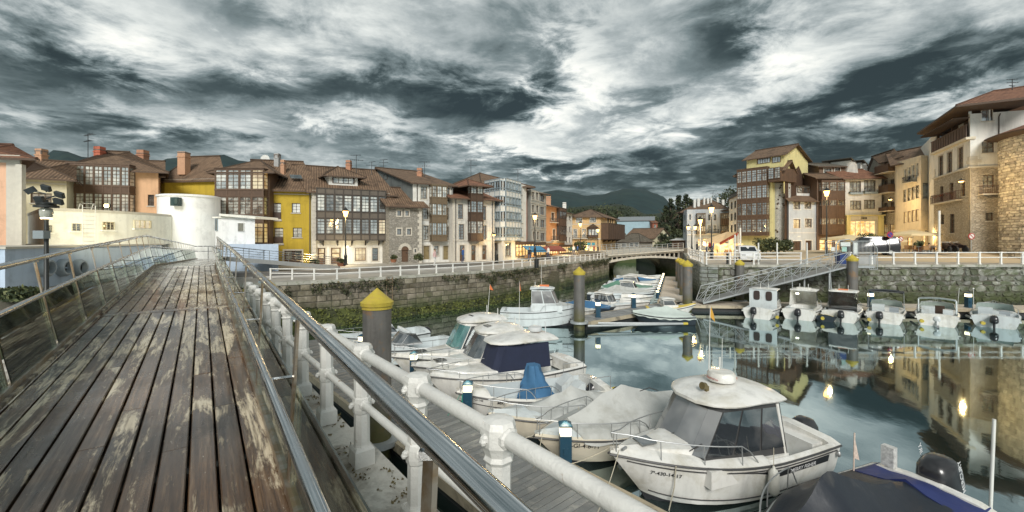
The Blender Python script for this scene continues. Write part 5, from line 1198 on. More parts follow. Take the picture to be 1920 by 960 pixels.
# brown narrow gallery house
h = House('brown_brick_house', 'narrow brown brick house with three storeys of galleries above a warmly lit doorway', [(1532,66),(1584,66)], 332, QR, mat('brick_brown', (.14,.09,.06), .85, 0, .2, 4), 10, (.05,1,0))
gallery(h.root, h.F[0], 1534.5, 1578, [(342,359),(376,386),(410,421)], 339, 440, .7, 3, 3, 3, .25, fr_brown, g_grey, panel_brown, gms=[[g_grey,g_curt],[g_curt,g_dark],[g_dark,g_curt]])
h.win(0, [(1537,448,1548,477),(1551,448,1562,477),(1566,450,1577,477)], 1, 2, .3, fr_brown, g_lit); h.done(); h.roof(.9,(0,0),.6,tile_brown,.25)
at = House('attic_storey', 'brick attic storey set back above the narrow brown gallery house', [(1536,69),(1586,69)], 311, h.ze-.5, mat('brick_brown'), 7, (.05,1,0)); at.win(0, [(1545,316,1559,325),(1565,314,1575,324)], 2, 2, 0, fr_brown, g_grey, trim=1); at.done(); at.roof(1.0,(0,0),.5,tile_grey,.5)
gw = MB().rings([[W(1587,324,68.6), W(1609,324,67.5), W(1607,308,67.5), W(1597,299,68), W(1589,306,68.6)], [W(1587,324,68.6)+Vector((0,6,0)), W(1609,324,67.5)+Vector((0,6,0)), W(1607,308,67.5)+Vector((0,6,.6)), W(1597,299,68)+Vector((0,6,.6)), W(1589,306,68.6)+Vector((0,6,.6))]])
gw.build('white_gable', w_white, at.root)
gw = MB().rings([[W(1613,322,70), W(1627,322,69), W(1625,309,69), W(1619,302,70), W(1614,306,70)], [p+Vector((0,5,.5)) for p in (W(1613,322,70), W(1627,322,69), W(1625,309,69), W(1619,302,70), W(1614,306,70))]]); gw.build('white_gable', w_white, at.root)
MB().obox(W(1594,297,68)-Vector((.1,.3,0)), (.9,0,-.95), (0,6.5,.6), (.1,0,.12)).obox(W(1617,301,69.6)-Vector((.1,.3,0)), (.9,0,-1.0), (0,5.5,.6), (.1,0,.12)).build('gable_roof', tile_grey, at.root)
# pale house with flower boxes
h = House('pale_grey_house', 'pale grey house with red tile roof, four wide windows and flower boxes', [(1584,65.6),(1653,65)], 333, QR, w_gw, 9, (.05,1,0))
h.win(0, [(1593,340,1614.5,361),(1620,338,1642,360),(1594,376,1614.5,393),(1620,374.5,1641,391.5)], 3, 2, 0, fr_dark, g_grey, sill=True)
F = h.F[0]
for x0, x1, y in ((1592,1616,361),(1619,1644,360)):
    bx = MB().obox(F.P(F.u(x0),F.z(1604,y)-.3,0), F.d*(F.u(x1)-F.u(x0)), F.n*.3, (0,0,.3)).build('flower_box', fr_grey, h.root); mb = MB()
    for q in range(30): leaves(mb, F.P(random.choice((F.u(x0),F.u(x1),random.uniform(F.u(x0),F.u(x1)))), F.z(1604,y)+.02, .2), (.2,.12,.16), 4, .06, 0)
    tag(mb.build('flowers', mat('ivy_mid'), bx), kind='stuff')
h.win(0, [(1593,413.5,1644,444)], 5, 2, .2, fr_white, g_lit, trim=1); h.win(0, [(1614,407,1626,411)], 2, 1, 0, fr_dark, g_dark)
h.done(); MB().obox(F.P(.0,QR,.0), F.d*F.u(1591), F.n*.5, (0,0,F.z(1600,405)-QR)).obox(F.P(F.u(1646.5),QR,.0), F.d*(F.L-F.u(1646.5)), F.n*.5, (0,0,F.z(1600,405)-QR)).obox(F.P(-.2,F.z(1620,405),0), F.d*(F.L+.4), F.n*.6, (0,0,.16)).build('ground_floor', w_ye, h.root)
h.roof(1.9,(0,0),.6,tile_red,.5)
# balcony flats
h = House('balcony_flats', 'flats with stacked rounded balconies in the narrow gap beside the pale house', [(1652,66),(1684,62)], 302, QR, w_rs, 9, (.6,1,0))
for y in (304,342,384): h.win(0, [(1657,y-4,1664,y+17),(1669,y-6,1677,y+15)], 2, 3, 0, fr_brown, g_dark)
for y0, y1 in ((306,328),(344,366),(386,400)): balcony(h.root, h.F[0], 1653.5, y0+3, 1680, y1-3, 1.0, panel_brown, True, w_bei)
h.win(0, [(1656,420,1664,445),(1668,420,1677,445)], 2, 3, 0, fr_brown, g_lit2); h.done(); h.roof(1.6,(0,0),.9,tile_brown,.5)
# beige house
h = House('beige_house', 'beige house with three rows of four windows and one big square side window', [(1681,61),(1727,55.8),(1752,56.2)], 291, QR, w_bei, 10, (.75,1,0), ytop_at=1)
F = h.F[0]
def row4(x0, x1, ya, yb, yc, yd, fm, gm, n=4):
    """window row whose top goes ya->yb and bottom yc->yd in the picture"""
    out = []
    for k in range(n):
        a = x0+(x1-x0)*(k+.08)/n; b = x0+(x1-x0)*(k+.92)/n; t = (k+.5)/n; out.append((a, ya+(yb-ya)*t, b, yc+(yd-yc)*t))
    h.win(0, out, 1, 1, 0, fm, gm, sill=False)
row4(1693,1723,318,303,341,330,fr_white,g_curt); row4(1692,1724,357,346,380,371,fr_black,g_curt); row4(1693,1723,398,392,419,414,fr_brown,g_lit2)
h.win(1, [(1730,343,1746,372)], 1, 1, 0, fr_black, g_grey); h.win(0, [(1700,445,1712,462)], 2, 2, 0, fr_brown, g_lit); h.win(1, [(1731,437,1738,470)], 1, 3, 0, fr_brown, g_lit)
h.mb.obox(F.P(-.1,F.z(1700,434),-.02), F.d*(F.L+.2), F.n*.35, (0,0,.3), 0); h.done(); h.roof(2.2,(0,0),1.0,tile_brown,.5)
bb = MB(); fb_ = balcony(h.root, F, 1699, 331, 1719, 343, .5); mb = MB()
for q in range(14): leaves(mb, F.P(F.u(1708), F.z(1708,336), .5)+Vector((random.uniform(-.5,.5),0,random.uniform(-.3,.3))), (.1,.1,.15), 3, .1, 0)
tag(mb.build('hanging_clothes', mat('laundry_dark', (.05,.05,.10), .9), h.root), kind='stuff')
# big white and stone house
h = House('white_stone_house', 'tall white house over warm stone lower floors with dark loggia rail and deep eaves', [(1752,52.5),(1819,44.2),(1930,42.8)], 249, QR, w_white, 11, (.75,1,0), ytop_at=0)
h.ze = EYE+13.35-.4
Fl_, Fr_ = h.F[0], h.F[1]; zc = Fl_.z(1785,326)
h.win(0, [(1760,292,1768.5,331),(1776,285,1785.5,324),(1796,276,1806,316)], 2, 4, 0, fr_brown, g_dark, trim=1)
h.win(0, [(1764,349,1770,379),(1781.5,343,1789,374),(1803,337,1811,368),(1765,402,1771,421),(1782,401,1791,437)], 2, 4, 0, fr_brown, g_dark)
h.win(1, [(1841,206,1862,226.5),(1841,266,1864.5,286.5),(1842,328,1864,352)], 2, 2, 0, fr_brown, g_grey); h.win(1, [(1847,399,1862,414)], 2, 1, 0, fr_brown, g_dark)
balcony(h.root, Fr_, 1835, 349, 1872, 366, .7, mat('balcony_iron_red', (.10,.05,.04), .5)); balcony(h.root, Fl_, 1756, 362, 1806, 380, .6, mat('balcony_iron_red'))
mb = MB()
for q in range(26): leaves(mb, Fl_.P(random.uniform(Fl_.u(1758),Fl_.u(1804)), Fl_.z(1780,366), .62), (.12,.12,.14), 4, .06, (0,1))
tag(mb.build('geraniums', [mat('ivy_mid'), mat('geranium_red', (.35,.05,.03), .7)], h.root), kind='stuff')
for F_ in (Fl_, Fr_):
    wb = MB(); 
    hl = [x for x in h.holes[0 if F_ is Fl_ else 1]]
    class _P: pass
    F2_ = Face((F_.P(0,0,.06)).xy, (F_.P(F_.L,0,.06)).xy); wall_holes(wb, F2_, QR-.3, zc, [(a,b,max(c,QR-.2),min(d,zc-.01)) for a,b,c,d in hl if c < zc-.3], depth=.2); wb.build('stone_cladding', w_rs, h.root)
    MB().obox(F_.P(-.1,zc,-.02), F_.d*(F_.L+.2), F_.n*.22, (0,0,.16)).build('string_course', trim_w, h.root)
h.quoin(0,1,zc+.2,h.ze-4.2,.8); h.quoin(1,0,zc+.2,h.ze-4.2,.9); h.quoin(0,0,zc+.2,h.ze-4.2,.5)
# loggia: dark recess with timber rail on the left face
lz0, lz1 = Fl_.z(1785,272), Fl_.z(1785,236)
h.holes[0].append((.4, Fl_.L-.35, lz0, lz1+1.3)); 
h.done(extra_mats=[w_white])
MB().obox(Fl_.P(.4,lz0,-1.6), Fl_.d*(Fl_.L-.75), Fl_.n*.1, (0,0,lz1-lz0+1.3)).build('loggia_back', w_gw, h.root)
MB().obox(Fl_.P(-.1,lz0-.25,-.4), Fl_.d*(Fl_.L+.2), Fl_.n*.75, (0,0,.25)).build('loggia_sill', w_bei, h.root)
lg = MB().obox(Fl_.P(.05,lz0,.22), Fl_.d*(Fl_.L-.1), Fl_.n*.08, (0,0,1.25)).obox(Fl_.P(.0,lz0+1.25,.18), Fl_.d*Fl_.L, Fl_.n*.16, (0,0,.1)).build('loggia_rail', panel_brown, h.root)
for k in range(14): MB().obox(Fl_.P(.15+k*(Fl_.L-.4)/13,lz0+.05,.30), Fl_.d*.06, Fl_.n*.03, (0,0,1.15)).build('baluster', fr_dark, lg)
for k in range(3): MB().obox(Fl_.P(.45+k*(Fl_.L-1.1)/2,lz0,-.3), Fl_.d*.22, Fl_.n*.22, (0,0,lz1-lz0+1.3)).build('loggia_post', panel_brown, h.root)
for k in range(3): put_window(h.root, Face((Fl_.P(0,0,-1.5)).xy, (Fl_.P(Fl_.L,0,-1.5)).xy), 1.0+k*2.6, 2.0+k*2.6, lz0+.2, lz1+.5, .03, 2, 3, 0, fr_brown, g_dark)
rq_ = [h.pts[0]+Vector((0,0,0)), h.pts[1], h.pts[1]+Vector((.8,.55,0)).normalized()*14, h.pts[0]+Vector((.8,.55,0)).normalized()*14]
E0, E1, E2 = W(1719,249,54.2), W(1793,197,43.1), W(1975,176,39.4); R0, R1 = W(1862,171,47.5), W(2010,150,45.5); B0_ = E0+Vector((14,4,.1)); B2_ = E2+Vector((4,14,.1))
mb = MB(); uv = []
def tri_(pts, m=0):
    o_ = pts[0]; u_ = (pts[1]-pts[0]).normalized(); n_ = (pts[1]-pts[0]).cross(pts[-1]-pts[0]).normalized(); v_ = n_.cross(u_); mb.face(pts, m); uv.extend([((q-o_).dot(u_), (q-o_).dot(v_)) for q in pts])
tri_([E1, E2, R1, R0]); tri_([E0, E1, R0]); tri_([B0_, E0, R0]); tri_([B2_, B0_, R0, R1]); tri_([E2, B2_, R1])
dz_ = Vector((0,0,-.2)); tri_([E0+dz_, E1+dz_, E1, E0], 1); tri_([E1+dz_, E2+dz_, E2, E1], 1); tri_([E0+dz_, B0_+dz_, B2_+dz_, E2+dz_, E1+dz_], 1)
mb.uv = uv; ro_ = mb.build('roof', [tile_red, soffit_m], h.root); MB().tube([R0, R1], .13, 6).build('ridge', tile_red, ro_); MB().tube([E1, R0], .1, 6).build('hip_ridge', tile_red, ro_)
rf = MB()
for k in range(20):
    p = Fl_.P(.2+k*(Fl_.L-.4)/19, h.ze-.42, 0); rf.obox(p, Fl_.d*.10, Fl_.n*1.35, (0,0,.16))
tag(rf.build('rafters', soffit_m, h.root), kind='stuff'); aerial(1898, 148, 170, 46, 'weather vane shaped aerial above the tall white and stone house', 1); h.downpipe(1, Fr_.u(1884)-.5)
# round stone tower
tc_ = Vector((53.6, 39.6, 0)); rt_ = 5.6; rt = thing('round_stone_tower', (tc_.x,tc_.y,QR), 'massive round rubble stone tower with conical tiled roof cut by the frame edge', 'tower')
rs = []; NW = 48; rnd = random.Random(2)
MB().lathe([(rt_,QR-.3),(rt_,EYE+10.1)], tc_, 64).build('core', w_rt, rt, 40)
smt = [stone_mesh('stone', mat('tower_stone', (.54,.50,.41), .88, 0, .25, 3, bump=.8, bscale=9, rnd=.35, col2=(.22,.19,.14), c2=.58), .07, 30+k) for k in range(5)]
z = QR+.1; items = []; 
while z < EYE+9.9:
    hh = rnd.uniform(.22,.34); a = math.pi*.68+rnd.uniform(0,.05)
    while a < math.pi*1.30:
        l = rnd.uniform(.4,.95); am = a+l/rt_/2; items.append((am, z+hh/2, l-.05, hh-.04)); a += l/rt_
    z += hh
vis = sorted(items, key=lambda t: abs(t[0]-math.pi*.84)); mbt = MB()
for k, (am, zc_, l, hh) in enumerate(vis):
    p = Vector((tc_.x+math.cos(am)*(rt_-.02), tc_.y+math.sin(am)*(rt_-.02), zc_)); ang = am+math.pi/2
    if k < 290:
        o = bpy.data.objects.new('stone', smt[k%5]); o.location = p; o.rotation_euler = (0,0,ang); o.scale = (l,.5,hh); link(o, rt)
    else: mbt.add(_cache(smt[k%5]) if smt[k%5].name not in STM else STM[smt[k%5].name], Matrix.Translation(p) @ Matrix.Rotation(ang,4,'Z') @ Matrix.Diagonal((l,.5,hh,1)))
tag(mbt.build('stones', mat('tower_stone'), rt), kind='stuff')
rr_ = MB(); uv = []; NR = 48
for k in range(NR):
    a0_, a1_ = 2*math.pi*k/NR, 2*math.pi*(k+1)/NR; R0 = rt_+1.05; ze_ = EYE+10.15; zp = ze_+2.6
    p = [Vector((tc_.x+math.cos(a)*R0, tc_.y+math.sin(a)*R0, ze_)) for a in (a0_, a1_)]; q_ = Vector((tc_.x,tc_.y,zp))
    rr_.face([p[0], p[1], q_]); w = (p[1]-p[0]).length; uv += [(k*w,0),(k*w+w,0),(k*w+w/2,7)]
    ib = [Vector((tc_.x+math.cos(a)*(rt_-.1), tc_.y+math.sin(a)*(rt_-.1), ze_-.35)) for a in (a0_, a1_)]
    rr_.face([p[1]-Vector((0,0,.14)), p[0]-Vector((0,0,.14)), ib[0], ib[1]], 1); uv += [(0,0)]*4
    rr_.face([p[0]-Vector((0,0,.14)), p[1]-Vector((0,0,.14)), p[1], p[0]], 1); uv += [(0,0)]*4
rr_.uv = uv; rr_.build('roof', [tile_red, soffit_m], rt)
# rising street in front of the tower
st = MB(); st.rings([[Vector((28,45,QR+.010)), Vector((44,38.3,QR+.010)), Vector((75,37.6,QR+.01))], [Vector((30,58,QR+.15)), Vector((46.5,44.2,QR+.75)), Vector((75,43,QR+.8))], [Vector((33,66,QR+.3)), Vector((50,53,QR+.9)), Vector((75,50,QR+.9))]], 0, False)
tag(st.build('rising_street', mat('sand_paving', (.44,.36,.24))), kind='structure')
# ================================================================= HILLS AND TREES
def ridge(name, prof, d0, d1, base, m, seed, jag=.02, rows=14, label=None):
    """a hill whose crest follows (px,py) at distance d1, falling towards d0"""
    mb = MB(); rs = []; N_ = 90; x0, x1 = prof[0][0], prof[-1][0]
    for j in range(rows+1):
        t = j/rows; row = []
        for i in range(N_+1):
            px = x0+(x1-x0)*i/N_
            for k in range(len(prof)-1):
                if prof[k][0] <= px <= prof[k+1][0]: a = (px-prof[k][0])/(prof[k+1][0]-prof[k][0]); a = a*a*(3-2*a); py = prof[k][1]*(1-a)+prof[k+1][1]*a; break
            H = (HY-py)/FPX*d1+EYE-base; tt = t if t <= .7 else .7; f = math.sin(min(1,t/.72)*math.pi/2)**1.3 if t <= .72 else 1-.5*((t-.72)/.28)**2
            d = d0+(d1-d0)*t/.72
            X = (px-CX)/FPX*d1*(.55+.45*t/.72) if False else (px-CX)/FPX*d
            nz = mnoise.noise(Vector((X*2.2/d1*6, d*2.2/d1*6, seed)))+.5*mnoise.noise(Vector((X*14/d1, d*14/d1*2, seed+3)))
            row.append(Vector((X, d, base+H*f*(1+.0*nz)+H*nz*jag*(2.5 if t < .7 else .8)*min(1,t*3))))
        rs.append(row)
    mb.rings(rs, 0, False); return tag(mb.build(name, m, None, 60), kind='structure')
hill_far = mat('mountain_haze_teal', (.010,.030,.032), .95, 0, .6, .02, col2=(.018,.040,.036), c2=.55, c2w=.2, c2scale=.008, bump=1.0, bscale=.05)  # wooded green with the blue haze of distance put into the colour
ridge('mountain', [(880,440),(960,400),(1020,364),(1045,362),(1070,366),(1100,373),(1128,371),(1150,365),(1172,359),(1190,357.5),(1208,360),(1228,368),(1243,374),(1258,386),(1290,402),(1330,415),(1400,440)], 900, 2200, 0, hill_far, 1.0, .018)
ridge('mountain', [(-1500,445),(-900,380),(-400,350),(0,325),(60,312),(105,290),(125,290),(160,303),(240,318),(340,306),(392,298),(415,297),(440,306),(520,320),(640,345),(760,380),(900,440)], 900, 1900, 0, hill_far, 4.0, .02)
hill_near = mat('wooded_hill', (.020,.030,.014), .95, 0, .4, .15, bump=1, bscale=.6)
ridge('wooded_hill', [(1000,430),(1040,400),(1075,392),(1110,388),(1150,386),(1180,392),(1210,402),(1250,398),(1300,400),(1360,402),(1450,420)], 215, 330, 2, hill_near, 7.0, .05)
crown_m = [mat('crown_dark', (.022,.032,.016), .8, 0, .35, 1.2), mat('crown_mid', (.042,.055,.022), .8, 0, .35, 1.2), mat('crown_light', (.075,.088,.035), .8, 0, .35, 1.2)]
bark = mat('bark', (.10,.075,.055), .9, 0, .3, 4)
def tree(base, H, Wd, lab, kind=0, n=900, group=None, leaf=.28, seed=0, name='tree'):
    rnd = random.Random(seed); r = thing(name, base, lab, 'tree', group); base = Vector(base)
    tr = MB().tube([base+Vector((0,0,-.3)), base+Vector((.1,0,H*.3)), base+Vector((-.05*H*.3,0,H*.62)), base+Vector((0,0,H*.9))], [H*.035,H*.028,H*.018,H*.006], 7)
    for q in range(7):
        a = rnd.uniform(0, 6.28); z = H*rnd.uniform(.25,.7); L = Wd*rnd.uniform(.25,.45); p = base+Vector((0,0,z)); tr.tube([p, p+Vector((math.cos(a)*L*.5, math.sin(a)*L*.5, L*.35)), p+Vector((math.cos(a)*L, math.sin(a)*L, L*.8))], [H*.014,H*.009,H*.003], 5)
    tr.build('trunk', bark, r); mb = MB(); cl = []
    for q in range(26 if kind == 0 else 30):
        if kind == 0:
            a = rnd.uniform(0, 6.28); rr_ = Wd*.5*math.sqrt(rnd.random())*.85; z = H*rnd.uniform(.32,.95); k = 1-((z/H-.6)/.5)**2; c_ = Vector((math.cos(a)*rr_*max(.3,k), math.sin(a)*rr_*max(.3,k), z)); s_ = Wd*rnd.uniform(.11,.20)
        else:
            t = q/30; a = rnd.uniform(0, 6.28); z = H*(.15+.83*t); c_ = Vector((math.cos(a)*Wd*.38*(1-t)*rnd.uniform(.4,1), math.sin(a)*Wd*.38*(1-t)*rnd.uniform(.4,1), z)); s_ = Wd*(.07+.13*(1-t))
        cl.append((c_, s_, rnd.choice((0,0,1,1,2)) if kind == 0 else rnd.choice((0,0,0,1))))
    for c_, s_, mi in cl:
        leaves(mb, base+c_, (s_*1.15,s_*1.15,s_*.8), int(n/len(cl)), leaf, mi if rnd.random() < .7 else min(2, mi+1), rnd)
    mb.build('crown', crown_m, r); return r
rnd = random.Random(11); k = 0
PF = [(1035,398),(1060,386),(1085,388),(1110,393),(1130,384),(1152,383),(1175,392),(1195,396),(1212,404),(1235,402),(1262,412)]
TR = []
for q in range(46):
    px = 1036+226*((q*.618) % 1); i = max(k_ for k_ in range(len(PF)-1) if PF[k_][0] <= px); t_ = (px-PF[i][0])/(PF[i+1][0]-PF[i][0]); py = PF[i][1]*(1-t_)+PF[i+1][1]*t_
    TR.append((px, py+rnd.uniform(0,5)+(q % 3)*9, 205-(q % 3)*18+rnd.uniform(-6,6)))
TR += [(1238,430,140),(1228,424,160),(1246,440,120),(1252,418,165),(1262,432,130),(1272,440,115),(1277,412,170),(1243,455,110),(1232,452,125),(1240,420,140),(1234,438,130),(1264,448,112)]
for (px, py, d) in TR:
    p = W(px, py, d); H = max(7, min(15, (p.z-2)*.85 if p.z > 8 else 7)); b = Vector((p.x, p.y, p.z-H)); k += 1
    tree(b, H, H*.95, 'leafy tree in the dense wood behind the bridge', 0, 560, 'trees on the wooded slope behind the bridge', .45, k)
for px, py, d, H, lb_ in ((1258,370,150,17,'dark conifer second from the mountain side of its clump'),(1272,364,152,19,'tallest dark conifer, in the middle of the clump'),(1286,362,150,18,'dark conifer with high tip next to the tallest one'),(1296,372,148,15,'dark conifer touching the corner house roof'),(1248,384,150,13,'lowest dark conifer, at the mountain side of its clump')):
    p = W(px, py, d); tree(Vector((p.x,p.y,p.z-H)), H, H*.55, lb_, 1, 1500, 'dark conifers behind the corner house', .34, px, name='conifer_tree')
for px, py, d, H in ((1372,354,120,14),(1383,349,112,13),(1518,322,110,9),(1528,326,110,9)):
    p = W(px, py, d); tree(Vector((p.x,p.y,p.z-H)), H, H*.75, {1372:'lower dark pine behind the thin white house',1383:'upper dark pine against the brown galleried block',1518:'pine above the blue grey house dormer',1528:'pine next to the brown brick house roof'}[px], 0, 700, 'pines behind the right hand houses' if px < 1400 else 'pines between the roofs', .30, px, name='pine_tree')
# ================================================================= BOATS
gel = mat('gelcoat_white', (.74,.73,.69), .25, 0, .05, 2, spec=.5, coat=.3, col2=(.52,.49,.40), c2=.60, c2w=.25, streak=.40, obj=True)
gel_g = mat('gelcoat_grey_white', (.58,.62,.62), .3, 0, .05, 2, col2=(.45,.46,.42), c2=.62, obj=True, streak=.3)
gel_c = mat('gelcoat_cream', (.66,.60,.48), .3, 0, .05, 2, obj=True, streak=.25)
gel_d = mat('hull_dark', (.03,.04,.05), .3, 0, .1, 2, obj=True); gel_b = mat('hull_blue', (.05,.12,.26), .3, 0, .1, 2, obj=True)
antif = mat('antifouling', (.035,.035,.04), .6, 0, .2, 4); liner = mat('cockpit_liner', (.50,.55,.56), .5, 0, .06, 3, obj=True); rub = mat('rubbing_strake', (.05,.05,.05), .5)
bglass = winglass('boat_glass', (.03,.035,.04), (.10,.10,.10), .30, .04); bglass_t = winglass('boat_glass_teal', (.02,.10,.10), (.06,.20,.18), .35, .04); bglass_c = winglass('boat_glass_curtain', (.15,.15,.155), (.27,.265,.26), .25, .1, sc=.8)
tarp_g = mat('tarp_grey', (.45,.46,.44), .75, 0, .12, 2.5, bump=.5, bscale=6, col2=(.33,.33,.30), c2=.6, c2w=.2, obj=True)
tarp_b = mat('tarp_blue', (.045,.14,.27), .8, 0, .15, 3, bump=.6, bscale=8, obj=True); tarp_k = mat('tarp_black', (.014,.018,.026), .42, 0, .2, 2, bump=.3, bscale=5, obj=True, col2=(.05,.05,.05), c2=.6)
tarp_n = mat('tarp_navy', (.012,.018,.045), .7, 0, .2, 3, bump=.3); tarp_v = mat('tarp_royal_blue', (.02,.032,.13), .55, 0, .15, 2, bump=.4, bscale=6)
ss = mat('stainless', (.42,.43,.43), .5, .8, .05, 5); motor_k = mat('motor_black', (.022,.022,.024), .3, 0, .2, 3, coat=.35); motor_w = mat('motor_white', (.55,.57,.57), .3, 0, .05, 3)
fend = mat('fender_white', (.62,.61,.55), .45, 0, .06, 4, col2=(.4,.37,.3), c2=.65); rope_m = mat('rope_pale', (.48,.44,.34), .9, 0, .15, 12); rope_g = mat('rope_green', (.02,.30,.20), .85, 0, .15, 12)
orange = mat('orange_plastic', (.65,.17,.05), .5, 0, .1, 3)
ink = mat('black_lettering', (.015,.015,.018), .5, 0, .0)
TXT = {}
def text(parent, s, h, M, m=None, name='lettering', world=False):
    """flat letters h high, local x to the right, local y up, placed by matrix M in the parent's frame"""
    k = (s,)
    if k not in TXT:
        c = bpy.data.curves.new('t', 'FONT'); c.body = s; c.size = 1.4; c.extrude = .0; c.offset = .012
        o = bpy.data.objects.new('t', c); col.objects.link(o); dg = bpy.context.evaluated_depsgraph_get(); me = bpy.data.meshes.new_from_object(o.evaluated_get(dg)); bpy.data.objects.remove(o)
        me.name = 'lettering'; TXT[k] = me
    me = TXT[k].copy(); me.materials.clear(); me.materials.append(m or ink); me.transform(M @ Matrix.Scale(h, 4)); o = bpy.data.objects.new(name, me); return link(o, parent, world)
def frame(o, x, y):
    x = Vector(x).normalized(); y = Vector(y); y = (y-x*y.dot(x)).normalized(); z = x.cross(y); M = Matrix((x, y, z)).transposed().to_4x4(); M.translation = Vector(o); return M
class Hull:
    def __init__(s, L, B, H0=.7, H1=1.0, full=2.3, rake=.55, aft=.90):
        s.L, s.B, s.H0, s.H1, s.full, s.rake, s.aft = L, B, H0, H1, full, rake, aft
    def b(s, t):
        k = s.B/2*(s.aft+(1-s.aft)*min(1, t/.35)); 
        return k if t < .35 else s.B/2*max(0.015, (1-((t-.35)/.65)**s.full))
    def h(s, t): return s.H0+(s.H1-s.H0)*t**1.8-.06*math.sin(math.pi*t)
    def sh(s, t, inset=0, dz=0): return Vector((s.L*t-(inset*.8 if t > .9 else 0), max(0, s.b(t)-inset), s.h(t)+dz))
    def side(s, t, k):
        """point on topside, k 0 at chine .. 1 at sheer (left side)"""
        cz = .02+.42*max(0,t-.3)**2; b = s.b(t); x0 = s.L*t-s.rake*t**5
        return Vector((x0+(s.L*t-x0)*k, b*(.80+.20*k**.7) if t < .98 else b, cz+(s.h(t)-cz)*k))
    def build(s, root, mh=None, md=None, xc=(.04,.45), floor=.22, stripe=None, bottom=None, camber=.10, name='hull', low=None):
        mh = mh or gel; md = md or gel; ts = [0,.02]+[.08*k for k in range(1,13)]+[.985,1.0]
        ts = sorted(set([t for t in ts if all(abs(t-x) > .012 for x in xc)]+[xc[0]-.001, xc[0]+.001, xc[1]-.001, xc[1]+.012])); rs = []
        for t in ts:
            b = s.b(t); x = s.L*t; ck = xc[0] < t < xc[1]+.005
            keel = Vector((x-s.rake*1.25*t**5, 0, -.30+.42*max(0,t-.5)**2*2)); P0, P1, P2, P3 = s.side(t,0), s.side(t,.35), s.side(t,.72), s.side(t,1)
            gi = Vector((x-(.02 if t > .9 else 0), max(0, b-.10), s.h(t)+.035))
            if ck: e_, c_ = Vector((x, max(.005,b-.14), floor)), Vector((x, 0, floor))
            else: e_, c_ = Vector((x, max(0,b-.22), s.h(t)+.035+camber*.4)), Vector((x, 0, s.h(t)+.03+camber))
            half = [keel, P0, P1, P2, P3, gi, e_, c_]
            rs.append(half)
        mb = MB(); n = len(mb.v); K = 8
        idx = {0:2, 1:0, 2:(3 if stripe else 0), 3:0, 4:0, 5:1, 6:1}
        for sg in (1,-1):
            n = len(mb.v)
            for r in rs: mb.v += [(p.x, p.y*sg, p.z) for p in r]
            for i in range(len(rs)-1):
                for j in range(K-1):
                    a = n+i*K+j; q = (a, a+K, a+K+1, a+1); mb.f.append(q if sg > 0 else q[::-1]); mb.m.append(4 if (j >= 5 and xc[0] < (ts[i]+ts[i+1])/2 < xc[1]+.005) else idx[j])
            q = [n+j for j in range(K)]; mb.f.append(tuple(q) if sg > 0 else tuple(q[::-1])); mb.m.append(0)
        o = mb.build(name, [mh, md, bottom or antif, stripe or mh, liner], root, 35, False)
        for sg in (1,-1): MB().tube([Vector((p.x+(.02 if t > .95 else 0), (p.y+.012)*sg, p.z-.03)) for t in [k/20 for k in range(21)] for p in (s.sh(t),)], .022, 6).build('rub_rail', rub, root, 40, False)
        return o
    def rail(s, root, t0=.45, t1=.985, hh=.42, n=4, inset=.08, closed=True, m=None, r=.013, drop=True):
        m = m or ss; N_ = 14; out = MB()
        tt = [t0+(t1-t0)*k/N_ for k in range(N_+1)]
        for sg in (1,-1):
            pts = []
            for k, t in enumerate(tt):
                p = s.sh(t, inset); p.y = max(p.y, .055); f = min(1, k/2.0); pts.append(Vector((p.x, p.y*sg, p.z+.04+hh*(f if drop else 1)**.6)))
            out.tube(pts, r, 6)
            for q in range(1, n+1):
                k = 2+(N_-2)*(q-1)//max(1,n-1) if n > 1 else N_; k = min(N_, k); b = s.sh(tt[k], inset-.02); b.y = max(b.y, .055); out.tube([Vector((b.x, b.y*sg, b.z+.02)), pts[k]], r*.85, 5)
        if closed:
            p = s.sh(t1, inset); p.y = max(p.y, .055); out.tube([Vector((p.x, p.y, p.z+.04+hh)), Vector((p.x+.10, 0, p.z+.05+hh)), Vector((p.x, -p.y, p.z+.04+hh))], r, 6)
        return out.build('bow_rail', m, root, 40, False)
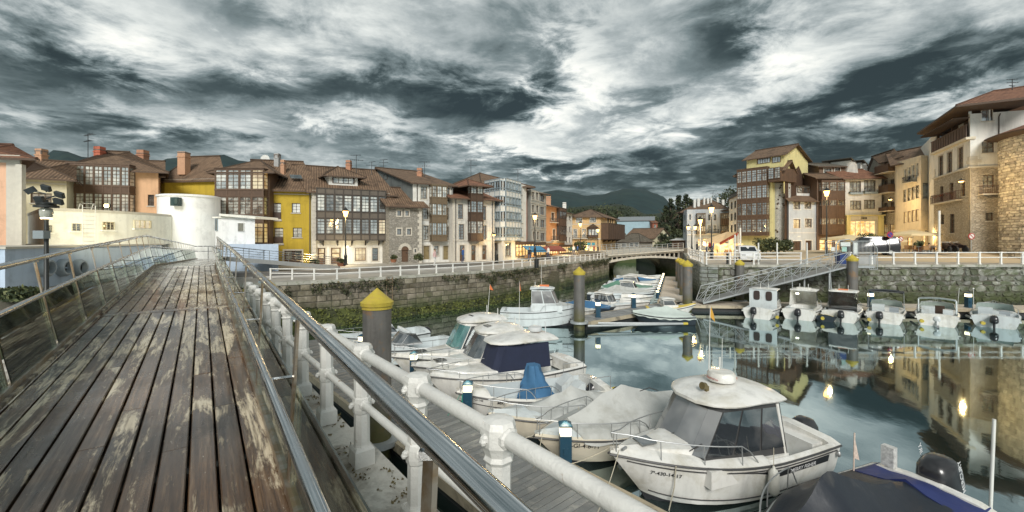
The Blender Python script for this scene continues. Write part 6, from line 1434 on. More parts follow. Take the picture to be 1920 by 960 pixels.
def cabin(root, x0, x1, zb, zt, wb, wt, rake=.55, aftrake=.0, gm=None, roofover=.18, mroof=None, mpillar=None, gm_side=None, open_aft=True, roofk=.10, side_split=2, glass_frac=.86, base=.0, front2=False, roof_aft=.1):
    """wheelhouse: raked glass front, glazed sides, rounded roof"""
    gm = gm or bglass; gs = gm_side or gm; mp = mpillar or gel; mr = mroof or gel
    A = lambda t, k: None
    b = [Vector((x0,wb/2,zb)), Vector((x1,wb/2*.78,zb)), Vector((x1,-wb/2*.78,zb)), Vector((x0,-wb/2,zb))]
    tp = [Vector((x0+aftrake,wt/2,zt)), Vector((x1-rake,wt/2*.80,zt)), Vector((x1-rake,-wt/2*.80,zt)), Vector((x0+aftrake,-wt/2,zt))]
    # curved front: extra points
    bf = [Vector((x1+.16,wb*.26,zb)), Vector((x1+.20,0,zb)), Vector((x1+.16,-wb*.26,zb))]; tf = [Vector((x1-rake+.14,wt*.26,zt)), Vector((x1-rake+.18,0,zt)), Vector((x1-rake+.14,-wt*.26,zt))]
    B_ = [b[0], b[1]]+bf+[b[2], b[3]]; T_ = [tp[0], tp[1]]+tf+[tp[2], tp[3]]
    fr = MB(); gl = MB(); lo = base
    def panel(p0, p1, q0, q1, split, lo_, hi_):
        n_ = (p1-p0).cross(q0-p0).normalized()
        if n_.dot(((p0+p1+q0+q1)/4)-Vector(((x0+x1)/2,0,(zb+zt)/2))) < 0: n_ = -n_
        fr.face([p0, p1, q1, q0])
        for k in range(split):
            e_ = .035 if (p0 is B_[0] or p1 is B_[-1]) else -.002; a = (k+e_*1.2)/split if split > 1 else e_; c = (k+1-e_*1.2)/split if split > 1 else 1-e_
            bl = lambda u, v: (p0.lerp(p1,u)).lerp(q0.lerp(q1,u), v)+n_*.010
            gl.face([bl(a,lo_), bl(c,lo_), bl(c,hi_), bl(a,hi_)], 0 if not (p0 is B_[0] or p1 is B_[-1]) else 1)
    N_ = len(B_)
    for i in range(N_-1): panel(B_[i], B_[i+1], T_[i], T_[i+1], side_split if i in (0, N_-2) else 1, lo+.05, glass_frac)
    if not open_aft: panel(B_[-1], B_[0], T_[-1], T_[0], 2, .35, .9)
    c = fr.build('cabin', mp, root, 0, False); gl.build('window', [gm, gs], c, 0, False)
    # roof: rounded slab
    xa, xb = x0+aftrake-roof_aft, x1-rake+.18+roofover; w = wt/2+.07; rs = []
    N2 = 12
    for k in range(N2+1):
        t = k/N2; x = xa+(xb-xa)*t; ww = w*(1 if t < .55 else math.sqrt(max(.02,1-((t-.55)/.47)**2.4)))*(.92+.08*min(1,t*6)); hh = roofk*math.sin(math.pi*min(1,.25+t*.72))
        z0 = zt+.012+.05*math.sin(math.pi*t); e_ = .055
        rs.append([Vector((x, ww*s_, z0+zz_)) for s_, zz_ in ((1,0),(1.02,e_*.6),(.96,e_+.012),(.62,e_+hh*.75),(.2,e_+hh),(-.2,e_+hh),(-.62,e_+hh*.75),(-.96,e_+.012),(-1.02,e_*.6),(-1,0))])
    r = MB().rings([list(q) for q in rs]).build('cabin_roof', mr, root, 50, False)
    return c, r, (xa, xb, w, zt+.07+roofk)
def outboard(root, x, y=0, s=1.0, m=None, up=35, label=None, brand=None, name='outboard'):
    m = m or motor_k; M = Matrix.Translation((x,y,0)) @ Matrix.Rotation(R(up), 4, 'Y') @ Matrix.Scale(s, 4)
    rs = []
    for z, a, b, dx in ((.28,.10,.12,0),(.34,.20,.19,-.03),(.44,.26,.21,-.05),(.60,.27,.20,-.05),(.74,.22,.17,-.03),(.82,.10,.09,0)):
        rs.append([M @ Vector((dx-.12+a*math.copysign(abs(math.cos(t))**.7, math.cos(t)), b*math.copysign(abs(math.sin(t))**.7, math.sin(t)), z)) for t in [k*2*math.pi/16 for k in range(16)]])
    o = MB().rings(rs).build(name, m, root, 50, False)
    lg = MB(); rs = []
    for z, a, b in ((.30,.11,.07),(.05,.09,.06),(-.25,.09,.035),(-.42,.11,.03)):
        rs.append([M @ Vector((-.14+a*math.cos(t), b*math.sin(t), z)) for t in [k*2*math.pi/10 for k in range(10)]])
    lg.rings(rs); lg.rings([[M @ Vector((x_, y_, z_)) for x_, y_, z_ in ((-.30,.10,-.20),(.0,.10,-.20),(.0,-.10,-.20),(-.36,-.10,-.20))], [M @ Vector((x_, y_, z_)) for x_, y_, z_ in ((-.30,.10,-.18),(.0,.10,-.18),(.0,-.10,-.18),(-.36,-.10,-.18))]])
    rs = []
    for xx, r_ in ((-.34,.02),(-.26,.055),(-.05,.06),(.06,.03)):
        rs.append([M @ Vector((xx, r_*math.cos(t), -.45+r_*math.sin(t))) for t in [k*2*math.pi/8 for k in range(8)]])
    lg.rings(rs); lg.rings([[M @ Vector(p) for p in ((-.2,.01,-.5),(-.02,.01,-.5),(-.08,.01,-.66))], [M @ Vector(p) for p in ((-.2,-.01,-.5),(-.02,-.01,-.5),(-.08,-.01,-.66))]])
    lg.build('leg', motor_k if m is not motor_w else motor_w, o, 40, False)
    pr = MB()
    for k in range(3):
        a = k*2.094; pr.rings([[M @ Vector((-.38+dx_, math.cos(a+da)*r_, -.45+math.sin(a+da)*r_)) for dx_, da, r_ in ((0,-.3,.03),(-.03,-.45,.15),(.02,.35,.16),(.02,.3,.03))], [M @ Vector((-.37+dx_, math.cos(a+da)*r_, -.45+math.sin(a+da)*r_)) for dx_, da, r_ in ((0,-.3,.03),(-.03,-.45,.15),(.02,.35,.16),(.02,.3,.03))]])
    pr.build('propeller', motor_k, o, 0, False)
    if brand:
        for sg in (1,-1):
            f = frame(M @ Vector((-.17-.085*1, -.212*sg, .38)), (M.to_3x3() @ Vector((0,0,1))), (M.to_3x3() @ Vector((-sg,0,0))))
            text(o, brand, .075*s, f, mat('white_lettering', (.7,.7,.7), .5, 0, 0))
    return o
def fender(root, p, L=.5, r=.095, hang=.0):
    p = Vector(p); mb = MB(); mb.lathe([(.02,0),(r*.6,.03),(r,.10),(r,L-.10),(r*.6,L-.03),(.025,L),(.02,L+.04)], p-Vector((0,0,L)), 12)
    o = mb.build('fender', fend, root, 50, False)
    if hang: MB().tube([p, p+Vector((0,0,hang))], .007, 5).build('line', rope_m, o, 0, False)
def cover(root, H, ts, prof, m, drop=.12, t0=0.0, t1=1.0, sag=.06, name='cover', N_=14, wid=1.04, seed=1):
    """tarpaulin stretched over the boat: prof = [(t, ridge height above sheer, sharpness)]"""
    rnd = random.Random(seed); rs = []
    for i in range(N_*2+1):
        t = t0+(t1-t0)*i/(N_*2)
        for k in range(len(prof)-1):
            if prof[k][0] <= t <= prof[k+1][0]:
                a = (t-prof[k][0])/max(1e-6, prof[k+1][0]-prof[k][0]); rh = prof[k][1]*(1-a)+prof[k+1][1]*a-sag*math.sin(math.pi*a)*(1 if prof[k+1][0]-prof[k][0] > .12 else .3); break
        b = H.b(min(.999,t))*wid; h = H.h(t); row = []
        for j in range(-7, 8):
            v = j/7; av = abs(v)
            zz_ = h+rh*(1-av)**1.0*(1-.28*math.sin(math.pi*av))+.03; nz = mnoise.noise(Vector((t*9+seed, v*5, seed)))*.035*(1-av**4)
            if av > .999: zz_ = h-drop+.03*math.sin(t*40)
            row.append(Vector((H.L*t, b*v*(1 if av < .999 else 1.02), zz_+nz)))
        rs.append(row)
    mb = MB(); mb.rings(rs, 0, False)
    for q in (rs[0], rs[-1]): mb.face(list(q) if q is rs[0] else list(reversed(q)))
    return mb.build(name, m, root, 60, False)
def at_boat(name, bow, stern_dir, L, label, group=None, cat='boat'):
    """root Empty at the stern centre on the water, x axis towards the bow; bow = plan point, stern_dir = direction bow->stern"""
    sd_ = Vector((stern_dir[0], stern_dir[1], 0)).normalized(); st = Vector((bow[0], bow[1], 0))+sd_*L
    return thing(name, (st.x, st.y, 0), label, cat, group, rz=math.atan2(-sd_.y, -sd_.x))
def edgeY(px, over=.25): k = (px-CX)/FPX; Y = 9.92/(k+.88); return Vector((k*Y, Y, 0))+Vector((-.751,-.66,0))*over
def line_rope(root, a, b, sag=.15, m=None, r=.009):
    a, b = Vector(a), Vector(b); MB().tube([a.lerp(b,k/8)-Vector((0,0,sag*math.sin(math.pi*k/8))) for k in range(9)], r, 5).build('mooring_rope', m or rope_m, root, 0, False)
SD = (.875,.48)
# ---- A: pilothouse boat nearest the camera
def big_boat():
    r = at_boat('motor_boat', edgeY(1146,.05)[:2], (.935,.355), 5.5, 'white pilothouse motorboat with radar dome on its roof, nearest the camera'); H = Hull(5.5, 2.35, .88, 1.16, 2.3, .75, .93)
    H.build(r, gel, gel, (.05,.40), .35, camber=.10)
    for sg in (1,-1):
        MB().tube([(lambda p: Vector((p.x,(p.y+.008)*sg,p.z)))(H.side(t,.86)) for t in [.02+.047*k for k in range(21)]], .014, 5).build('strake_line', rub, r, 0, False)
        MB().tube([(lambda p: Vector((p.x,(p.y+.008)*sg,p.z)))(H.side(t,.14)) for t in [.02+.046*k for k in range(21)]], .012, 5).build('boot_stripe', rub, r, 0, False)
        # dark swoosh with lettering on the aft topside
        def sp_(t, k, o=.012): p = H.side(t,k); return Vector((p.x, (p.y+o)*sg, p.z))
        for pts in ([(.07,.62),(.33,.62),(.36,.80),(.07,.82)], [(.33,.62),(.37,.62),(.60,.86),(.36,.80)]):
            q = [sp_(*p) for p in pts]; n = 8; mb = MB()
            for i in range(n): 
                f = lambda u, v: sp_((pts[0][0]*(1-u)+pts[1][0]*u)*(1-v)+(pts[3][0]*(1-u)+pts[2][0]*u)*v, (pts[0][1]*(1-u)+pts[1][1]*u)*(1-v)+(pts[3][1]*(1-u)+pts[2][1]*u)*v)
                mb.face([f(i/n,0), f((i+1)/n,0), f((i+1)/n,1), f(i/n,1)])
            mb.build('decal', ink, r, 0, False)
        wl = mat('white_lettering', (.7,.7,.7), .5, 0, 0)
        xdir = Vector((1,0,0)) if sg < 0 else Vector((-1,0,0)); p0 = sp_(.09 if sg < 0 else .31, .655, .026)
        xdir = ((sp_(.31,.655,.02)-sp_(.09,.655,.02)) if sg < 0 else (sp_(.09,.655,.02)-sp_(.31,.655,.02)))
        text(r, 'MERRY FISHER', .095, frame(p0, xdir, (sp_(.2,.85)-sp_(.2,.55))), wl)
        q0 = sp_(.76 if sg < 0 else .90, .66, .05); q1 = sp_(.90 if sg < 0 else .76, .68, .05)
        text(r, '7ª-430-14-17', .085, frame(q0, q1-q0, sp_(.8,.9)-sp_(.8,.5)), ink)
    # coachroof in front of the windscreen
    rs = []
    for k in range(9):
        t = .44+.48*k/8; x = H.L*t; b = min(H.b(t)-.28, .86)*(1-.25*(k/8)**2); hh = .30*(1-(k/8)**1.6)+.02; z = H.h(t)+.04
        rs.append([Vector((x,b,z)), Vector((x,b*.93,z+hh*.75)), Vector((x,b*.6,z+hh)), Vector((x,0,z+hh*1.08)), Vector((x,-b*.6,z+hh)), Vector((x,-b*.93,z+hh*.75)), Vector((x,-b,z))])
    MB().rings([list(q) for q in rs]).build('coachroof', gel, r, 50, False)
    fz = H.h(.5)+.16
    c, ro, (xa, xb, w, zt) = cabin(r, H.L*.29, H.L*.70, fz-.22, 2.0, 2.0, 1.78, .72, .12, bglass_c, .20, gel, rub, bglass, True, .17, 3, .93, .14, roof_aft=.22)
    MB().obox((H.L*.29,-1.02,fz-.5), (2.2,0,0), (0,2.04,0), (0,0,.36)).build('cabin_base', gel, r, 0, False)
    for sg in (1,-1): MB().tube([(H.L*.29+.05,.97*sg,fz-.2),(xa+.3,.89*sg,1.99)], .035, 8).build('aft_pillar', gel, r, 0, False); MB().tube([(xa+.5,.62*sg,zt-.06),(xb-1.0,.56*sg,zt-.035)], .014, 6).build('roof_bar', rub, r, 0, False)
    # wipers
    MB().tube([(H.L*.735,-.35,fz-.05),(H.L*.67,.05,fz+.30)], .012, 5).build('wiper', rub, r, 0, False); MB().tube([(H.L*.73,.42,fz-.05),(H.L*.67,.66,fz+.26)], .012, 5).build('wiper', rub, r, 0, False)
    rd = MB().lathe([(.10,0),(.14,.03),(.30,.05),(.32,.10),(.31,.20),(.26,.25),(.02,.265)], (xa+.95,0,zt+.02), 20).lathe([(.20,-.06),(.12,.0),(.10,.02)], (xa+.95,0,zt+.02), 12).build('radar_dome', gel, r, 40, False)
    text(rd, 'Raymarine', .055, frame((xa+.95-.20,.262,zt+.13), (1,.02,0), (0,0,1)), mat('red_lettering', (.45,.05,.03), .5, 0, 0)) 
    text(rd, 'Raymarine', .055, frame((xa+.95+.322,-.02-.10,zt+.13), (0,1,0), (0,0,1)), mat('red_lettering'))
    MB().tube([(xa+.62,-.30,zt-.02),(xa+.60,-.30,zt+.95)], [.012,.005], 5).build('aerial_whip', fr_white, r, 0, False)
    MB().tube([(xa+1.05,-.28,zt-.02),(xa+1.0,-.28,zt+1.75)], [.014,.006], 6).build('aerial_whip', fr_white, r, 0, False)
    MB().rings([[Vector((xa+1.0,-.28,zt+1.5)), Vector((xa+.98,-.28,zt+1.75)), Vector((xa+.86,-.30,zt+1.52)), Vector((xa+.86,-.27,zt+1.36))], [Vector((xa+1.0,-.285,zt+1.5)), Vector((xa+.98,-.285,zt+1.75)), Vector((xa+.86,-.305,zt+1.52)), Vector((xa+.86,-.275,zt+1.36))]]).build('pennant', mat('pennant_yellow', (.55,.30,.05), .8), r, 0, False)
    MB().tube([(xa+.35,-.62,zt-.06),(xa+.34,-.62,zt+.38)], .022, 8).build('navigation_light', fr_white, r, 0, False)
    sl = MB().lathe([(.02,0),(.075,.02),(.085,.12),(.02,.125)], (0,0,0), 12); sl2 = MB(); sl2.add(sl, Matrix.Translation((xb-.42,.18,zt+.06)) @ Matrix.Rotation(R(80),4,'Y')); sl2.cbox((xb-.44,.18,zt-.0), (.08,.06,.12))
    sl2.build('searchlight', mat('searchlight_brown', (.20,.16,.08), .35, .6), r, 40, False)
    MB().cbox((H.L*.84,0,H.h(.84)+.20), (.36,.36,.03)).build('hatch', bglass, r, 0, False)
    H.rail(r, .47, .985, .36, 4, .07)
    outboard(r, -.22, 0, 1.25, motor_k, 8); MB().cbox((.35,.0,.62), (.5,1.7,.5)).build('stern_bench', gel, r, 0, False)
    MB().cbox((H.L*.12,-.9,.85),(.30,.3,.28)).build('corner_seat', liner, r, 0, False)
    fender(r, Vector((H.L*.43, H.b(.43)+.09, H.h(.43)-.02)), .58, .105, .42)
    fender(r, Vector((H.L*.43, -(H.b(.43)+.09), H.h(.43)-.02)), .58, .105, .42)
    MB().blob((H.L*.02, H.b(0)+.02, .68), (.05,.05,.07)).build('cleat', ss, r, 0, False); MB().cbox((H.L*.95,.12,H.h(.95)+.12),(.16,.04,.04),0,.4).build('cleat', ss, r, 0, False)
    for k in range(2): line_rope(r, (H.L*.97,.1-.2*k,H.h(.97)+.08), (H.L+.9,.9-1.8*k,.56), .08)
    MB().tube([(H.L*.80, H.b(.80)+.03, H.h(.8)-.02),(H.L*.80, H.b(.80)-.02, .55),(H.L*.80, H.b(.8)*.7, -.1)], .012, 5).build('stern_line', rope_m, r, 0, False)
    return r
big_boat()
# ---- B: grey tarpaulin boat
r = at_boat('covered_boat', edgeY(1016,.25)[:2], (.85,.53), 5.1, 'cream hulled boat under a high grey tarpaulin, number on its bow, beside the pilothouse motorboat'); H = Hull(5.1, 2.15, .62, .86, 2.4, .6)
H.build(r, gel_c, gel_g); cover(r, H, None, [(0,.35),(.12,.45),(.42,.95),(.56,.80),(.80,.30),(1.0,.02)], tarp_g, .10, .0, .80, .05, seed=4); H.rail(r, .42, .985, .34, 4, .06); outboard(r, -.2, .1, 1.0, mat('motor_dark_red', (.04,.02,.02), .3, 0, .3, 3), 20)
for sg in (1,-1):
    sp_ = lambda t, k: (lambda p: Vector((p.x,(p.y+.02)*sg,p.z)))(H.side(t,k)); q0, q1 = (sp_(.90,.66), sp_(.72,.66)) if sg > 0 else (sp_(.72,.66), sp_(.90,.66)); text(r, '7ª-GI-4-6-11', .12, frame(q0+Vector((0,.04*sg,0)), q1-q0, sp_(.8,.9)-sp_(.8,.5)), ink)
for k in (-1,1): line_rope(r, (H.L*.96,.05*k,H.h(.96)+.05), (H.L+.5,.7*k,.56), .06)
MB().tube([(1.2,.45,H.h(.3)+.75),(1.5,.40,H.h(.3)+.87),(1.9,.42,H.h(.3)+.86)], .012, 5).build('tie_cord', rub, r, 0, False)
# ---- C: small boat with low tarpaulin
r = at_boat('covered_boat', edgeY(926,.2)[:2], (.90,.43), 4.2, 'small boat with a wrinkled grey tarpaulin and thin bow rail beside the grey pontoon'); H = Hull(4.2, 1.85, .55, .80, 2.3, .5)
H.build(r, gel_c, gel_g); cover(r, H, None, [(0,.15),(.10,.25),(.36,.62),(.50,.42),(.75,.12),(1,.02)], tarp_g, .06, .0, .72, .05, seed=9); H.rail(r, .30, .985, .34, 5, .06)
fender(r, (H.L*.45, H.b(.45)+.06, .75), .3, .07, .2); MB().blob((-.1,.2,.75), (.22,.18,.22)).build('motor_cover', tarp_k, r, 40, False)
# ---- D: open boat with console under blue cloth
r = at_boat('open_boat', edgeY(866,.2)[:2], (.93,.36), 5.0, 'white open boat with its console wrapped in blue cloth'); H = Hull(5.0, 2.05, .68, .98, 2.4, .55)
H.build(r, gel, gel, (.06,.80), .30, stripe=None); H.rail(r, .55, .985, .30, 3, .07)
for sg in (1,-1):
    sp_ = lambda t, k: (lambda p: Vector((p.x,(p.y+.02)*sg,p.z)))(H.side(t,k))
    for (ta, tb, s_, h_) in ((.94,.84,'7ª-GI-148','.07'),(.79,.72,'MR','.10'),(.66,.46,'MERY 520','.10'),(.42,.32,'OPEN','.10'),(.14,.02,'TALLERES GARCIA','.06')):
        a, b = (ta, tb) if sg > 0 else (tb, ta); q0, q1 = sp_(a,.78), sp_(b,.78)
        if s_.startswith('TALL'): continue
        text(r, s_, float(h_), frame(q0, q1-q0, sp_(.8,.9)-sp_(.8,.5)), ink)
    MB().tube([(lambda p: Vector((p.x,(p.y+.006)*sg,p.z)))(H.side(t,.62)) for t in [.02+.049*k for k in range(20)]], .012, 5).build('strake_line', rub, r, 0, False)
rnd = random.Random(5); rs = []
for k in range(9):
    t = k/8; z = .35+1.2*t; a = .40*(1-t)**1.3+.24-.05*t; b = .46*(1-t)**1.5+.27-.06*t
    rs.append([Vector((2.35+.12*t+a*math.cos(q)*(1+.16*math.sin(q*5+k*.7)+.10*math.sin(q*9+k)), b*math.sin(q)*(1+.16*math.sin(q*4+1+k*.5)+.08*math.sin(q*7)), z)) for q in [j*2*math.pi/22 for j in range(22)]])
MB().rings(rs).build('console_cover', tarp_b, r, 50, False)
for y in (-.4,.35): MB().rings([[Vector((1.0+x_, y+y_, z_)) for x_, y_ in ((0,0),(.45,0),(.45,.45),(0,.45))] for z_ in (.32,.72)]+[[Vector((1.0+x_*.4, y+y_, 1.0)) for x_, y_ in ((0,0),(.35,0),(.35,.45),(0,.45))]]).build('seat', gel_g, r, 0, False)
H2 = MB(); H2.tube([(.1,.85,.75),(.1,.85,1.15),(.9,.88,1.15),(.9,.88,.78)], .013, 6).tube([(.1,-.85,.75),(.1,-.85,1.15),(.9,-.88,1.15),(.9,-.88,.78)], .013, 6).build('stern_rail', ss, r, 0, False)
outboard(r, -.25, 0, 1.05, motor_k, 62); line_rope(r, (H.L*.97,0,H.h(.97)), (H.L+.4,.6,.56), .05, rope_g)
# ---- E: cabin boat with navy curtains
r = at_boat('cabin_boat', edgeY(810,.25)[:2], SD, 5.9, 'white cabin boat with dark navy canvas round its wheelhouse'); H = Hull(5.9, 2.35, .82, 1.08, 2.3, .7)
H.build(r, gel, gel, (.05,.38), .35); H.rail(r, .45, .985, .16, 4, .06)
c, ro, (xa, xb, w, zt) = cabin(r, H.L*.26, H.L*.60, 1.0, 1.88, 1.85, 1.72, .30, .05, tarp_n, .22, gel, tarp_n, tarp_n, True, .12, 1, .97, .0, roof_aft=.45)
rs = []
for k in range(9):
    t = .38+.54*k/8; x = H.L*t; b = min(H.b(t)-.26, .84)*(1-.2*(k/8)**2); hh = .20*(1-(k/8)**1.8)+.02; z = H.h(t)+.04
    rs.append([Vector((x,b,z)), Vector((x,b*.9,z+hh*.8)), Vector((x,b*.5,z+hh)), Vector((x,0,z+hh*1.05)), Vector((x,-b*.5,z+hh)), Vector((x,-b*.9,z+hh*.8)), Vector((x,-b,z))])
MB().rings([list(q) for q in rs]).build('coachroof', gel, r, 50, False)
MB().cbox((xa+1.15,0,zt-.01),(.42,.42,.035)).build('hatch', bglass, r, 0, False); MB().cbox((.32,0,.7),(.4,1.5,.4)).build('stern_bench', gel, r, 0, False)
MB().tube([(xa+.15,.2,zt-.05),(xa+.15,.2,zt+.35),(xa+.2,.2,zt+.4)], .02, 6).lathe([(.05,0),(.24,.02),(.27,.08),(.25,.17),(.03,.20)], (xa+.55,.1,zt+.05), 16).build('radar_dome', motor_w, r, 40, False)
MB().tube([(xa+.9,-.5,zt-.05),(xa+.88,-.5,zt+1.9)], [.014,.006], 6).build('aerial_whip', fr_white, r, 0, False)
MB().rings([[Vector((xa+.88,-.5,zt+1.55)), Vector((xa+.88,-.5,zt+1.9)), Vector((xa+.80,-.52,zt+1.5))], [Vector((xa+.88,-.505,zt+1.55)), Vector((xa+.88,-.505,zt+1.9)), Vector((xa+.80,-.525,zt+1.5))]]).build('pennant', orange, r, 0, False)
outboard(r, -.22, 0, 1.1, motor_k, 40)
for t in (.25,.55,.8): MB().tube([H.sh(t)+Vector((0,.02,0)), H.side(t,.3)+Vector((0,.02,0))], .008, 4).build('fender_line', rub, r, 0, False)
line_rope(r, (H.L*.97,.1,H.h(.97)), (H.L+.5,.8,.56), .05); line_rope(r, (H.L*.97,-.1,H.h(.97)), (H.L+.5,-.8,.56), .05)
# ---- F, G: cabin cruisers
for (pxb, lab, gl_, L) in ((778,'white cabin boat with rounded roof and grey windscreen, second from the big pile',bglass,5.4), (740,'white cabin cruiser with teal tinted windscreen beside the thick pile',bglass_t,5.9)):
    r = at_boat('cabin_boat', edgeY(pxb,.15)[:2], (.86,.51), L, lab); H = Hull(L, 2.3, .85, 1.12, 2.3, .7); H.build(r, gel, gel, (.05,.36), .35); H.rail(r, .42, .985, .34, 4, .07)
    c, ro, (xa, xb, w, zt) = cabin(r, L*.25, L*.58, 1.0, 2.0 if gl_ is bglass else 2.15, 1.85, 1.6, .62, .1, gl_, .10, gel, gel, bglass, True, .16, 2, .92, .12, roof_aft=.35)
    rs = []
    for k in range(9):
        t = .38+.54*k/8; x = H.L*t; b = min(H.b(t)-.26, .84)*(1-.2*(k/8)**2); hh = .24*(1-(k/8)**1.8)+.02; z = H.h(t)+.04
        rs.append([Vector((x,b,z)), Vector((x,b*.9,z+hh*.8)), Vector((x,b*.5,z+hh)), Vector((x,0,z+hh*1.05)), Vector((x,-b*.5,z+hh)), Vector((x,-b*.9,z+hh*.8)), Vector((x,-b,z))])
    MB().rings([list(q) for q in rs]).build('coachroof', gel, r, 50, False)
    MB().cbox((L*.80,0,H.h(.8)+.17),(.4,.4,.03)).build('hatch', bglass, r, 0, False); MB().cbox((xa+1.1,0,zt-.02),(.5,.4,.035)).build('roof_hatch', bglass, r, 0, False)
    for y in (-.5,.5): MB().tube([(xa+.3,y,zt-.06),(xa+.3,y,zt+.28)], .018, 6).build('navigation_light', fr_white, r, 0, False)
    if gl_ is bglass_t:
        MB().tube([(xa+.2,-.6,zt-.06),(xa+.1,-.6,zt+1.2)], [.014,.006], 6).build('aerial_whip', fr_white, r, 0, False); MB().rings([[Vector((xa+.11,-.6,zt+.95)), Vector((xa+.10,-.6,zt+1.2)), Vector((xa-.08,-.6,zt+.9))], [Vector((xa+.11,-.605,zt+.95)), Vector((xa+.10,-.605,zt+1.2)), Vector((xa-.08,-.605,zt+.9))]]).build('pennant', orange, r, 0, False)
    outboard(r, -.22, 0, 1.1, motor_k, 30); line_rope(r, (L*.97,.1,H.h(.97)), (L+.5,.7,.56), .05)
    for y in (-1,1): fender(r, (L*.5, y*(H.b(.5)+.09), .95), .45, .09, .15)
# boats beyond the pile (partly hidden)
for (bx, by, lab) in ((-6.9,18.4,'small white boat with arched windscreen just behind the thick pile'), (-8.6,20.6,'white runabout farthest along the mossy wall past the thick pile')):
    r = at_boat('runabout', (bx,by), (.83,.55), 4.6, lab); H = Hull(4.6, 2.0, .7, .9, 2.3, .55); H.build(r, gel_g, gel_g, (.05,.5), .3); H.rail(r,.5,.985,.25,3)
    cabin(r, 1.7, 2.7, .85, 1.35, 1.6, 1.4, .45, .3, bglass, .0, gel_g, ss, bglass, True, .03, 1, .9, .1, roof_aft=-.2); outboard(r, -.2, 0, 1.0, motor_k, 25)
# ---- M: boat under dark tarpaulin, lower edge of the picture
r = at_boat('covered_boat', (3.75,6.45), (.915,.40), 4.9, 'boat under a black and blue tarpaulin with black outboard in front of the pilothouse motorboat'); H = Hull(4.9, 2.1, .75, 1.0, 2.3, .6)
H.build(r, gel, gel); cover(r, H, None, [(0,.10),(.10,.22),(.66,.90),(.70,.86),(.86,.25),(1,.05)], tarp_k, .16, .17, .985, .12, seed=6)
cover(r, H, None, [(0,.05),(.10,.18),(.30,.55),(.5,.6),(1,.1)], tarp_v, .14, .0, .18, .03, seed=8, name='blue_cover')
H.rail(r, .50, .985, .40, 3, .0); outboard(r, -.40, 0, 1.5, motor_k, 20, brand='MERCURY')
MB().tube([(1.0,-.8,.85),(.97,-.8,1.62)], .014, 6).rings([[Vector((.98,-.8,1.10)), Vector((.97,-.8,1.55)), Vector((.80,-.8,1.02))], [Vector((.98,-.805,1.10)), Vector((.97,-.805,1.55)), Vector((.80,-.805,1.02))]]).build('small_flag', mat('flag_red_white', (.60,.45,.38), .8, 0, .5, 12), r, 0, False)
MB().cbox((.10,-.62,1.05),(.14,.22,.42)).build('crate', mat('chequer_plastic', (.5,.5,.48), .6, 0, .6, 14), r, 0, False)
pl = thing('boat_whip', W(1857,448,7.9)-Vector((0,0,5.6)), 'white boat whip stood in the water near the round tower reflection', 'pole'); q = W(1864,786,7.9); MB().tube([W(1849,1100,7.9)-Vector((0,0,.6)), q], .028, 10).build('shaft', fr_white, pl, 40)  # whip of a boat that is left out, stood in water instead
# ---- J: white cuddy boat by the middle pile
r = at_boat('cabin_boat', (4.4,27.6), (-1,.10), 5.1, 'white fishing boat with orange gear on its wheelhouse, beside the middle pile'); H = Hull(5.1, 2.1, .95, 1.25, 2.3, .6, .88); H.build(r, gel_g, gel_g, (.05,.40), .35)
for sg in (1,-1): MB().tube([(lambda p: Vector((p.x,(p.y+.006)*sg,p.z)))(H.side(t,.55)) for t in [.02+.049*k for k in range(20)]], .010, 5).build('strake_line', rub, r, 0, False)
c, ro, (xa, xb, w, zt) = cabin(r, 2.0, 3.6, 1.35, 2.35, 1.55, 1.45, .40, .0, bglass_c, .10, gel_g, gel_g, bglass_c, False, .08, 2, .92, .1); MB().obox((1.95,-.8,.95), (2.0,0,0), (0,1.6,0), (0,0,.42)).build('cabin_base', gel_g, r, 0, False)
MB().cbox((xa+.9,0,zt+.05),(.6,.3,.12)).build('life_float', orange, r, 0, False); MB().tube([(xa+.7,.2,zt-.05),(xa+.7,.2,zt+1.6)], [.015,.007], 6).build('aerial_whip', fr_white, r, 0, False); H.rail(r, .5,.985,.4,4)
for y in (.1,-.2): MB().tube([(xa+.3,y,zt-.05),(xa+.3,y,zt+.3)], .014, 5).build('navigation_light', fr_white, r, 0, False)
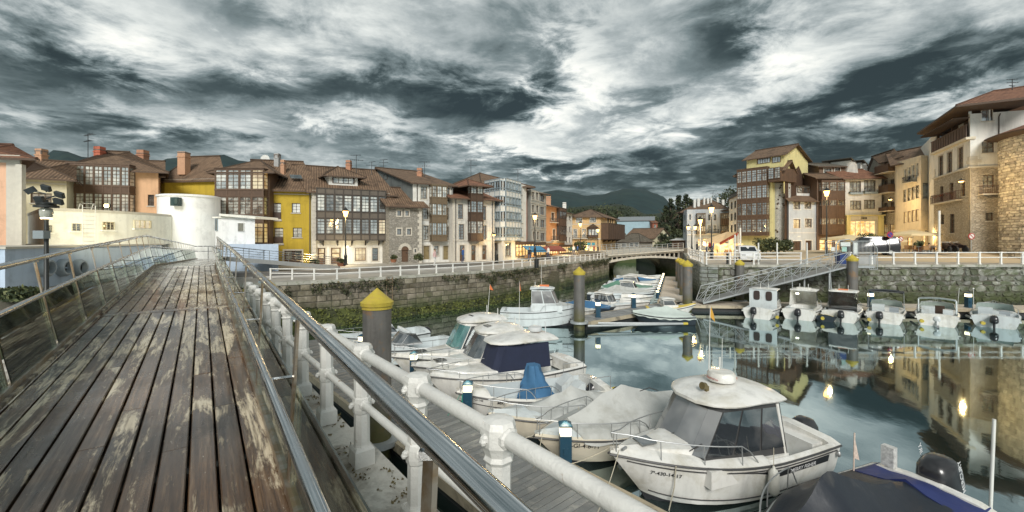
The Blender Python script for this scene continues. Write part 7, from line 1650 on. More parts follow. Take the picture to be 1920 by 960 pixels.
# ---- six boats at the far right pontoon, sterns to us
def stern_boat(px, y, lab, kind, L=4.7, B=2.25, mo=None, mcol=None):
    d = 5.6*FPX/(y-HY); st = Vector(((px-CX)/FPX*d, d, 0)); hd = Vector((.70,.71,0)) if kind != 6 else Vector((.74,.67,0)); r = thing('motor_boat', st, lab, 'boat', 'boats moored stern out at the far pontoon', math.atan2(hd.y, hd.x)); H = Hull(L, B, .72, 1.02, 2.4, .6, .93); r.scale = (.93,.93,.93)
    H.build(r, mcol or gel, mcol or gel, (.10,.50), .35); H.rail(r, .45, .985, .35, 4)
    for yy in (-.55,.55): MB().cbox((.22,yy*B/2*1.3,.52),(.42,.6,.10)).build('swim_step', mcol or gel, r, 0, False)
    MB().cbox((.75,0,.55),(.35,1.5,.45)).build('bench', liner, r, 0, False)
    if kind in (1,2,3):
        wz = 1.9 if kind == 1 else 1.8
        c, ro, (xa, xb, w, zt) = cabin(r, 1.55, 3.3, .85, 2.02, wz, wz-.15, .45, .0, bglass if kind != 2 else bglass_c, .12, mcol or gel, mcol or gel, bglass, kind == 2, .08, 2, .92, .3)
        if kind == 1:
            MB().obox((1.45,-.95,.4), (.10,0,0), (0,1.9,0), (0,0,1.72)).build('bulkhead', gel_g, r, 0, False)
            for yy in (-.42,.42): MB().rings([[Vector((1.43, yy+.22*math.copysign(abs(math.cos(t))**.5,math.cos(t)), 1.62+.36*math.copysign(abs(math.sin(t))**.5,math.sin(t)))) for t in [k*math.pi/8 for k in range(16)]], [Vector((1.41, yy+.22*math.copysign(abs(math.cos(t))**.5,math.cos(t)), 1.62+.36*math.copysign(abs(math.sin(t))**.5,math.sin(t)))) for t in [k*math.pi/8 for k in range(16)]]]).build('door_window', mat('cabin_window_brown', (.06,.045,.04), .2), r, 0, False)
        if kind == 3: MB().obox((1.50,-.86,.45), (.06,0,0), (0,1.72,0), (0,0,1.62)).build('aft_glass', winglass('smoked_glass', (.015,.012,.01), (.04,.03,.025), .25, .06), r, 0, False); MB().cbox((xa+.5,0,zt+.02),(.5,.6,.08)).build('roof_gear', orange, r, 0, False)
        if kind == 2: MB().cbox((2.0,.45,1.75),(.08,.20,.10)).build('cabin_lamp', glow('cabin_lamp', (1,.95,.7), 6), r, 0, False); MB().cbox((xa+.5,0,zt+.05),(.4,.9,.10)).build('roof_gear', gel, r, 0, False)
        for yy in (-.3,.25): MB().tube([(xa+.35,yy,zt-.05),(xa+.35,yy,zt+.4)], .018, 6).build('navigation_light', fr_white, r, 0, False)
        if kind != 1: MB().tube([(xa+.2,.7,zt-.1),(xa+.1,.75,zt+1.6)], [.03,.015], 6).build('aerial_whip', galv, r, 0, False)
    else:
        # open sports boat: screen, arch or bimini
        rs = []
        for k in range(13):
            a = -math.pi*.5+math.pi*k/12; x = 2.2+.75*math.cos(a); y_ = .95*math.sin(a); rs.append((Vector((x,y_,.95)), Vector((x-.28,y_*.88,1.42))))
        mb = MB()
        for k in range(12): mb.face([rs[k][0], rs[k+1][0], rs[k+1][1], rs[k][1]])
        mb.build('windscreen', mat('screen_glass', (.45,.52,.48), .12, .3, .05, 2), r, 0, False); MB().tube([q[1] for q in rs], .02, 6).tube([q[0] for q in rs], .02, 6).build('screen_frame', ss, r, 0, False)
        MB().cbox((1.9,.45,.75),(.5,.7,.8)).build('console', gel_g if kind != 6 else liner, r, 0, False)
        if kind != 5: MB().cbox((1.5,-.45,.7),(.5,.5,.65)).build('helm_seat', mat('seat_grey', (.28,.31,.33), .6), r, 0, False)
        else: MB().cbox((2.15,-.15,.85),(.06,.5,.7)).build('cabin_doorway', fr_dark, r, 0, False); MB().cbox((1.5,-.55,.7),(.5,.5,.65)).build('helm_seat', gel_g, r, 0, False)
        if kind == 4:
            MB().tube([(1.3,-1.0,.85),(1.3,-.98,2.15),(1.3,.98,2.15),(1.3,1.0,.85)], .022, 6).tube([(2.4,-.95,.95),(1.35,-.98,2.1)], .018, 6).tube([(2.4,.95,.95),(1.35,.98,2.1)], .018, 6).build('canopy_frame', ss, r, 0, False)
            MB().rings([[Vector((1.25+.0,y_,2.15+.10*math.cos(y_*1.4))) for y_ in [-1+.2*j for j in range(11)]], [Vector((1.55,y_,2.22+.10*math.cos(y_*1.4))) for y_ in [-1+.2*j for j in range(11)]], [Vector((1.55,y_,2.10+.10*math.cos(y_*1.4))) for y_ in [-1+.2*j for j in range(11)]], [Vector((1.25,y_,2.05+.10*math.cos(y_*1.4))) for y_ in [-1+.2*j for j in range(11)]]], 0, False).build('folded_canopy', tarp_k, r, 0, False)
        if kind == 5:
            MB().rings([[Vector((1.1+dx, y_, z_+.10*math.cos(y_*1.5))) for y_, z_ in [(-.95+.19*j, 1.78) for j in range(11)]] for dx in (0,.18)]+[[Vector((1.28, y_, z_+.10*math.cos(y_*1.5))) for y_, z_ in [(-.95+.19*j, 1.66) for j in range(11)]]], 0, False).build('arch_top', gel_g, r, 0, False); MB().tube([(1.2,-.95,.8),(1.2,-.95,1.72)], .04, 8).tube([(1.2,.95,.8),(1.2,.95,1.72)], .04, 8).build('arch', gel_g, r, 0, False)
            MB().tube([(1.4,-1.0,1.0),(1.5,-1.1,2.6)], .012, 5).build('rod', fr_white, r, 0, False)
        if kind == 6: MB().tube([(1.6,1.0,1.0),(1.6,1.02,2.4)], .015, 5).blob((1.6,1.02,2.45), .06).build('rod', fr_white, r, 0, False); MB().cbox((.9,.1,.75),(.9,1.2,.12)).build('sun_pad', liner, r, 0, False)
    outboard(r, -.12, {1:.25,2:.0,3:-.1,4:.25,5:.0,6:.05}[kind], 1.05, mo or motor_k, {1:25,2:5,3:10,4:8,5:50,6:5}[kind]); MB().tube([H.side(t,.9)+Vector((0,.01,0)) for t in [.02+.05*k for k in range(19)]], .012, 5).build('strake_line', rub, r, 0, False); MB().tube([(lambda p: Vector((p.x,-p.y-.01,p.z)))(H.side(t,.62)) for t in [.02+.05*k for k in range(19)]], .012, 5).build('strake_line', rub, r, 0, False)
    return r
stern_boat(1420, 598, 'white boat whose cabin has two rounded brown door windows', 1, 4.4, 2.2)
stern_boat(1497, 600, 'white boat with glazed open cabin and a small lamp lit inside', 2, 4.6, 2.3)
stern_boat(1574, 604, 'white boat with smoked glass cabin back and orange gear on its roof', 3, 4.8, 2.3, motor_k)
stern_boat(1658, 607, 'white sports boat with black folded canopy on a tall frame', 4, 4.7, 2.2)
stern_boat(1757, 612, 'white sports boat with white arch and raised pale outboard', 5, 4.6, 2.3, motor_w)
stern_boat(1866, 615, 'pale boat with wide low windscreen and flat grey deck locker', 6, 4.6, 2.4, None, gel_g)
# ---- boats along the middle pontoon
rnd = random.Random(21)
def small_boat(x, y, ang, L, kind, lab, hullm=None, tm=None, group='small boats packed along the middle pontoon'):
    r = thing('small_boat', (x,y,0), lab, 'boat', group, ang); H = Hull(L, min(1.95, L*.40), .50, .75, 2.3, .4); H.build(r, hullm or gel, gel_g, (.06,.55 if kind != 'cabin' else .38), .2)
    if kind == 'cover': cover(r, H, None, [(0,.12),(.3,.5+rnd.random()*.3),(.55,.45),(1,.03)], tm or tarp_g, .08, .0, .92, .05, seed=rnd.randint(1,99), N_=8)
    elif kind == 'cabin': cabin(r, L*.32, L*.62, .62, 1.35, L*.30, L*.27, .35, .0, bglass, .08, gel, gel, bglass, False, .07, 1, .9, .2); H.rail(r,.6,.985,.25,2)
    elif kind == 'cuddy': 
        MB().rings([[Vector((L*t, s_*H.b(t)*.75, H.h(t)+.04+(.32*(1-((t-.5)/.45)**2) if abs(s_) < .9 else 0))) for s_ in (-1,-.75,.75,1)] for t in (.48,.56,.66,.78,.9)]).build('cuddy', gel, r, 0, False)
        for sg in (1,-1): MB().face([(L*.55,sg*H.b(.55)*.60,H.h(.5)+.30),(L*.68,sg*H.b(.66)*.60,H.h(.6)+.26),(L*.68,sg*H.b(.66)*.68,H.h(.6)+.12),(L*.55,sg*H.b(.55)*.68,H.h(.5)+.12)]).build('window', bglass, r, 0, False)
    else:
        for t in (.25,.5): MB().cbox((L*t,0,.42),(.25,L*.34,.05)).build('thwart', gel_g, r, 0, False)
    if rnd.random() < .7: outboard(r, -.15, 0, .8, rnd.choice((motor_k, motor_w)), rnd.choice((30,60)))
    return r
pdir = Vector((9.0,23.5,0)).normalized(); pn_ = Vector((-pdir.y, pdir.x, 0))
SB = [('cuddy',gel,None,'white cuddy boat with dark side windows at the pontoon corner'),('open',gel_d,None,'small open boat with dark red and black hull near the pontoon bend'),('cover',gel_g,tarp_g,'boat under pale peaked tarpaulin alongside the middle pontoon'),('cabin',gel,None,'white boat with low glazed cabin alongside the middle pontoon'),
      ('cover',gel,mat('tarp_green', (.10,.22,.16), .8, 0, .1, 3),'boat with green cloth cover alongside the middle pontoon'),('cuddy',gel_g,None,'grey white cuddy boat in the middle of the pontoon row'),('cabin',gel,None,'small cabin boat between open boats on the middle pontoon'),('open',gel,None,'white open dinghy halfway along the middle pontoon'),
      ('cover',gel_b,tarp_b,'blue hulled boat with blue cloth on the middle pontoon'),('cuddy',gel,None,'white boat with cuddy, third from the bridge end'),('cover',gel,tarp_g,'boat under white sheet, second from the bridge end'),('open',gel,None,'open boat at the bridge end of the middle pontoon')]
for k, (kd, hm, tm, lab) in enumerate(SB):
    p = Vector((12.9,35.2,0))+pdir*(.5+2.0*k); L = rnd.uniform(4.9,5.9); hd = Vector((.94,-.33,0)); st = p+pn_*1.05-hd*(L+.15); small_boat(st.x, st.y, math.atan2(hd.y, hd.x)+rnd.uniform(-.05,.05), L, kd, lab, hm, tm)
for k, (kd, hm, tm, lab) in enumerate([('cover',gel,tarp_g,'boat with white cover just behind the middle pile'),('cover',gel_d,tarp_b,'low boat with bright blue cover between white cabins'),('cabin',gel,None,'white boat with two cabin windows moored on the short cross pontoon'),('cuddy',gel,None,'white cuddy boat with triangular dark side window on the cross pontoon')]):
    p = Vector((5.4,29.0,0))+Vector((.79,.61,0))*(.3+2.1*k); hd = Vector((.75,-.66,0)); L = 4.4; st = p-hd*(L-.1); small_boat(st.x, st.y, math.atan2(hd.y, hd.x), L, kd, lab, hm, tm, 'small boats on the cross pontoon')
r = thing('covered_boat', (11.9,28.2,0), 'dark hulled inflatable boat under a pale green grey sheet near the gangway foot', 'boat', None, math.pi*.97); H = Hull(3.9, 1.9, .55, .7, 2.6, .4); H.build(r, gel_d, gel_d); cover(r, H, None, [(0,.10),(.15,.3),(.42,.62),(.6,.5),(1,.12)], mat('tarp_pale_green', (.46,.52,.48), .75, 0, .1, 3, bump=.5, bscale=6), .12, .0, .985, .04, seed=3)
r = thing('small_boat', (9.9,31.7,0), 'small white cabin boat with yellow gunwale beside the gangway foot', 'boat', None, -.12); H = Hull(3.6, 1.5, .5, .8, 2.2, .5); H.build(r, gel, mat('gunwale_yellow', (.55,.42,.08), .5, 0, .1, 3), (.06,.35), .2); cabin(r, 1.2, 2.2, .6, 1.15, 1.2, 1.0, .3, 0, bglass, .05, gel, gel, bglass, False, .05, 1, .9, .3)
r = thing('dinghy', (21.2,28.9,0), 'small dinghy with dark hull and yellow rim between two white cabin boats', 'boat', None, .8); H = Hull(2.9, 1.2, .35, .5, 2.2, .3); H.build(r, gel_d, mat('gunwale_yellow'), (.06,.85), .12)
r = thing('dinghy', (31.6,28.6,0), 'narrow wooden dinghy with yellow stern between the two sports boats at the far pontoon', 'boat', None, .82); H = Hull(3.3, 1.1, .40, .6, 2.2, .3); H.build(r, mat('varnished_wood', (.42,.26,.10), .4, 0, .2, 4), mat('varnished_wood'), (.06,.85), .12)
# ================================================================= PONTOONS
dk = mat('pontoon_boards', (.20,.205,.20), .62, 0, .25, 3, bump=.7, bscale=30, rnd=.22, stretch=(1,1,1), col2=(.33,.32,.29), c2=.6, wet=(1.5,.35,.7))
dk_l = mat('pontoon_boards_pale', (.50,.44,.36), .65, 0, .15, 3, rnd=.12)
float_m = mat('pontoon_float', (.025,.026,.026), .7); walep = mat('pontoon_timber', (.40,.34,.24), .7, 0, .2, 2, col2=(.15,.13,.10), c2=.6)
def pontoon(a, b, w, lab, z=.50, pitch=.16, cap=300, m=None, thin=1):
    a, b = Vector((a[0],a[1],0)), Vector((b[0],b[1],0)); d = (b-a).normalized(); n = Vector((-d.y,d.x,0)); L = (b-a).length
    r = thing('pontoon', a, lab, 'pontoon'); m = m or dk; me = MB().box(-.5,.5,-.5,.5,-.5,.5).mesh('plank', m); N_ = int(L/pitch); mb = MB()
    order = sorted(range(N_), key=lambda k: (a+d*(k+.5)*pitch).length)
    for q, k in enumerate(order):
        c = a+d*((k+.5)*pitch)+Vector((0,0,z-.02+random.uniform(-.003,.003)))
        if q < cap: o = bpy.data.objects.new('plank', me); o.location = c; o.rotation_euler = (0,0,math.atan2(d.y,d.x)); o.scale = (pitch-.014, w-.24, .04); link(o, r)
        else: mb.obox(c-d*(pitch-.014)/2-n*(w-.24)/2-Vector((0,0,.02)), d*(pitch-.014), n*(w-.24), (0,0,.04))
    if mb.v: tag(mb.build('planks', m, r), kind='stuff')
    for sg in (-1,1): MB().obox(a+n*(w/2-.06)*sg-n*.055+Vector((0,0,z-.22)), d*L, n*.11, (0,0,.225)).build('edge_timber', walep, r)
    MB().obox(a-n*(w/2-.18)+Vector((0,0,-.25)), d*L, n*(w-.36), (0,0,z+.10)).build('float', float_m, r)
    return r
dirp = Vector((-.66,.751,0)); mid = Vector((1.3,9.8,0))+Vector((-.751,-.66,0))*1.3
pontoon(mid-dirp*7.5, mid+dirp*16.5, 2.6, 'long grey boarded pontoon between the white railing and the moored motorboats')
pontoon((12.95,34.9),(21.8,57.8), 2.0, 'pale boarded walkway pontoon running up the channel to the bridge', cap=140, m=dk_l)
pontoon((4.1,26.9),(12.9,33.7), 1.9, 'short boarded cross pontoon from the middle pile to the walkway')
pontoon((13.9,34.0),(40,31.6), 2.3, 'far pontoon with the stern out boats under the rubble wall', pitch=.2, cap=130, m=dk_l)
# finger booms
for (x0,y0,x1,y1,lab) in ((4.6,25.9,10.9,26.6,'two thin mooring booms with yellow tips beside the dark inflatable boat'),(2.5,9.9,6.5,12.2,'mooring boom between the pilothouse motorboat and the grey covered boat'),(-.3,12.9,3.6,15.0,'mooring boom beside the white open boat')):
    r = thing('mooring_boom', (x0,y0,.3), lab, 'boom'); a, b = Vector((x0,y0,.32)), Vector((x1,y1,.32)); n = (b-a).normalized().cross(Vector((0,0,1)))
    MB().tube([a,b], .07, 8).build('tube', galv, r); MB().tube([a-n*.9,b], .07, 8).build('tube', galv, r); MB().tube([b-(b-a).normalized()*.25, b+(b-a).normalized()*.05], .085, 8).build('tip', yellow_paint, r)
# piles
pile_m = mat('pile_steel', (.13,.125,.115), .55, .1, .25, 1.5, streak=.6, bump=.6, col2=(.20,.13,.075), c2=.60, c2w=.08, c2scale=1.8, moss=[(1.0,.5,(.09,.085,.03)), (.1,.2,(.02,.02,.012))])
def pile(px, d, ytop, dia, lab):
    X = (px-CX)/FPX*d; zt = EYE-(ytop-HY)/FPX*d; r = thing('mooring_pile', (X,d,0), lab, 'pile', 'yellow capped mooring piles'); R_ = dia/2; hc = dia*.56
    MB().lathe([(R_,-3),(R_,zt-hc-.05)], (X,d,0), 28).build('shaft', pile_m, r, 40)
    MB().lathe([(R_*1.06,zt-hc-.12),(R_*1.06,zt-hc-.05),(R_*1.14,zt-hc-.04),(R_*1.16,zt-hc+.05),(R_*1.06,zt-hc+.07),(.012,zt)], (X,d,0), 28).build('cap', yellow_paint, r, 40)
    MB().lathe([(R_+.10,.42),(R_+.22,.42),(R_+.22,.54),(R_+.10,.54)], (X,d,0), 20).build('guide_ring', galv, r, 40)
pile(707,10.9,540,.71,'thickest mooring pile with yellow cone, nearest the white railing'); pile(1086,26.3,500,.68,'mooring pile with yellow cone at the end of the cross pontoon'); pile(1289,33.3,487,.72,'mooring pile with yellow cone at the foot of the gangway')
pile(1281,38.5,486,.66,'second mooring pile in the row beside the walkway pontoon'); pile(1276.5,44,484,.66,'third mooring pile in the row beside the walkway pontoon'); pile(1272,51,483,.66,'farthest mooring pile in the row beside the walkway pontoon')
pile(1387,35.35,486,.66,'mooring pile with yellow cone in front of the sloping gangway'); pile(1598,33.3,477,.72,'mooring pile with yellow cone under the caged gangway gate'); pile(462,20.5,537,.62,'mooring pile with yellow cone seen through the steel railing')
# service pedestals
ped_b = mat('pedestal_blue', (.01,.05,.085), .4, 0, .1, 4); ped_l = glow('pedestal_lamp', (1,.86,.55), 2.6)
def pedestal(x, y, lab, s=1.0, lit=True, hose=False, col_=None, light=0):
    r = thing('service_pedestal', (x,y,.5), lab, 'pedestal', 'lit service pedestals on the pontoons'); w = .125*s
    MB().rings([[Vector((x+a*w*k, y+b*w*k, .5+z)) for a, b in ((-1,-1),(1,-1),(1,1),(-1,1))] for z, k in ((0,1.15),(.06,1.15),(.07,1),(.66*s,1))]).cbox((x,y-w-.02,.5+.35*s),(.11,.04,.14)).build('body', col_ or ped_b, r)
    MB().rings([[Vector((x+a*w*k, y+b*w*k, .5+z*s)) for a, b in ((-1,-1),(1,-1),(1,1),(-1,1))] for z, k in ((.67,.92),(.86,.92))]).build('lamp', ped_l, r)
    MB().rings([[Vector((x+a*w*k, y+b*w*k, .5+z*s)) for a, b in ((-1,-1),(1,-1),(1,1),(-1,1))] for z, k in ((.86,1.1),(.89,1.1),(.95,.3))]).build('cap', col_ or ped_b, r)
    if hose:
        rnd = random.Random(int(x*10)); P_ = [Vector((x-w-.03, y-.02, .5+.6-.06*k)) for k in range(9)]
        for k in range(46): a = k*.62; q = .20+.05*math.sin(k*1.3); P_.append(Vector((x+.15+q*math.cos(a)*1.4, y-.30+q*math.sin(a), .525+.012*(k%4)+rnd.uniform(0,.02))))
        MB().tube(P_, .016, 5).build('hose', rope_g, r, 0)
    if light: lamp_light(Vector((x,y-.15,.5+1.05*s)), light, (1,.85,.6), .1, 'pedestal_light')
pedestal(1.20,9.62,'blue service pedestal with white lit head between pilothouse boat and grey covered boat',1.05,light=9); pedestal(-1.28,12.35,'blue service pedestal with green hose coiled at its foot',1.05,hose=True,light=8); pedestal(-3.62,15.75,'blue service pedestal in front of the teal windscreen cruiser',1.0,light=6); pedestal(-6.55,18.6,'lit pedestal beside the thickest mooring pile',1.0)
pedestal(5.6,27.8,'lit service pedestal at the middle pile end of the cross pontoon',1.15); pedestal(9.0,31.6,'lit service pedestal halfway along the cross pontoon',1.15)
for k in range(9): p = Vector((12.1,35.6,0))+pdir*(1.0+2.45*k); pedestal(p.x, p.y, ['first','second','third','fourth','fifth','sixth','seventh','eighth','ninth'][k]+' lit pedestal from the bend, along the walkway pontoon', .8)
pedestal(14.0,34.2,'orange life ring post with lamp at the gangway foot',1.3,col_=orange); pedestal(26.9,32.0,'blue lit pedestal behind the sports boat with black canopy',1.2); pedestal(33.9,31.7,'blue lit pedestal between the last two stern out boats',1.2)
# ================================================================= GANGWAY TRUSS
gt = thing('gangway', (14.6,33.9,.6), 'sloping galvanised lattice gangway from the quay down to the pontoon', 'gangway'); ga, gb = Vector((14.8,34.3,.62)), Vector((26.4,34.75,3.42)); gd = gb-ga; gn = Vector((0,-1.25,0))
for side in (Vector((0,0,0)), gn):
    MB().bar(ga+side, gb+side, .08, .12).build('lower_chord', galv, gt); up = Vector((0,0,1.12)); MB().tube([ga+side+Vector((.0,0,.1)), ga+side+gd*.035+up, gb+side+up], .032, 8).build('upper_chord', galv, gt); N_ = 9
    for k in range(N_):
        p, q = ga+side+gd*(k/N_), ga+side+gd*((k+1)/N_); mb = MB().bar(p, q+up, .032, .032).bar(p+(q-p)*.18, q+up-(q-p)*0+(q-p)*.18-Vector((0,0,.0)), .03, .03) if k % 2 == 0 else MB().bar(p+up, q, .032, .032)
        mb.build('diagonal', galv, gt)
    for k in range(1, N_+1): p = ga+side+gd*(k/N_); MB().bar(p, p+up, .03, .03).build('upright', galv, gt)
    MB().tube([ga+side+Vector((.2,0,.6)), gb+side+Vector((0,0,.6))], .014, 6).build('rail', galv, gt)
MB().rings([[ga+Vector((0,0,.06)), ga+gn+Vector((0,0,.06)), ga+gn+Vector((0,0,.02)), ga+Vector((0,0,.02))], [gb+Vector((0,0,.06)), gb+gn+Vector((0,0,.06)), gb+gn+Vector((0,0,.02)), gb+Vector((0,0,.02))]]).build('deck', mat('ramp_deck'), gt)
MB().cbox((27.4,34.6,3.38),(2.4,1.9,.16)).build('landing', galv, gt)
for px, d in ((1555,33.7),(1508,33.9)):
    X = (px-CX)/FPX*d; MB().tube([(X,d,.2),(X,d,3.3 if px > 1520 else 2.5)], .07, 8).build('support_post', galv, gt)
for y in (33.7,):
    for hh in (.5,1.0): MB().tube([(26.3,y,3.46+hh),(28.6,y,3.46+hh)], .025, 6).build('rail', galv, gt)
# caged gate on the quay edge
cg = thing('security_gate', (28.2,36.4,QR), 'grey barred security gate and side fence at the top of the gangway', 'gate')
def bars(px0, px1, y0, y1, d, m=galv, step=.11, y1b=None, frame_=True, nm='bar_panel'):
    a, b = W(px0,y1,d), W(px1,y1,d); mb = MB(); L = b.x-a.x; n = max(2,int(L/step)); top = lambda t: EYE-((y0+(0 if y1b is None else (y1b-y0)*t))-HY)/FPX*d
    for k in range(n+1): t = k/n; mb.cbox((a.x+L*t, d, (a.z+top(t))/2), (.022,.022,top(t)-a.z))
    if frame_: mb.tube([(a.x,d,a.z),(b.x,d,b.z)], .03, 6); mb.tube([(a.x,d,top(0)),(b.x,d,top(1))], .03, 6); mb.tube([(a.x,d,a.z),(a.x,d,top(0))], .03, 6); mb.tube([(b.x,d,b.z),(b.x,d,top(1))], .03, 6)
    return mb.build(nm, m, cg)
bars(1607,1637,452,479,36.0); bars(1637,1645,455,479,36.0,y1b=466); bars(1575,1605,453,490,36.2); bars(1548,1573,453,479,36.4,step=.16,y1b=452); bars(1630,1645,480,505,34.9,step=.16)
MB().cbox(W(1626,488,36.1)+Vector((0,0,-.1)), (1.5,.06,.9)).build('solid_panel', mat('grey_sheet', (.33,.33,.32), .6), cg)
MB().tube([W(1568,495,36.0),W(1568,458,36.0),W(1573,451,36.0),W(1592,449,36.0),W(1600,453,36.0),W(1600,495,36.0)], .05, 8).build('gate_frame', galv, cg)
MB().cbox(W(1585,458,35.9),(.8,.05,.34)).build('notice_board', mat('notice_pale', (.55,.58,.55), .5, 0, .2, 9), cg); MB().cbox(W(1562,467,36.1),(.34,.03,.34)).build('notice_board', fr_white, cg); MB().cbox(W(1583,467,36.0),(.42,.03,.42)).build('notice_board', mat('notice_green', (.30,.48,.42), .5, 0, .2, 8), cg)
MB().cbox(W(1604,466,36.0),(.38,.03,1.0)).build('notice_board', mat('notice_pale'), cg)
bn = thing('waste_bin', W(1582,498,35.4), 'blue wheeled bin beside the caged gate at the gangway top', 'bin'); b0 = W(1582,496,35.4); zb = QR+.0
MB().rings([[Vector((b0.x+a*w, b0.y+.3+b*w, z)) for a, b in ((-1,-1),(1,-1),(1,1),(-1,1))] for z, w in ((QR+.08,.26),(QR+.9,.32))]).build('body', mat('bin_blue', (.02,.045,.16), .5), bn); MB().cbox((b0.x,b0.y+.3,QR+.95),(.70,.72,.07)).build('lid', mat('bin_blue'), bn)
for sx_ in (-.2,.2): MB().lathe([(.08,-.03),(.08,.03)],(b0.x+sx_,b0.y+.6,QR+.08),10).build('wheel', black_iron, bn)
# ================================================================= STREET LAMPS
lampg = glow('lantern_glass', (1,.52,.14), 7); lampw = glow('lantern_glass_pale', (1,.78,.42), 9)
def lantern(root, p, s=1.0, m=None):
    x, y, z = p; MB().rings([[Vector((x+math.cos(t)*r_*s, y+math.sin(t)*r_*s, z+h_*s)) for t in [k*math.pi/3 for k in range(6)]] for h_, r_ in ((-.22,.10),(.14,.19))]).build('lantern', m or lampg, root)
    MB().rings([[Vector((x+math.cos(t)*r_*s, y+math.sin(t)*r_*s, z+h_*s)) for t in [k*math.pi/3 for k in range(6)]] for h_, r_ in ((.14,.24),(.17,.24),(.34,.07),(.42,.03),(.48,.01))]).build('lantern_roof', black_iron, root)
def street_lamp(px, ylamp, ybase, d, lab, e=120, double=False, s=1.0, white=False):
    p = W(px, ylamp, d); zb = W(px, ybase, d).z; r = thing('street_lamp', (p.x,p.y,zb), lab, 'street lamp', 'lit harbour street lamps'); m = fr_white if white else black_iron; H_ = p.z-zb
    MB().lathe([(.20,0),(.20,.12),(.14,.16),(.13,.75),(.17,.80),(.10,.9),(.07,1.2),(.05,H_-.5),(.04,H_-.25)], (p.x,p.y,zb), 10).build('post', m, r, 40)
    xs = (-.42,.42) if double else (0,)
    if double: MB().tube([(p.x-.42,p.y,p.z-.25),(p.x,p.y,p.z-.45),(p.x+.42,p.y,p.z-.25)], .03, 6).build('arm', m, r)
    for dx in xs: lantern(r, (p.x+dx, p.y, p.z), 1.35*s)
    if e: lamp_light(Vector((p.x, p.y-.45, p.z-.35)), e*1.6)
    return r
street_lamp(648,400,497,38.5,'lit lantern on a dark post before the black gallery house',170); street_lamp(1003,407,479,50,'lit lantern post before the beige flats',150); street_lamp(1088,421,473,70,'lit lantern post before the tan corner house',160)
street_lamp(1121,432,473,74,'smaller lit lantern beside the timber oriel of the tan corner house',0); street_lamp(1334,393,485,45,'tallest lit lantern post on the right quay before the corner house',140,s=1.1); street_lamp(1313,415,484,48,'lit lantern with white post before the corner house',90,white=True)
street_lamp(1297,427,478,52,'double headed lit lantern post near the bridge end',60,True,.8); street_lamp(1550,362,480,44,'lit lantern on tall post before the narrow brown gallery house',160,s=1.1)
def wall_lamp(px, y, d, lab, e, dx=.7):
    p = W(px,y,d); r = thing('wall_lamp', p, lab, 'wall lamp', 'lit lamps on wall brackets'); MB().tube([p+Vector((dx,.7,-.3)), p+Vector((dx*.5,.3,.35)), p+Vector((0,0,.3))], .03, 6).build('bracket', black_iron, r)
    MB().lathe([(.28,.0),(.26,.10),(.08,.2),(.02,.24)], p, 12).build('shade', black_iron, r); MB().lathe([(.02,-.12),(.16,-.08),(.2,0),(.02,.01)], p, 12).build('bulb', lampg, r); lamp_light(p-Vector((0,.15,.3)), e)
wall_lamp(1802,340,42.3,'lit lamp on the corner of the white and stone house',580); wall_lamp(1669,374,58,'lit lamp between balcony flats and beige house',330); wall_lamp(926,440,51.4,'lit lamp on the pale stone house next to the glazed corner',130,-.4)
wall_lamp(1738,437,53,'lit lamp over the beige house doorway',260,.3)
wl_ = W(650,463,44.2); r = thing('wall_lamp', wl_, 'bright lamp over the doors of the black gallery house', 'wall lamp'); MB().tube([wl_, wl_+Vector((.1,1.2,.1))], .03, 6).build('bracket', black_iron, r); MB().cbox(wl_,(.3,.2,.14)).build('bulb', lampw, r); lamp_light(wl_-Vector((0,.1,.35)), 210, (1,.82,.5))
for (px,y,d,e) in ((990,470,55,160),(1060,468,72,120),(1100,466,76,160),(1320,458,80,170),(1345,458,79,170),(1365,452,62,150),(1558,466,60,190),(1620,430,61,120)): lamp_light(W(px,y,d), e*1.9, (1,.68,.30), .4, 'shop_light')
# white flag poles
for px, y0, y1, d, lab in ((1388,427,477,50,'white banner pole with red foot left of the parked white car'),(1378,440,500,36.6,'slim white post at the quay railing left corner'),(1422,455,500,36.4,'white post at the railing beside the parked white car'),(1457,455,500,36.4,'second white post at the railing, right of the parked white car'),(1513,455,500,36.4,'white post near the top of the gangway'),(1761,395,472,43,'thick white pole standing against the stone lower floors'),(1300,427,480,60,'slim white pole close to the bridge end')):
    p0, p1 = W(px,y1,d), W(px,y0,d); p0.z = max(p0.z, QR) if d < 40 else p0.z; r = thing('pole', p0, lab, 'pole'); MB().tube([p0,p1], .10 if px in (1388,1761) else .06, 10).build('shaft', fr_white, r, 40)
    MB().tube([p0, p0+Vector((0,0,.5))], .13 if px in (1388,1761) else .08, 10).build('foot', mat('red_foot', (.22,.03,.02), .6) if px == 1388 else fr_white, r, 40)
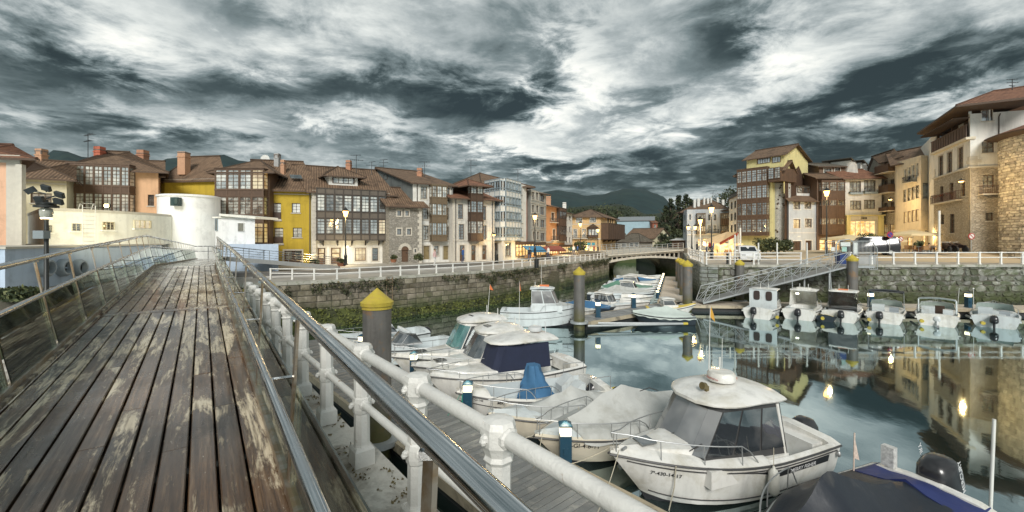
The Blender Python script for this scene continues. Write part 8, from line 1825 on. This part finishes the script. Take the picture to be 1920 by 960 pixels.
# floodlight mast on the left
fm_ = W(87,560,19.3); r = thing('floodlight_mast', (fm_.x,fm_.y,QL), 'dark mast carrying a cluster of floodlights and a lit globe, before the cream house', 'mast'); zt = W(87,362,19.3).z
MB().lathe([(.16,0),(.16,.3),(.09,.4),(.075,zt-QL-.3)], (fm_.x,fm_.y,QL), 12).build('pole', black_iron, r, 40)
MB().lathe([(.30,-.06),(.34,0),(.34,.06),(.1,.1)], (fm_.x,fm_.y,W(87,383,19.3).z), 14).lathe([(.42,-.05),(.42,.05)], (fm_.x,fm_.y,W(87,387,19.3).z), 14).build('crown_ring', black_iron, r, 40)
for k, (dx, dz, ry) in enumerate(((-.55,.35,-.4),(.15,.45,.3),(.75,.15,.3),(.7,-.15,.25),(-.15,-.05,0))):
    c = Vector((fm_.x+dx, fm_.y-.15, W(87,372,19.3).z+dz)); M = Matrix.Translation(c) @ Matrix.Rotation(ry,4,'Y') @ Matrix.Rotation(.5,4,'X'); b = MB(); q_ = MB().cbox((0,0,0),(.38,.13,.25)); b.add(q_, M); b.tube([c, Vector((fm_.x,fm_.y,c.z-.15))], .03, 6); b.build('floodlight', mat('floodlight_grey', (.05,.055,.055), .4, .3), r)
MB().lathe([(.05,-.34),(.18,-.28),(.23,-.10),(.23,.08),(.18,.18)], (fm_.x,fm_.y,W(82,398,19.3).z), 14).build('globe_lamp', mat('globe_glass', (.45,.45,.38), .1, .2), r, 40); MB().lathe([(.18,-.30),(.20,-.26)], (fm_.x,fm_.y,W(82,398,19.3).z), 14).build('globe_ring', lampw, r)
MB().cbox((fm_.x-.05,fm_.y-.15,W(80,440,19.3).z),(.48,.3,.36)).build('control_box', mat('box_grey', (.22,.25,.26), .5), r)
_sl = bpy.data.lights.new('floodlight_beam', 'SPOT'); _sl.energy = 6200; _sl.color = (1,.90,.62); _sl.spot_size = R(44); _sl.spot_blend = .8; _sl.shadow_soft_size = .4
_so = bpy.data.objects.new('floodlight_beam', _sl); col.objects.link(_so); _so.location = Vector((fm_.x+.4, fm_.y+.6, W(87,372,19.3).z+.2)); _so.rotation_euler = (W(225,408,34)-_so.location).to_track_quat('-Z','Y').to_euler()
# ================================================================= VEHICLES
def car(x, y, rz, lab, paint, van=False, z=None, s=1.0, name='parked_car', lights=False):
    z = QR+.006 if z is None else z; r = thing(name, (x,y,z), lab, 'van' if van else 'car', None, rz); gl_ = mat('car_glass', (.02,.025,.03), .06, 0, .1, 1); L, w = (4.6,.88) if van else (4.1,.84)
    if van: prof = [(-2.25,.35),(-2.28,.9),(-2.2,1.75),(-1.9,1.95),(.6,1.97),(1.0,1.85),(1.55,1.15),(2.2,.95),(2.32,.7),(2.3,.35)]
    else: prof = [(-2.0,.32),(-2.05,.75),(-1.95,1.02),(-1.7,1.40),(-1.2,1.50),(.0,1.50),(.45,1.42),(1.1,.98),(1.85,.84),(2.03,.62),(2.0,.32)]
    rs = []
    for yy, k, dz in ((-1,.94,.0),(-.97,1,0),(-.72,1.0,.02),(0,1.01,.04),(.72,1.0,.02),(.97,1,0),(1,.94,.0)):
        rs.append([Vector((px_*(.985 if abs(yy) > .9 else 1), yy*w*(1 if pz < 1.05 else .86), (pz if pz < .5 else pz+dz)*(1 if abs(yy) < 1 else .985))) for px_, pz in prof])
    MB().rings(rs).build('body', paint, r, 35, False)
    top = 1.90 if van else 1.42
    for sg in (-1,1):
        if van: q = [(.25,1.15),(1.45,1.15),(.98,1.78),(.25,1.80)]
        else: q = [(-1.5,1.0),(1.0,1.0),(.45,1.36),(-1.3,1.38)]
        MB().face([(a,sg*(w*.93+.02),b) if b < 1.1 else (a,sg*(w*.87+.012),b) for a, b in q]).build('side_window', gl_, r, 0, False)
        for cx_ in ((-1.45,1.5) if van else (-1.25,1.3)):
            ww = MB(); ww.rings([[Vector((cx_+.32*math.cos(t), sg*(w-.18+o_), .32+.32*math.sin(t))) for t in [k*math.pi/8 for k in range(16)]] for o_ in (0,.2)]); wh = ww.build('wheel', mat('tyre', (.02,.02,.02), .8), r, 40, False)
            MB().rings([[Vector((cx_+.19*math.cos(t), sg*(w+.025), .32+.19*math.sin(t))) for t in [k*math.pi/8 for k in range(16)]], [Vector((cx_+.17*math.cos(t), sg*(w+.03), .32+.17*math.sin(t))) for t in [k*math.pi/8 for k in range(16)]]]).build('rim', galv, wh, 0, False)
        MB().cbox((prof[-2][0]-.03, sg*w*.68, prof[-2][1]+.04),(.10,.32,.15)).build('headlight', glow('headlight', (1,.85,.5), 4) if lights else mat('headlight_glass', (.5,.5,.5), .1, .3), r, 0, False); MB().cbox((prof[1][0]+.02, sg*w*.8, .85),(.06,.18,.3)).build('tail_light', mat('tail_red', (.25,.02,.02), .3), r, 0, False)
        MB().cbox((.75 if not van else 1.2, sg*(w+.1), 1.05 if not van else 1.25),(.1,.18,.14)).build('mirror', paint, r, 0, False)
    a, b = (1.52,1.18) if van else (1.08,1.02); c, d = (1.02,1.83) if van else (.50,1.40); MB().face([(a+.03,-w*.8,b),(a+.03,w*.8,b),(c+.03,w*.72,d),(c+.03,-w*.72,d)]).build('windscreen', gl_, r, 0, False)
    MB().cbox((prof[-2][0]+.03,0,.48),(.04,.5,.12)).build('number_plate', fr_white, r, 0, False); return r
car(22.8,41.5,-1.9,'small white car parked behind the quay railing by the round bushes', mat('car_white', (.68,.68,.68), .25, 0, .02, 1, coat=.5)); car(24.9,39.2,-.3,'low dark trailer like car half hidden behind the railing posts', mat('car_grey', (.16,.17,.17), .3, 0, .05, 1, coat=.5)) if False else None
car(38.3,45.6,2.7,'black van with lit headlamp parked by the parasols', mat('car_black', (.012,.012,.014), .2, 0, .05, 1, coat=.7), True, W(1665,478,45.6).z, lights=True)
def motorbike(x, y, z, rz, lab):
    r = thing('motorbike', (x,y,z), lab, 'motorbike', 'motorbikes parked under the stone wall', rz)
    for cx_ in (-.65,.65): MB().rings([[Vector((cx_+.3*math.cos(t), o_, .3+.3*math.sin(t))) for t in [k*math.pi/8 for k in range(16)]] for o_ in (-.06,.06)]).build('wheel', mat('tyre'), r, 40, False)
    MB().rings([[Vector((-.8,s_*.12,.7)), Vector((-.5,s_*.16,.45)), Vector((.3,s_*.16,.35)), Vector((.45,s_*.12,.85)), Vector((.1,s_*.16,.95)), Vector((-.3,s_*.13,.78))] for s_ in (-1,1)]).build('body', mat('motorbike_dark', (.03,.02,.02), .3, 0, .5, 4), r, 30, False); MB().tube([(.65,0,.3),(.42,0,1.0),(.30,-.3,1.05)], .03, 6).tube([(.42,0,1.0),(.30,.3,1.05)], .03, 6).build('handlebar', galv, r, 0, False)
for k, (px, lab) in enumerate(((1773,'first motorbike by the thick white pole'),(1782,'middle one of the parked motorbikes'),(1797,'motorbike farthest from the thick white pole'))): p = W(px,473,43.2); motorbike(p.x, p.y, p.z, 1.2+.2*k, lab)
# ================================================================= SIGNS, PARASOLS, CAFE, PEOPLE
def round_sign(px, y, d, rad, ma, mb_, lab, yb):
    p = W(px,y,d); r = thing('traffic_sign', (p.x,p.y,W(px,yb,d).z), lab, 'sign'); disc = lambda R_, o_: [Vector((p.x+R_*math.cos(t), p.y+o_, p.z+R_*math.sin(t))) for t in [k*math.pi/12 for k in range(24)]]
    MB().tube([W(px,yb,d)+Vector((0,.05,0)), p+Vector((0,.05,0))], .03, 6).build('post', galv, r); MB().rings([disc(rad,0), disc(rad,.03)]).build('rim', ma, r); MB().rings([disc(rad*.74,-.006), disc(rad*.74,0)]).build('face', mb_, r)
    MB().bar(p+Vector((-rad*.55,-.01,rad*.55)), p+Vector((rad*.55,-.01,-rad*.55)), .02, rad*.22).build('diagonal_bar', ma, r)
sr, sb = mat('sign_red', (.35,.03,.03), .4, 0, 0), mat('sign_blue', (.02,.05,.25), .4, 0, 0)
round_sign(1669,440,44,.33,sr,sb,'round blue and red no parking sign beside the black van',470); round_sign(1689,448,44.5,.27,sr,fr_white,'round red rimmed sign just right of the blue no parking sign',470); round_sign(1822,443,42.2,.32,sr,fr_white,'round red rimmed sign against the stone wall under the corner lamp',470)
def parasol(px, ytop, ybase, d, w, cm, lab, tilt=0):
    b, t_ = W(px,ybase,d), W(px,ytop,d); r = thing('parasol', b, lab, 'parasol', 'cafe parasols'); H_ = t_.z-b.z; mb = MB(); n = 8; z1 = b.z+H_*.80
    for k in range(n):
        a0_, a1_ = 2*math.pi*k/n, 2*math.pi*(k+1)/n; P0, P1 = [Vector((b.x+math.cos(a)*w/2, b.y+math.sin(a)*w/2, z1)) for a in (a0_, a1_)]; mb.face([P0, P1, t_]); mb.face([P0-Vector((0,0,.22)), P1-Vector((0,0,.22)), P1, P0])
    mb.build('canopy', cm, r); MB().tube([b, t_], .03, 8).build('pole', fr_white, r)
cream_c = mat('parasol_cream', (.62,.52,.32), .8, 0, .08, 1)
parasol(1592,440,474,50,5.5,cream_c,'wide cream parasol behind the caged gate'); parasol(1711,431,470,50,5.0,cream_c,'cream parasol in front of the beige house'); parasol(1664,444,474,49,3.4,cream_c,'cream parasol between black van and round signs')
a, b = W(1350,457,52), W(1384,438,49); r = thing('cafe_marquee', W(1366,478,51), 'red edged cafe marquee with warm lights beside the tall galleried house', 'marquee'); m_ = mat('marquee_red', (.30,.06,.03), .7, 0, .2, 2); m2 = mat('marquee_cream', (.65,.50,.30), .8)
MB().face([a, b, b+Vector((.8,4,.3)), a+Vector((-.5,4,.3))]).build('roof_cloth', m2, r); MB().bar(a, b, .08, .30).build('red_valance', m_, r)
for t in (0,.5,1): p = a.lerp(b,t); MB().tube([p, Vector((p.x,p.y,QR+.3))], .05, 6).build('post', fr_white, r)
lamp_light(W(1368,462,51.5), 150, (1,.72,.36), .3, 'marquee_light'); MB().cbox(W(1366,470,54),(3.6,.2,1.8)).build('bar_front', g_lit, r)
skin = mat('skin', (.45,.28,.20), .6); CL = {}
def person(x, y, z, rz, lab, top, leg, hair=(.03,.02,.015), h=1.7, stride=.15):
    r = thing('person', (x,y,z), lab, 'person', None, rz); k = h/1.7
    V = [((0,0,.93),.13),((0,0,1.15),.125),((0,0,1.36),.145),((0,0,1.47),.06),((0,.01,1.55),.065),((0,.02,1.64),.085),((.0,.02,1.72),.05),
         ((.09,0,.88),.085),((.10,stride,.50),.06),((.10,-stride*.2+.0,.08),.04),((.10,.13-stride*.2,.03),.035),((-.09,0,.88),.085),((-.10,-stride*.4,.50),.06),((-.10,-stride*1.2,.08),.04),((-.10,.12-stride*1.2,.03),.035),
         ((.18,0,1.38),.055),((.23,-.02,1.12),.042),((.22,.10,.88),.032),((-.18,0,1.38),.055),((-.23,-.02,1.12),.042),((-.22,.10,.88),.032)]
    E = [(0,1),(1,2),(2,3),(3,4),(4,5),(5,6),(0,7),(7,8),(8,9),(9,10),(0,11),(11,12),(12,13),(13,14),(2,15),(15,16),(16,17),(2,18),(18,19),(19,20)]
    mb = MB()
    def limb(ch):
        mb.tube([Vector(V[i][0])*k for i in ch], [V[i][1]*k for i in ch], 8, {0:0,1:1,2:2}[ch_m])
    ch_m = 0; limb([0,1,2,3]); ch_m = 2; limb([3,4,5,6]); ch_m = 1; limb([0,7,8,9,10]); limb([0,11,12,13,14]); ch_m = 0; limb([2,15,16,17]); limb([2,18,19,20])
    mb.build('body', [top, leg, skin], r, 60, False); MB().blob((0,-.01*k,1.68*k),(.095*k,.10*k,.085*k)).build('hair', mat('hair_dark', hair, .8), r, 60, False)
dark_c, blue_c, pink_c, white_c, red_c, jean = mat('cloth_dark', (.02,.02,.025), .9), mat('cloth_blue', (.03,.09,.28), .9), mat('cloth_pink', (.55,.38,.36), .9), mat('cloth_white', (.6,.6,.58), .9), mat('cloth_red', (.35,.05,.04), .9), mat('cloth_jeans', (.06,.08,.14), .9)
for px, yb, d, top, leg, lab in ((868,488,49,blue_c,jean,'person in blue jacket before the doors of the pale stone house'),(815,489,43,pink_c,white_c,'person in pale pink clothes on the promenade before the white house'),(1307,474,62,dark_c,dark_c,'person in dark clothes standing alone at the corner house'),(1343,475,60,dark_c,dark_c,'person in dark clothes near the marquee, left of a pair'),(1347,475,60.6,dark_c,jean,'person in dark top and jeans, right of a pair'),(1325,472,66,white_c,jean,'person in white shirt on the square before the corner house'),(1076,474,72,white_c,jean,'person in white shirt at the terrace by the tan corner house'),(1083,474,73,blue_c,dark_c,'person in blue at the terrace by the tan corner house'),(1114,473,74,red_c,jean,'person in red near the timber gallery house'),(1095,474,72,dark_c,jean,'person in dark top between the lit lanterns of the tan corner house'),(1104,473,75,white_c,dark_c,'person in white top below the blue posters'),(1331,472,68,red_c,dark_c,'person in red top under the tallest right quay lantern'),(1338,473,67,blue_c,jean,'person in blue top on the square near the marquee'),(1356,474,56,white_c,dark_c,'person in white top standing at the marquee front'),(1378,475,57,dark_c,jean,'person in dark top beside the marquee and the galleried block'),(993,483,51,dark_c,jean,'person in dark clothes at the blue cafe awning'),(1028,481,58,white_c,jean,'person in white at the red awning'),(1728,470,46,dark_c,jean,'person in dark top at the beige house tables'),(1742,470,45,white_c,dark_c,'person in white top at the beige house tables')):
    p = W(px,yb,d); p.z = (QL if px < 1200 else QR)+.01; person(p.x, p.y, p.z, random.uniform(0,6), lab, top, leg)
def cafe_set(x, y, z, lab, m=None):
    r = thing('cafe_table', (x,y,z), lab, 'table', 'cafe tables on the terraces'); MB().lathe([(.02,.70),(.36,.71),(.36,.74),(.02,.745)], (x,y,z), 12).lathe([(.22,0),(.2,.03),(.03,.05),(.03,.70)], (x,y,z), 8).build('table_top', m or galv, r)
def cafe_chair(x, y, z, rz, lab):
    r = thing('cafe_chair', (x,y,z), lab, 'chair', 'cafe chairs on the terraces', rz); m = mat('chair_wicker', (.30,.17,.07), .7)
    MB().box(-.22,.22,-.22,.22,.42,.46).build('seat', m, r, 0, False); MB().box(-.22,.22,.19,.22,.46,.86).build('backrest', m, r, 0, False)
    for a in (-.2,.2):
        for b in (-.2,.2): MB().box(a-.015,a+.015,b-.015,b+.015,0,.42).build('leg', galv, r, 0, False)
ORD = ['first','second','third','fourth','near','far','near','far']
k = 0
for px, d in ((1722,45.5),(1734,44.6),(1748,44.2),(1700,47.5),(1358,53),(1372,52),(984,52.5),(1002,55)):
    p = W(px,470,d); zz = (QR+.62 if px > 1650 else QR) if px > 1200 else QL; k += 1; w_ = 'beige house' if px > 1650 else 'red edged marquee' if px > 1200 else 'blue cafe awning'
    cafe_set(p.x, p.y, zz, ORD[k-1]+' small round cafe table near the '+w_)
    for q in range(3): a = q*2.1+k; cafe_chair(p.x+.6*math.cos(a), p.y+.6*math.sin(a), zz, a-math.pi/2, ['first','second','third'][q]+' brown wicker cafe chair around the '+ORD[k-1]+' table near the '+w_)
# planters and bushes
def bush(px, ytop, ybase, d, w, lab, n=700, pot=None, seed=1, leaf=.09, name='bush', cat='bush'):
    b = W(px,ybase,d); h = (ybase-ytop)/FPX*d; r = thing(name, b, lab, cat); rnd = random.Random(seed); mb = MB()
    zb = 0
    if pot: MB().lathe([(w*.26,0),(w*.38,h*.38),(w*.41,h*.42),(w*.36,h*.42)], b, 14).build('pot', pot, r, 40); zb = h*.38
    MB().tube([b+Vector((0,0,zb*.8)), b+Vector((0,0,zb+(h-zb)*.6))], .03, 5).build('stem', bark, r)
    for q in range(12):
        a = rnd.uniform(0,6.28); rr_ = w*.34*math.sqrt(rnd.random()); leaves(mb, b+Vector((math.cos(a)*rr_, math.sin(a)*rr_*.7, zb+(h-zb)*rnd.uniform(.3,.78))), (w*.2,w*.16,(h-zb)*.26), n//12, leaf, (0,0,1,2), rnd)
    mb.build('foliage', [mat('bush_dark', (.035,.05,.02), .7, 0, .3, 3), mat('bush_mid', (.07,.085,.03), .7, 0, .3, 3), mat('bush_light', (.12,.13,.05), .7, 0, .3, 3)], r)
terra = mat('terracotta', (.30,.13,.07), .8, 0, .15, 4)
bush(589,486,500,38.6,1.1,'round plant in a terracotta pot at the foot of the yellow house',500,terra,2); bush(641,485,499,39.2,1.2,'round plant in a terracotta pot beside the lantern post',500,terra,3); bush(785,474,491,44.5,1.1,'upright bush beside the small arched stone house',600,None,4); bush(738,478,492,44.5,.9,'small plant by the wall of the stone house',400,terra,9)
bush(1437,446,478,52,3.2,'round green bush left of the whitewashed stair tower foot',1500,None,5,.12); bush(1461,445,476,52,4.0,'wider green bush at the whitewashed stair tower foot',1900,None,6,.12); bush(1629,437,476,50,3.6,'spreading green bush behind the caged gate',1600,None,7,.12); bush(1087,452,474,76,3.6,'small tree before the tan corner house',1200,None,8,.16); bush(1722,452,472,46,1.4,'leafy planter near the beige house door',500,terra,10)
# litter bins
for px, yb, d, lab, h in ((1006,486,40.5,'dark litter bin behind the promenade railing',.9),(1364,499,37.2,'short dark bollard beside the slim white post',.95),(931,488,49,'dark bin at the glazed corner building',1.0)):
    p = W(px,yb,d); z0 = QR if px > 1200 else QL; r = thing('bin' if h != .95 else 'bollard', (p.x,p.y,z0), lab, 'bin' if h != .95 else 'bollard'); MB().lathe([(.20,0),(.22,.05),(.22,h-.1),(.24,h-.08),(.2,h),(.03,h+.02)] if h != .95 else [(.12,0),(.1,.1),(.09,h-.2),(.12,h-.1),(.08,h)], (p.x,p.y,z0), 12).build('body', black_iron, r, 40)
# iron ladder on the mossy wall, steps in the wall
p, d_, n_ = along(LW, 12.6); r = thing('wall_ladder', p, 'iron ladder fixed to the mossy harbour wall above the yellow capped pile', 'ladder'); mb = MB()
for s_ in (-.22,.22): mb.tube([p+d_*s_+n_*.16+Vector((0,0,.9)), p+d_*s_+n_*.16+Vector((0,0,QL))], .03, 6)
for k in range(9): mb.tube([p-d_*.22+n_*.16+Vector((0,0,1.0+.24*k)), p+d_*.22+n_*.16+Vector((0,0,1.0+.24*k))], .018, 5)
mb.build('frame', mat('rusty_iron', (.22,.16,.10), .8), r)
r = thing('stone_steps', along(LW, 31.5)[0], 'mossy stone steps built against the long harbour wall', 'steps')
for k in range(9):
    p, d_, n_ = along(LW, 30.4+k*.34); MB().obox(p+n_*.02+Vector((0,0,-.3)), d_*.345, n_*.8, (0,0,.45+k*.24)).build('step', mat('step_stone', (.09,.08,.05), .95, 0, .3, 3, bump=.7, moss=[(.9,.5,(.04,.05,.02))]), r)

bush(48,535,566,19.6,2.2,'dark shrub at the foot of the pale blue harbour building wall',900,None,12,.10)
bush(22,540,568,20.2,1.8,'smaller dark shrub beside the pale blue wall corner',700,None,13,.10)
# ropes and fenders of the stern out boats, drifting weed on the water
for k, (px, d) in enumerate(((1460,31.6),(1538,31.2),(1618,30.8),(1708,30.3),(1812,29.6))):
    p = W(px, 448, d); r = thing('mooring_finger', (p.x,p.y,.2), 'thin floating mooring finger number '+ORD[k%4]+' between stern out boats' if False else ['thin mooring finger after the boat with two door windows','thin mooring finger after the boat with the lit cabin','thin mooring finger after the smoked glass boat','thin mooring finger after the black canopy boat','thin mooring finger before the flat decked boat'][k], 'mooring finger')
    a = Vector((p.x,p.y,.28)); b = a-Vector((.55,.83,0))*3.0; MB().tube([a,b], .08, 8).build('tube', galv, r); MB().tube([b-Vector((0,0,0)), b-Vector((.12,.18,0))], .11, 8).build('tip', yellow_paint, r)
